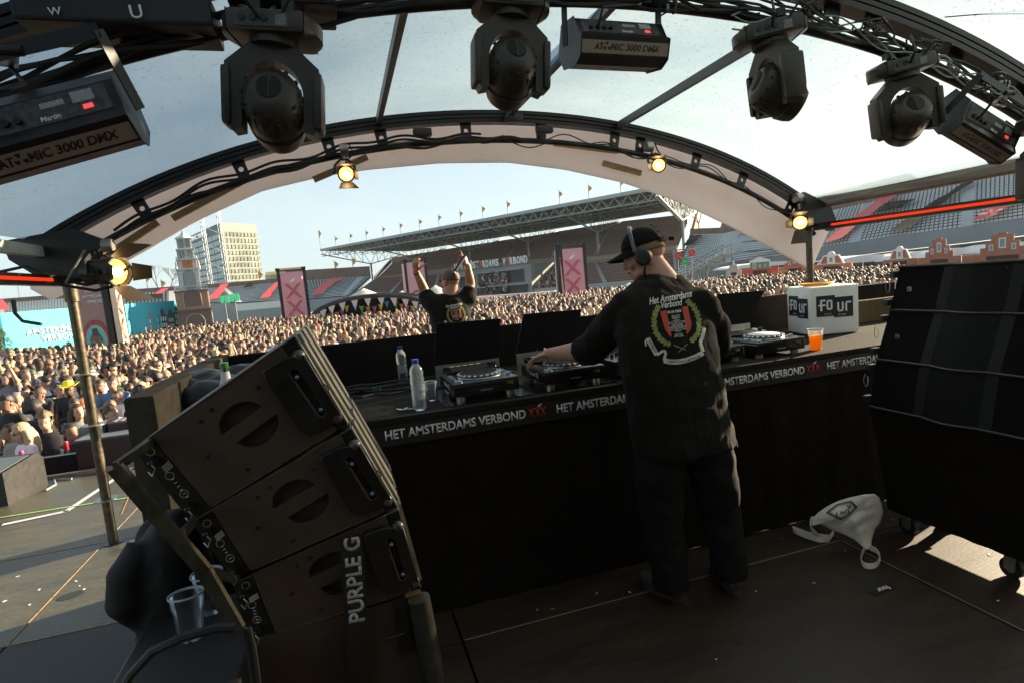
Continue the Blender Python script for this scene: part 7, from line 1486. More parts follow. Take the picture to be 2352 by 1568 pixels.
while x < 420:
    w_ = hs.uniform(13, 20); D = 36+(x-180)/240*7-.25; a = aD(x, 780, D); b = aD(x+w_-1, 780, D+.4); h = aD(x, 722+hs.uniform(-6, 5)-(x-288)*.10, D).z-ZG; d = V((b.x-a.x, b.y-a.y, 0)); W = d.length; T = FR((a.x, a.y, ZG), d, (0, 0, 1)); g = hs.choice((0, 1, 2))
    top = [(W, h*.9), (W*.5, h*1.08), (0, h*.9)] if g == 0 else [(W, h*.88), (W*.8, h*.88), (W*.75, h*.98), (W*.6, h*.99), (W*.5, h*1.06), (W*.4, h*.99), (W*.25, h*.98), (W*.2, h*.88), (0, h*.88)] if g == 1 else [(W, h*.95), (W, h*.99), (0, h*.99), (0, h*.95)]
    mb = MB(); mb.prism([(0, 0), (W, 0)]+top, T, .04); hh_ = mb.build('printed_house', hs.choice(DK), cw_)
    mb = MB()
    for i in range(3):
        for j in range(4): mb.box((W*(.12+.29*i), h*(.28+.15*j), .045), (W*(.12+.29*i)+W*.17, h*(.28+.15*j)+h*.10, .05), T=T)
    mb.build('printed_window', mat('window_print', (.7, .72, .72), .6), hh_); x += w_
# pine bit at far left
tr = random.Random(6); t = thing('pine_tree', 'small green pine at the left border in front of the cyan wall', 'tree', aD(8, 800, 30)); b = aD(4, 800, 30); mb = MB(); mb.cyl((b.x, b.y, ZG), (b.x, b.y, b.z+1.0), .1, .04, n=8); mb.build('trunk', BARK, t); mb = MB()
for i in range(900):
    a = tr.uniform(0, 6.28); hgt = tr.random(); r = (1-hgt)**.7*.85*tr.random()**.4; p = V((b.x+r*math.cos(a), b.y+r*math.sin(a), lerp(ZG+.9, b.z+1.1, hgt))); d = V((tr.uniform(-1, 1), tr.uniform(-1, 1), tr.uniform(-.3, .6))).normalized()*.13; s = d.orthogonal().normalized()*.03; mb.add([p-s, p+s, p+d], [(0, 1, 2)])
mb.build('crown', mat('pine_green', (.05, .09, .03), .8, var=.4, vs=3), t)

# ============================================================ SMALL DOME STAGE WITH BUNTING
t = thing('dome_stage', 'small black arched stage with bunting and DJs in the middle of the crowd', 'stage', aD(850, 750, 38)); D = 37
cL = aD(716, 745, D); cR = aD(992, 722, D); ctr = cL.lerp(cR, .5); hw = (V((cR.x, cR.y, 0))-V((cL.x, cL.y, 0))).length/2; ex = V((cR.x-cL.x, cR.y-cL.y, 0)).normalized(); ztp = aD(845, 682, D).z; z0_ = aD(716, 738, D).z; T = FR((ctr.x, ctr.y, 0), ex, (0, 0, 1))
arcp = lambda q, r=1: (hw*r*math.cos(q), z0_+(ztp-z0_)*r*math.sin(q))
for off, mm, nm in ((0, TRB, 'front_arch'), (-3, TRB, 'rear_arch')):
    mb = MB(); mb.tube([T @ V((*arcp(math.pi*i/30), off)) for i in range(31)], .17, 6); mb.build(nm, mm, t, True)
mb = MB(); mb.rings([[T @ V((*arcp(math.pi*i/30, 1.01), off)) for i in range(31)] for off in (.05, -3.2)], cap=False, close=False); mb.build('dome_cloth', mat('dome_black', (.012, .012, .013), .6), t, True)
mb = MB(); mb.prism([(-hw, ZG)]+[arcp(math.pi*(1-i/30), .99) for i in range(31)]+[(hw, ZG)], T @ Matrix.Translation((0, 0, -3.2)), .1); mb.build('back_cloth', CLOTH, t)
mb = MB(); mb.box((-hw, ZG, -3), (hw, ZG+1, .2), T=T); mb.build('platform', CLOTH, t)
BC = [mat('flag_'+n_, c, .7) for n_, c in (('pink', (.66, .52, .48)), ('yellow', (.7, .55, .05)), ('blue', (.08, .3, .55)), ('green', (.15, .35, .06)), ('orange', (.7, .18, .04)), ('magenta', (.45, .06, .2)))]
k = 0
for i in range(13):
    q = math.pi*(1-(i+.6)/13.4); x_, y_ = arcp(q, .95); w_ = .24; mb = MB(); mb.add([T @ V((x_-w_, y_-.02, .1)), T @ V((x_+w_, y_+.02, .1)), T @ V((x_, y_-.6, .12))], [(0, 1, 2)]); o = mb.build('pennant', BC[0], t); o.modifiers.new('Solidify', 'SOLIDIFY').thickness = .01
for s0, s1 in ((-.95, -.35), (-.4, .35), (.3, .95)):
    pts = []
    for i in range(8):
        x_ = lerp(s0, s1, i/7)*hw; y_ = z0_+(ztp-z0_)*(1-(x_/hw)**2)**.5*.62-.5*math.sin(math.pi*i/7)+.3; pts.append(T @ V((x_, y_, -.6)))
        if 0 < i < 7: mb = MB(); p = pts[-1]; mb.add([p-ex*.16, p+ex*.16, p-V((0, 0, .45))], [(0, 1, 2)]); mb.build('small_pennant', BC[1+(k % 5)], t); k += 1
    mb = MB(); mb.tube(pts, .012, 4); mb.build('string', TRB, t)
mb = MB(); mb.bbox((.2, ZG+1, -.9), (2.2, z0_-.15, -.3), .03, T=T); mb.build('dj_table', WHITE, t)
# tents behind
CR = mat('tent_cream', (.62, .58, .50), .7)
def tent(px, py, D, w_, h_, lab, m=CR):
    p = aD(px, py, D); t = thing('tent', lab, 'tent', (p.x, p.y, ZG), 0, 'pale tents'); mb = MB(); N_ = 12
    for (rr, nm, z0, z1) in ((1, 'tent_roof', p.z-h_, p.z),):
        rs = []
        for i in range(9): f = i/8; r = w_*(1-f)**1.0; zz_ = z0+(z1-z0)*f**1.7; rs.append([V((p.x+r*math.cos(a*6.283/N_)*1.0+1e-4, p.y+r*.6*math.sin(a*6.283/N_), zz_)) for a in range(N_)])
        mb.rings(rs); mb.build(nm, m, t, True)
    mb = MB()
    for a in range(4): q = V((p.x+w_*.9*math.cos(a*1.57+.78), p.y+w_*.5*math.sin(a*1.57+.78), ZG)); mb.cyl(q, V((q.x, q.y, z0)), .05, n=6)
    mb.build('tent_pole', TRB, t)
tent(835, 662, 62, 7, 2.2, 'cream tent behind the small dome stage, left peak'); tent(1000, 655, 60, 6, 2.4, 'cream tent peak directly behind the MC'); tent(925, 668, 58, 6, 1.2, 'low cream tent between the two tent peaks')
for x, y in ((1275, 672), (1418, 664), (1445, 655)): tent(x, y-5, 60, 3.5, .8, {1275: 'small white tent at the crowd edge left of the crossed banner', 1418: 'small white tent just right of the crossed banner', 1445: "small white tent close to the DJ's cap brim"}[x], WHITE)
# low white canopy strip and fence in front of stands
for (xa, ya, xb, yb, D, hh2, m_, lb) in ((540, 700, 650, 690, 60, .7, WHITE, 'long white low awning in front of the bowl, left of the pink banner'), (1080, 683, 1285, 668, 62, 1.6, mat('printed_fence', (.62, .40, .38), .7, var=.5, vs=.25, col2=(.7, .68, .62)), 'printed pink and cream fence in front of the roofed grandstand'), (1360, 672, 1560, 650, 62, 1.5, mat('pale_fence', (.45, .45, .40), .7, var=.4, vs=.3), 'pale fence in front of the grandstand right of the crossed banner')):
    a, b = aD(xa, ya, D), aD(xb, yb, D); mb = MB(); mb.rings([[p, p+_y0*.8, p+_y0*.8-V((0, 0, hh2)), p-V((0, 0, hh2))] for p in (a, b)]); tag(mb.build('fence', m_), lb, 'fence')
for x, lb in ((516, 'left green emergency exit sign right of the tower'), (539, 'right green emergency exit sign right of the tower')):
    p = aD(x*.9408*0+x, 688 if x < 530 else 684, 55); t = thing('exit_sign', lb, 'sign', p, 0, 'green exit signs'); T = FR(p, _r0, (0, 0, 1)); mb = MB(); mb.box((-.42, -.35, -.05), (.42, .35, 0), T=T); mb.build('panel', mat('exit_green', (.02, .30, .13), .5, emit=(.05, 1, .4), es=.12), t); mb = MB(); mb.box((-.1, -.2, 0), (.1, .2, .02), T=T); mb.ell(T @ V((0, .2, 0)), .1, 8, 6); mb.build('pictogram', WHITE, t); mb = MB(); mb.beam(p, (p.x, p.y, ZG), .06, .06); mb.build('pole', STL, t)

# thin haze over the stadium
hz_ = bpy.data.materials.new('haze_air'); hz_.use_nodes = True; hn = hz_.node_tree.nodes; hn.clear(); ho = hn.new('ShaderNodeOutputMaterial'); hv = hn.new('ShaderNodeVolumePrincipled'); hv.inputs['Color'].default_value = (.80, .90, 1, 1); hv.inputs['Density'].default_value = HAZE; hv.inputs['Anisotropy'].default_value = .2; hz_.node_tree.links.new(hv.outputs[0], ho.inputs['Volume'])
if HAZE: mb = MB(); mb.box((-420, -12, ZG-1), (420, 420, 60)); tag(mb.build('haze', hz_), kind='stuff')
# ============================================================ MARKET STALLS WITH GABLES
SB = mat('stall_brick', (.36, .13, .08), .8, var=.2, vs=3); SG = mat('stall_grey', (.38, .38, .38), .8); SGN = mat('stall_green', (.10, .24, .15), .8); SW = mat('stall_white', (.72, .72, .70), .7)
sl_ = [(1655, 625, 44), (1725, 618, 43), (1790, 614, 42), (1850, 612, 41), (1955, 603, 39), (2027, 598, 37), (2110, 593, 35.5), (2210, 587, 34), (2352, 578, 32), (2480, 570, 30)]
def stp(px):
    for a, b in zip(sl_, sl_[1:]):
        if a[0] <= px <= b[0]: f = (px-a[0])/(b[0]-a[0]); D = lerp(a[2], b[2], f); return aD(px, lerp(a[1], b[1], f), D)
stalls = [(1668, 1702, 'grey', 'grey scrolled gable with white ornaments, leftmost of the stalls'), (1704, 1788, 'green', 'green gable with white pediment on a red band'), (1790, 1862, 'step', 'brick stepped gable directly left of the right roof post'), (1864, 1956, 'bell', 'brick and white bell gable directly right of the roof post'), (2028, 2106, 'bell', 'brick and white bell gable left of the two tall stepped gables'), (2108, 2208, 'step', 'brick stepped gable with one tall white window above the right stack'), (2212, 2400, 'step', 'widest brick stepped gable at the right border')]
for (x0, x1, kd, lb) in stalls:
    a, b = stp(x0), stp(x1); d = V((b.x-a.x, b.y-a.y, 0)); W = d.length; zt_ = (a.z+b.z)/2; t = thing('market_stall', 'market stall with '+lb, 'stall', (a.x, a.y, ZG), 0, 'gabled market stalls'); T = FR((a.x, a.y, 0), d, (0, 0, 1)); bd = .42
    mbd = SB if kd != 'green' else mat('stall_red', (.42, .05, .04), .8)
    mb = MB(); mb.box((0, zt_-bd, -.3), (W, zt_, 0), T=T); fb = mb.build('fascia', mbd if kd != 'grey' else SG, t)
    mb = MB(); mb.box((W*.3, zt_-bd*.9, .0), (W*.7, zt_-bd*.35, .02), T=T); mb.build('name_board', TRB, fb)
    text('board_lettering', 'BAR', W*.10, T @ Matrix.Translation((W*.45, zt_-bd*.8, .03)), WHITE, fb, .003) if False else None
    mb = MB()
    for x_ in (0, W-.12): mb.box((x_, ZG, -.15), (x_+.12, zt_-bd, 0), T=T)
    mb.build('post', TRB, t)
    mb = MB(); mb.box((0, ZG, -3.2), (W, zt_-.1, -3), T=T); mb.build('back_wall', mat('counter_dark', (.05, .035, .03), .8, var=.4, vs=2), t); mb = MB(); mb.box((0, ZG, -.2), (W, ZG+1.05, 0), T=T); mb.build('counter', mat('counter_dark', (.05, .035, .03), .8, var=.4, vs=2), t)
    g = W*.5; cx = W*.5; h = {'grey': .75, 'green': .75, 'step': .95, 'bell': .72}[kd]*(1.15 if x0 > 2100 else 1); gw = min(W*.32, 1.0) if kd != 'green' else W*.27
    if kd == 'step': pr = [(-gw, 0), (gw, 0), (gw, h*.3), (gw*.75, h*.3), (gw*.75, h*.6), (gw*.5, h*.6), (gw*.5, h*.95), (gw*.2, h*.95), (gw*.2, h*1.05), (-gw*.2, h*1.05), (-gw*.2, h*.95), (-gw*.5, h*.95), (-gw*.5, h*.6), (-gw*.75, h*.6), (-gw*.75, h*.3), (-gw, h*.3)]; m_ = SB
    elif kd == 'bell': pr = [(-gw, 0), (gw, 0), (gw*.78, h*.5), (gw*.62, h*.85), (gw*.3, h*.9)]+[(gw*.3*math.cos(q*.52), h*.9+gw*.3*math.sin(q*.52)) for q in range(1, 6)]+[(-gw*.3, h*.9), (-gw*.62, h*.85), (-gw*.78, h*.5)]; m_ = SW
    elif kd == 'green': pr = [(-gw, 0), (gw, 0), (gw, h*.75), (0, h*1.1), (-gw, h*.75)]; m_ = SGN
    else: pr = [(-gw*1.2, 0), (gw*1.2, 0), (gw*.8, h*.5), (gw*.3, h*.6), (0, h), (-gw*.3, h*.6), (-gw*.8, h*.5)]; m_ = SG
    mb = MB(); mb.prism([(cx+p, zt_+q) for p, q in pr], T @ Matrix.Translation((0, 0, -.12)), .12); gb = mb.build('gable', m_, t)
    if kd == 'bell':
        for s in (-1, 1): mb = MB(); P3 = [(cx+s*gw*.85, zt_+.04), (cx+s*gw*.32, zt_+.04), (cx+s*gw*.30, zt_+h*.75), (cx+s*gw*.55, zt_+h*.75)]; mb.prism(P3 if s < 0 else P3[::-1], T @ Matrix.Translation((0, 0, .003)), .01); mb.build('brick_field', SB, gb)
    if kd == 'green': mb = MB(); mb.prism([(cx-gw*1.05, zt_+h*.62), (cx+gw*1.05, zt_+h*.62), (cx+gw*1.05, zt_+h*.8), (cx, zt_+h*1.15), (cx-gw*1.05, zt_+h*.8)], T @ Matrix.Translation((0, 0, .003)), .02); mb.build('pediment', SW, gb)
    wn = {'grey': [(0, .3)], 'green': [(-.55, .25), (0, .25), (.55, .25)], 'step': [(0, .5), (-.5, .3), (.5, .3)], 'bell': [(0, .4)]}[kd]
    for i, (wx, wy) in enumerate(wn):
        ww = gw*(.16 if i == 0 else .1); wh2 = h*(.28 if i == 0 else .16); x_ = cx+wx*gw; y_ = zt_+wy*h; mb = MB(); mb.box((x_-ww, y_-wh2*.9, .012), (x_+ww, y_+wh2, .03), T=T); wf = mb.build('window', SW, gb); mb = MB(); mb.box((x_-ww*.7, y_-wh2*.7, .03), (x_+ww*.7, y_+wh2*.8, .035), T=T); mb.build('pane', mat('pane_blue', (.15, .25, .3), .3), wf)
# white domed tents behind the stalls
for (x, y, D, w_) in ((1760, 603, 48, 7), (1990, 586, 44, 4.5), (2110, 578, 42, 4), (2200, 570, 40, 4), (2340, 556, 38, 4.5)):
    p = aD(x, y, D); t = thing('domed_tent', {1760: 'long white tent roof behind the leftmost stalls', 1990: 'white domed tent in the gap between the two bell gables', 2110: 'white domed tent left of the tall stepped gable', 2200: 'white domed tent between the two tall stepped gables', 2340: 'white domed tent at the right border'}[x], 'tent', (p.x, p.y, ZG), 0, 'white tents behind the stalls'); mb = MB(); hh3 = .55 if x > 1800 else .35; n_ = 12
    mb.rings([[V((p.x, p.y, p.z-hh3))+_r0*(w_*.5*math.cos(math.pi*i/n_))+V((0, 0, hh3*math.sin(math.pi*i/n_)))+_y0*yy for i in range(n_+1)] for yy in (0, 3)]); mb.build('tent_roof', SW, t, True); mb = MB(); mb.box((p.x-w_*.45, p.y+1, ZG), (p.x+w_*.45, p.y+1.2, p.z-hh3)); mb.build('tent_wall', mat('tent_shadow', (.25, .3, .3), .8), t)
# festoon bulbs: one string per stretch
BULB = emis('bulb_glow', (1, .62, .18), 3.0)
for (x0, x1, n_, lb) in ((1660, 1850, 30, 'string of warm bulbs hung along the stalls left of the roof post'), (1866, 1955, 12, 'string of warm bulbs hung along the stall right of the roof post')):
    t = thing('string_lights', lb, 'string lights', stp(x0)); pts = []
    for i in range(n_+1):
        p = stp(lerp(x0, x1, i/n_))-V((0, 0, .62+.07*math.sin(i*1.9)))-_y0*.5; pts.append(p); mb = MB(); mb.ell(p-V((0, 0, .07)), .055, 8, 6); mb.build('bulb', BULB, t, True)
    mb = MB(); mb.tube(pts, .012, 4); mb.build('wire', TRB, t)
# ============================================================ THE CROWD
rp = random.Random(77)
SK = [mat('crowd_skin_%s' % n_, c, .55) for n_, c in (('fair', (.52, .30, .21)), ('rosy', (.45, .24, .17)), ('tan', (.27, .145, .09)), ('brown', (.10, .048, .03)))]
def objcol(name, rough, bump=0):
    m = bpy.data.materials.new(name); m.use_nodes = True; n = m.node_tree.nodes; i = n.new('ShaderNodeObjectInfo'); b = n['Principled BSDF']; b.inputs['Roughness'].default_value = rough
    m.node_tree.links.new(i.outputs['Color'], b.inputs['Base Color'])
    if bump:
        t = n.new('ShaderNodeTexCoord'); z = n.new('ShaderNodeTexNoise'); z.inputs['Scale'].default_value = 55; bp = n.new('ShaderNodeBump'); bp.inputs['Strength'].default_value = bump; bp.inputs['Distance'].default_value = .01; mpp = n.new('ShaderNodeMapping'); mpp.inputs['Scale'].default_value = (1, 1, .3)
        m.node_tree.links.new(t.outputs['Object'], mpp.inputs[0]); m.node_tree.links.new(mpp.outputs[0], z.inputs[0]); m.node_tree.links.new(z.outputs[0], bp.inputs['Height']); m.node_tree.links.new(bp.outputs[0], b.inputs['Normal'])
    return m
SHIRT = objcol('crowd_clothes', .85, .3); HAIRM = objcol('crowd_hair', .55, .6); TROU = mat('crowd_trousers', (.05, .06, .08), .85); EYED = mat('crowd_eye', (.03, .02, .02), .4); LIPS = mat('crowd_lips', (.38, .12, .11), .5)
def rg(cx, cy, z, a, b, n=14, off=0): return [V((cx+a*math.cos(2*math.pi*i/n), cy+b*math.sin(2*math.pi*i/n), z)) for i in range(n)]
def person_mesh(name, skin, pose, fem=False, n=14):
    """feet at z=0, faces -y; 0 skin 1 clothes 2 trousers 3 eyes 4 lips"""
    mb = MB(); sw = .19 if fem else .215
    rs = [(0, 0, .86, .16, .11), (0, 0, .95, .155, .11), (0, .0, 1.1, .145 if fem else .16, .105), (0, 0, 1.28, sw*.9, .125), (0, .005, 1.40, sw, .115), (0, .01, 1.455, sw*.72, .09), (0, .01, 1.48, .085, .075)]
    mb.k = 1; mb.rings([rg(*r, n) for r in rs], cap=False); mb.rings([rg(0, 0, .86, .16, .11, n), rg(0, 0, .85, .0, .0, n)], 2, False)
    hd = [(0, .01, 1.475, .060, .062), (0, .0, 1.51, .052, .056), (0, -.018, 1.525, .050, .066), (0, -.028, 1.545, .054, .076), (0, -.022, 1.57, .062, .083), (0, -.015, 1.60, .069, .088), (0, -.008, 1.64, .074, .092), (0, .0, 1.68, .076, .094), (0, .005, 1.715, .070, .086), (0, .008, 1.74, .050, .062), (0, .01, 1.752, .018, .022)]
    N2 = 20; R_ = [rg(*r, N2) for r in hd]; fi = 15   # index 15 of 20 faces -y
    for k, dv in ((4, .003), (5, .016), (6, .010)):
        R_[k][fi] += V((0, -dv, 0))
    for k in (6,): R_[k][fi-2] += V((0, .006, 0)); R_[k][fi+2] += V((0, .006, 0))
    mb.k = 0; mb.rings(R_, cap=True)
    for s in (-1, 1): mb.ell((s*.076, .005, 1.615), (.010, .018, .028), 8, 5, 0); mb.ell((s*.030, -.088, 1.632), (.014, .008, .008), 8, 5, 3); mb.ell((s*.030, -.090, 1.655), (.019, .006, .004), 6, 4, 3)
    mb.ell((0, -.100, 1.562), (.021, .006, .006), 8, 4, 4)
    for s in (-1, 1):
        sh = V((s*(sw-.03), .005, 1.41)); up = pose in ('up', 'upl' if s < 0 else 'upr')
        if up: el = V((s*(sw+.06), -.08, 1.62)); wr = V((s*(sw+.0), -.10, 1.86)); 
        elif pose == 'hold' or pose == 'phone': el = V((s*(sw+.05), -.05, 1.13)); wr = V((s*.10, -.30, 1.28 if pose == 'hold' else 1.45))
        elif pose == 'cross': el = V((s*(sw+.05), .0, 1.13)); wr = V((-s*.02, -.2, 1.15))
        else: el = V((s*(sw+.06), .02, 1.12)); wr = V((s*(sw+.03), -.10, .88))
        mb.cyl(sh, sh.lerp(el, .62), .058, .052, 8, 1); mb.ell(sh, .06, 8, 6, 1); mb.cyl(sh.lerp(el, .6), el, .040, .038, 8, 0); mb.ell(el, .038, 8, 5, 0); mb.cyl(el, wr, .037, .026, 8, 0)
        d = (wr-el).normalized(); mb.ell(wr+d*.05, (.028, .028, .045) if up else (.03, .05, .028), 8, 6, 0)
        if up or pose in ('phone', 'hold'):
            for k in range(3): o = wr+d*.07+V(((k-1)*.018, 0, 0)); mb.cyl(o, o+d*.05+V(((k-1)*.006, 0, 0)), .009, .007, 5, 0)
    for s in (-1, 1): mb.cyl((s*.085, 0, .9), (s*.10, 0, .48), .085, .06, 8, 2); mb.cyl((s*.10, 0, .48), (s*.11, 0, .05), .06, .045, 8, 2); mb.ell((s*.11, -.05, .04), (.045, .13, .04), 8, 5, 2)
    return mb.mesh(name, [skin, SHIRT, TROU, EYED, LIPS], True, 60)
def hair_mesh(kind, n=22, m=14, lo=False):
    mb = MB(); r0 = rp.random()
    def sh(rx, ry, rz, cz, cy, keep, jit=.004):
        vs = []; fs = []
        for i in range(m+1):
            for j in range(n):
                t = math.pi*i/m; p = 2*math.pi*j/n; k = 1+jit*10*noise.noise(V((math.cos(p)*3, math.sin(p)*3, t*3+r0*9))); vs.append(V((rx*math.sin(t)*math.cos(p)*k, cy+ry*math.sin(t)*math.sin(p)*k, cz+rz*math.cos(t)*k)))
        for i in range(m):
            for j in range(n):
                t = math.pi*(i+.5)/m; p = 2*math.pi*(j+.5)/n
                if keep(math.sin(t)*math.cos(p), math.sin(t)*math.sin(p), math.cos(t)): fs.append((i*n+j, (i+1)*n+j, (i+1)*n+(j+1) % n, i*n+(j+1) % n))
        mb.add(vs, fs)
    cap = lambda x, y, z: z > (.30 if y < -.35 else -.25 if y > .1 else .05)
    if kind == 'short': sh(.083, .102, .098, 1.672, .006, cap, .008)
    elif kind == 'quiff': sh(.084, .106, .112, 1.675, .0, cap, .016)
    elif kind == 'buzz': sh(.079, .097, .088, 1.672, .006, cap, .001)
    elif kind == 'curly': sh(.105, .115, .125, 1.685, .012, lambda x, y, z: z > (.3 if y < -.4 else -.55), .025)
    elif kind == 'afro': sh(.135, .135, .14, 1.69, .03, lambda x, y, z: z > (.15 if y < -.4 else -.7), .02)
    elif kind in ('long', 'wavy'):
        sh(.088, .106, .102, 1.672, .008, lambda x, y, z: z > (.42 if y < -.45 else -.6), .008)
        for s in (-1, 0, 1):
            pts = [V((s*.07, .06 if s == 0 else .02, 1.66)), V((s*.095, .09 if s == 0 else .03, 1.56)), V((s*.10, .10 if s == 0 else .02, 1.45)), V((s*.105, .10 if s == 0 else -.03, 1.33)), V((s*.10, .095 if s == 0 else -.06, 1.22))]
            mb.tube(pts, [.05, .055, .05, .042, .014] if s else [.07, .085, .085, .07, .03], 8)
    elif kind == 'bun': sh(.083, .101, .097, 1.672, .006, lambda x, y, z: z > (.40 if y < -.35 else -.45), .004); mb.ell((0, .10, 1.72), .042, 10, 7)
    elif kind == 'ponytail': sh(.083, .101, .097, 1.672, .006, lambda x, y, z: z > (.40 if y < -.35 else -.45), .004); mb.tube([(0, .09, 1.71), (0, .14, 1.68), (0, .15, 1.58), (0, .13, 1.45)], [.03, .036, .03, .01], 8)
    elif kind == 'cap':
        sh(.086, .105, .098, 1.675, .004, lambda x, y, z: z > .12, 0); vs = [V((.08*math.sin(a)*s, -.10*math.cos(a)-e, 1.685-e*.25)) for e in (0, .07) for a, s in [(i*.25-1, 1) for i in range(9)]]; mb.add(vs, [(i, i+1, i+10, i+9) for i in range(8)])
    elif kind == 'bucket': sh(.09, .108, .10, 1.672, .004, lambda x, y, z: z > .1, 0); mb.rings([rg(0, .004, 1.69, .09, .107, 20), rg(0, .004, 1.655, .135, .15, 20)], cap=False)
    me = mb.mesh('hair', [HAIRM], True, 80); return me
def cowboy_mesh():
    mb = MB(); mb.rings([rg(0, 0, 1.70, .09, .105, 24), rg(0, 0, 1.76, .085, .10, 24), rg(0, 0, 1.81, .075, .085, 24), rg(0, 0, 1.80, .03, .05, 24)], cap=True)
    rs = []
    for r in (1.0, 1.35, 1.7): rs.append([V((.09*r*math.cos(a)*1.1, .105*r*math.sin(a), 1.70+(r-1)*.11*abs(math.cos(a))**2-.012*(r-1))) for a in [2*math.pi*i/24 for i in range(24)]])
    mb.rings(rs, cap=False); return mb.mesh('cowboy_hat', [HAIRM], True)
BODY = {}
for si in range(4):
    for pose in ('down', 'hold', 'up', 'upl', 'phone'):
        for fem in (0, 1): BODY[(si, pose, fem)] = None
def body_mesh(si, pose, fem):
    k = (si, pose, fem)
    if BODY[k] is None: BODY[k] = person_mesh('person', SK[si], pose, fem)
    return BODY[k]
HK = {k: hair_mesh(k) for k in ('short', 'quiff', 'buzz', 'curly', 'afro', 'long', 'wavy', 'bun', 'ponytail', 'cap', 'bucket')}; HK['cowboy'] = cowboy_mesh()
gl = MB(); gl.tube([(-.08, .0, 1.638), (-.078, -.06, 1.638), (-.055, -.098, 1.636), (.055, -.098, 1.636), (.078, -.06, 1.638), (.08, .0, 1.638)], .004, 5)
for s in (-1, 1): gl.ell((s*.033, -.101, 1.632), (.027, .007, .018), 12, 6)
GLS = gl.mesh('sunglasses', [mat('sunglass_black', (.008, .008, .008), .12, coat=.5)], True)
SCOL = {'black': (.015, .015, .017), 'white': (.75, .73, .69), 'grey': (.20, .20, .20), 'navy': (.02, .035, .08), 'beige': (.34, .28, .21), 'blue': (.10, .20, .35), 'green': (.03, .13, .07), 'brown': (.13, .07, .04), 'red': (.35, .03, .03), 'pink': (.55, .25, .27)}
SW_ = ['black']*12+['white']*8+['grey']*3+['navy']*2+['beige']*3+['blue', 'green', 'brown', 'red', 'pink']
HCOL = {'brown': (.060, .034, .020), 'dark': (.018, .012, .010), 'blond': (.42, .31, .17), 'sandy': (.16, .10, .055), 'red': (.30, .10, .03)}
HW_ = ['brown']*8+['dark']*8+['blond']*4+['sandy']*5+['red']
ZG_ = ZG
HN = {'short': 'short', 'quiff': 'swept-up', 'buzz': 'cropped', 'curly': 'curly', 'afro': 'round afro', 'long': 'long', 'wavy': 'long wavy', 'bun': 'tied-up', 'ponytail': 'ponytailed'}
used_l = {}
def put_person(x, y, rz, sc, si, fem, hk, hc_, sc_, pose, glasses, label=None, z=None):
    b = bpy.data.objects.new('person', body_mesh(si, pose, fem)); COL.objects.link(b); b.location = (x, y, ZG_ if z is None else z); b.rotation_euler = (rp.uniform(-.06, .06), rp.uniform(-.05, .05), rz); b.scale = (sc, sc, sc); b.color = (*[c*rp.uniform(.85, 1.15) for c in SCOL[sc_]], 1)
    hm_ = ''
    h = bpy.data.objects.new('cap' if hk in ('cap',) else 'bucket_hat' if hk == 'bucket' else 'cowboy_hat' if hk == 'cowboy' else 'hair', HK[hk]); COL.objects.link(h); h.parent = b
    if hk in ('cap', 'bucket'): h.color = (*SCOL[rp.choice(('black', 'white', 'navy', 'green'))], 1)
    elif hk == 'cowboy': h.color = (.85, .68, .02, 1)
    else: v = rp.uniform(.8, 1.25); h.color = (*[c*v for c in HCOL[hc_]], 1)
    if glasses: g = bpy.data.objects.new('sunglasses', GLS); COL.objects.link(g); g.parent = b
    sx_ = {'black': 'black'}
    hd = 'a cap' if hk == 'cap' else 'a bucket hat' if hk == 'bucket' else '%s %s hair' % (HN.get(hk, ''), hc_)
    ps = {'down': '', 'hold': ', hands at chest', 'up': ', arms raised', 'upl': ', arm raised', 'phone': ', hands at chin'}[pose]
    b['label'] = label or 'visitor with %s%s, %s top%s' % (hd, ' and sunglasses' if glasses else '', sc_, ps)
    px_ = pj((x, y, ZG+1.7))[0]
    if not label: b['label'] += ' '+('left of the left post' if px_ < 175 else 'right of the left post' if px_ < 300 else 'above the side board' if px_ < 520 else 'above the left stack' if px_ < 760 else 'by the dome stage' if px_ < 990 else 'below the MC' if px_ < 1180 else 'beyond the lids' if px_ < 1420 else 'right of the DJ' if px_ < 1800 else 'behind the white cube')
    b['category'] = 'person'
    if not label: b['group'] = 'people in the crowd'
    return b
# wall-top line: a head is in sight when it lies above it
WL = [(-60, 1105), (0, 1100), (150, 1085), (292, 1060), (293, 925), (500, 848), (650, 812), (750, 796), (1003, 768), (1004, 745), (1150, 733), (1190, 750), (1338, 726), (2040, 672), (2060, 640), (2400, 620)]
def seen(px, py, mrg=6):
    if not (-30 < px < 2075): return False
    return py < ip(WL, px)+mrg
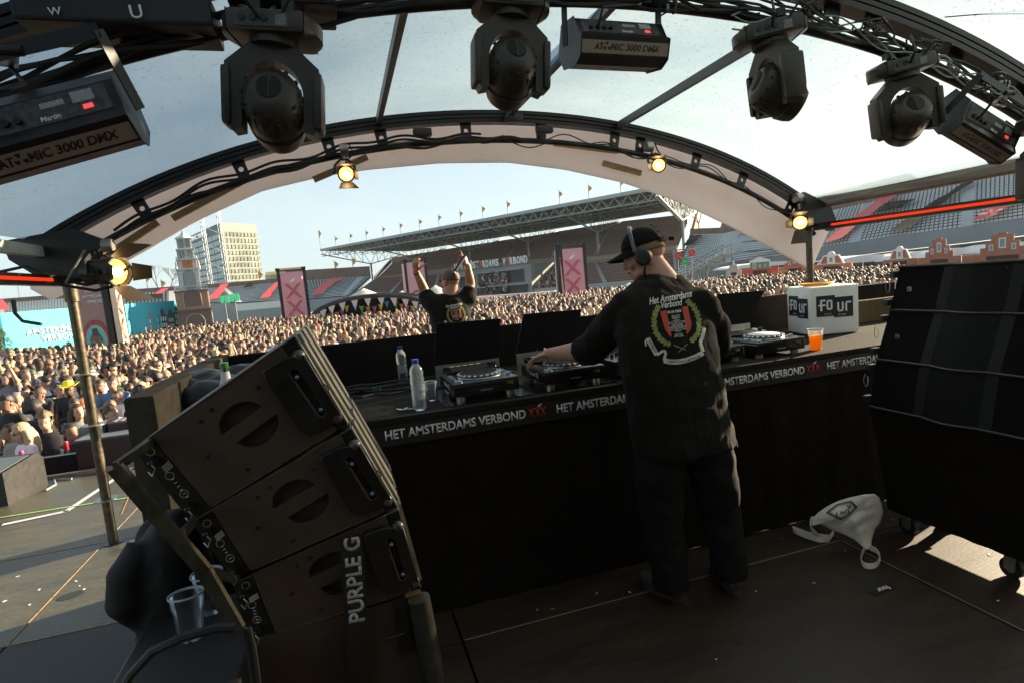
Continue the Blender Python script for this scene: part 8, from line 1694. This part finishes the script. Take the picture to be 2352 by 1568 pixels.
# specials near the front, placed by their heads
spec = [(68, 985, 7.75, -.85, 1.0, 0, 1, 'long', 'blond', 'white', 'hold', 1, 'woman with long blond hair and glasses in a pale blazer holding a pink can'),
        (163, 985, 7.9, .9, 1.0, 2, 1, 'bun', 'dark', 'black', 'hold', 0, 'woman with pulled-back dark hair in a black jacket over white top, can in hand'),
        (12, 990, 8.2, -1.2, .98, 2, 1, 'bun', 'dark', 'beige', 'down', 0, 'woman with dark pulled-back hair and bare shoulders at the left border'),
        (30, 920, 9.4, -.5, 1.02, 2, 0, 'quiff', 'dark', 'black', 'down', 0, 'bearded man with dark swept-back hair in a black T-shirt near the left border'),
        (118, 960, 8.6, .2, 1.02, 0, 0, 'curly', 'sandy', 'black', 'down', 0, 'man with wavy sandy hair seen from behind above the two women'),
        (92, 935, 9.2, 2.6, 1.0, 3, 0, 'afro', 'dark', 'black', 'down', 0, 'person with a round dark afro in black between the bearded man and the left post'),
        (298, 905, 10.2, -.2, 1.03, 1, 0, 'short', 'brown', 'white', 'down', 0, 'flushed young man with short brown hair in a white T-shirt beside the side board'),
        (258, 935, 9.3, .6, 1.0, 1, 0, 'quiff', 'sandy', 'white', 'down', 0, 'young man with brown fringe right of the left post'),
        (235, 965, 8.6, 2.2, 1.0, 1, 0, 'curly', 'brown', 'white', 'down', 1, 'man with curly brown hair and glasses directly right of the left post'),
        (335, 862, 12.6, .8, 1.05, 1, 0, 'quiff', 'dark', 'grey', 'down', 1, 'tall man with dark quiff and sunglasses in a grey T-shirt above the side board'),
        (162, 892, 10.4, .2, 1.0, 3, 1, 'cowboy', 'dark', 'black', 'down', 0, 'person wearing a bright yellow cowboy hat left of the left post'),
        (20, 865, 11.5, -.3, 1.0, 0, 1, 'long', 'brown', 'grey', 'up', 0, 'person with both arms raised and hands touching at the far left of the crowd'),
        (55, 1005, 7.3, -.2, .8, 0, 1, 'long', 'blond', 'green', 'down', 0, 'blond person in green right behind the woman in the pale blazer')]
spec.pop()
placed = []
for (hx2, hy, D, rz, sc, si, fem, hk, hc_, sc_, pose, g, lab) in spec:
    p = aD(hx2, hy, D); H_ = 1.66*sc; b = put_person(p.x, p.y, rz, sc, si, fem, hk, hc_, sc_, pose, g, lab, z=p.z-H_-.0); placed.append((p.x, p.y))
def can(px, py, D, lab, c):
    p = aD(px, py, D); t = thing('drink_can', lab, 'can', p); mb = MB(); mb.lathe([(.001, -.06), (.024, -.06), (.028, -.05), (.028, .05), (.024, .06), (.001, .058)], Matrix.Translation(p), 16); mb.build('can_body', mat('can_'+c, {'pink': (.65, .06, .22), 'red': (.55, .03, .06)}[c], .3, .4), t, True); mb = MB(); mb.lathe([(.0245, .058), (.0245, .062), (.001, .061)], Matrix.Translation(p), 14); mb.build('lid', STEEL, t)
can(50, 1045, 7.4, 'pink drink can held by the woman in the pale blazer', 'pink'); can(152, 1023, 7.55, 'red and silver drink can held by the woman in the black jacket', 'red')
# positions over the field, jittered grid
pos = []
step = .52
rows = int((44-7.6)/.50)
for j in range(rows):
    D = 7.9+j*.50
    xl, xr = aD(-40, 700, D), aD(2110, 600, D); L = (V((xr.x-xl.x, xr.y-xl.y, 0))).length; n = int(L/step)
    for i in range(n):
        p = xl.lerp(xr, (i+rp.uniform(.15, .85)+.5*(j % 2))/n); d_ = D+rp.uniform(-.2, .2); p = V((p.x, p.y, 0))+_y0*rp.uniform(-.2, .2)
        if p.y < 8.05: continue
        if (p.x-bx)**2+(p.y-by)**2 < 2.6: continue
        hz = ZG+1.74; px, py, dd_ = pj((p.x, p.y, hz))
        # far edge of the crowd follows the photograph
        far = ip([(-60, 28), (0, 29), (170, 25.5), (290, 26), (300, 33), (440, 40), (650, 41), (700, 36), (990, 35), (1100, 42), (1420, 42), (1640, 44), (1750, 41), (1960, 37.5), (2110, 34)], px)
        if D > far: continue
        if 716 < px < 992 and D > 33.5: continue
        if not seen(px, py, 10+300/dd_): continue
        if any((p.x-a)**2+(p.y-b)**2 < .16 for a, b in placed): continue
        pos.append((dd_, p.x, p.y))
pos.sort(); print('CROWD', len(pos))
def facing(x, y): 
    base = math.atan2(-(0-x), (0-y)) if False else math.atan2(x-.9, y-3)*-1
    r = rp.random(); return base+(rp.gauss(0, .45) if r < .72 else rp.uniform(-3.14, 3.14))
NI = 300-len(spec)
for i, (dd_, x, y) in enumerate(pos[:NI]):
    fem = rp.random() < .42; hk = rp.choice(('long', 'long', 'wavy', 'bun', 'ponytail', 'long', 'curly')) if fem else rp.choice(('short', 'short', 'short', 'quiff', 'quiff', 'buzz', 'curly', 'afro', 'cap', 'bucket') if rp.random() < .6 else ('short', 'quiff', 'curly'))
    si = rp.choice((0, 0, 0, 1, 1, 2, 2, 3)); hc_ = 'dark' if si == 3 or hk == 'afro' else rp.choice(HW_)
    put_person(x, y, facing(x, y), (rp.gauss(.955, .025) if fem else rp.gauss(1.02, .03)), si, int(fem), hk, hc_, rp.choice(SW_), rp.choice(('down',)*11+('hold', 'phone', 'upl')+('up',)*(1 if rp.random() < .3 else 0)), rp.random() < .22)
# the rest of the crowd: one mass, low detail
CM = []; CI = {}
def cmid(k, c, r=.8):
    if k not in CI: CI[k] = len(CM); CM.append(mat('mass_'+k, c, r))
    return CI[k]
for k, c in SCOL.items(): cmid('s_'+k, c)
for k, c in HCOL.items(): cmid('h_'+k, c, .6)
for k, c in zip(('a', 'b', 'c', 'd'), ((.50, .32, .235), (.43, .26, .185), (.30, .175, .12), (.09, .045, .03))): cmid('k_'+k, c, .6)
cmid('glass', (.01, .01, .01), .3)
def lowp(kind, pose, glasses):
    """returns verts, faces, tags: s shirt h hair k skin g glasses"""
    mb = MB(); n = 8
    mb.k = 0; mb.rings([rg(0, 0, .6, .16, .11, n), rg(0, 0, 1.2, .18, .12, n), rg(0, .005, 1.40, .205, .11, n), rg(0, .01, 1.47, .10, .08, n)], cap=False)
    mb.k = 2; mb.rings([rg(0, .01, 1.46, .06, .06, n), rg(0, -.01, 1.52, .052, .07, n), rg(0, -.018, 1.57, .064, .085, n), rg(0, -.01, 1.63, .073, .092, n), rg(0, 0, 1.70, .068, .084, n)], cap=False); mb.ell((0, -.105, 1.60), (.012, .016, .02), 5, 3, 2)
    mb.k = 1; m_, nn = 6, 9; vs = []; fs = []; big = {'short': 1.0, 'curly': 1.22, 'long': 1.06}[kind]
    for i in range(m_+1):
        for j in range(nn): t = math.pi*i/m_; p = 2*math.pi*j/nn; vs.append(V((.085*big*math.sin(t)*math.cos(p), .008+.103*big*math.sin(t)*math.sin(p), 1.668+.097*big*math.cos(t))))
    for i in range(m_):
        for j in range(nn):
            t = math.pi*(i+.5)/m_; p = 2*math.pi*(j+.5)/nn; y, z_ = math.sin(t)*math.sin(p), math.cos(t)
            if z_ > (.22 if y < -.35 else -.45 if kind != 'short' else -.1): fs.append((i*nn+j, (i+1)*nn+j, (i+1)*nn+(j+1) % nn, i*nn+(j+1) % nn))
    mb.add(vs, fs)
    if kind == 'long': mb.tube([(0, .05, 1.66), (0, .09, 1.55), (0, .10, 1.40), (0, .09, 1.25)], [.07, .10, .10, .05], 6, 1)
    if glasses: mb.box((-.062, -.108, 1.615), (.062, -.095, 1.65), 3)
    else:
        for s in (-1, 1): mb.box((s*.032-.014, -.103, 1.622), (s*.032+.014, -.094, 1.640), 3)
    for s in (-1, 1):
        sh = V((s*.18, .005, 1.40)); up = pose == 'up'
        if up: el = V((s*.26, -.08, 1.6)); wr = V((s*.2, -.1, 1.88))
        else: el = V((s*.26, .02, 1.12)); wr = V((s*.2, -.15, .95))
        mb.cyl(sh, sh.lerp(el, .6), .06, .05, 5, 0, False); mb.cyl(sh.lerp(el, .6), el, .042, .038, 5, 2, False); mb.cyl(el, wr, .037, .03, 5, 2, True)
    return np.array([tuple(v) for v in mb.v]), mb.f, mb.m
LV = {(k, p, g): lowp(k, p, g) for k in ('short', 'curly', 'long') for p in ('down', 'up') for g in (0, 1)}
VS, FS, FL, MI = [], [], [], []; off = 0; skn = ('a', 'a', 'a', 'b', 'b', 'c', 'c', 'd')
for (dd_, x, y) in pos[NI:]:
    k = rp.choice(('short', 'short', 'short', 'long', 'long', 'curly')); v, f, m_ = LV[(k, 'up' if rp.random() < .055 else 'down', int(rp.random() < .2))]; a = facing(x, y); s = rp.gauss(1.0, .05); tl = rp.uniform(-.22, .22); tf = rp.uniform(-.25, .35); v = v.copy(); _h = np.clip(v[:, 2]-1.45, 0, .4)*(np.abs(v[:, 0]) < .15); v[:, 0] = v[:, 0]+tl*_h; v[:, 1] = v[:, 1]-tf*_h; ca, sa = math.cos(a)*s, math.sin(a)*s
    w_ = np.column_stack((v[:, 0]*ca-v[:, 1]*sa+x, v[:, 0]*sa+v[:, 1]*ca+y, v[:, 2]*s+ZG)); VS.append(w_); sh_ = CI['s_'+rp.choice(SW_)]; sk_ = rp.choice(skn); hh_ = CI['h_'+('dark' if sk_ == 'd' else rp.choice(HW_))]; mp_ = (sh_, hh_, CI['k_'+sk_], CI['glass'])
    for ff in f: FS += [i+off for i in ff]; FL.append(len(ff))
    MI += [mp_[q] for q in m_]; off += len(v)
me = bpy.data.meshes.new('crowd'); co = np.concatenate(VS); me.vertices.add(len(co)); me.vertices.foreach_set('co', co.ravel()); me.loops.add(len(FS)); me.loops.foreach_set('vertex_index', FS); me.polygons.add(len(FL)); st_ = np.concatenate(([0], np.cumsum(FL)[:-1])); me.polygons.foreach_set('loop_start', st_.astype(np.int32)); me.update(calc_edges=True)
for m_ in CM: me.materials.append(m_)
me.polygons.foreach_set('material_index', MI); me.shade_smooth(); me.validate()
tag(link('crowd', me), 'dense mass of festival visitors filling the stadium field behind the first rows', 'crowd', kind='stuff')
# performers on the small dome stage
for i, (px, lab) in enumerate(((902, 'performer at the left on the small dome stage'), (943, 'performer in the middle on the small dome stage'), (963, 'performer at the right on the small dome stage'))):
    p = aD(px, 722, 38.5); put_person(p.x, p.y, 2.9, 1.0, 1, 0, 'short', 'dark', 'black', 'down', 0, lab, z=p.z-1.6)
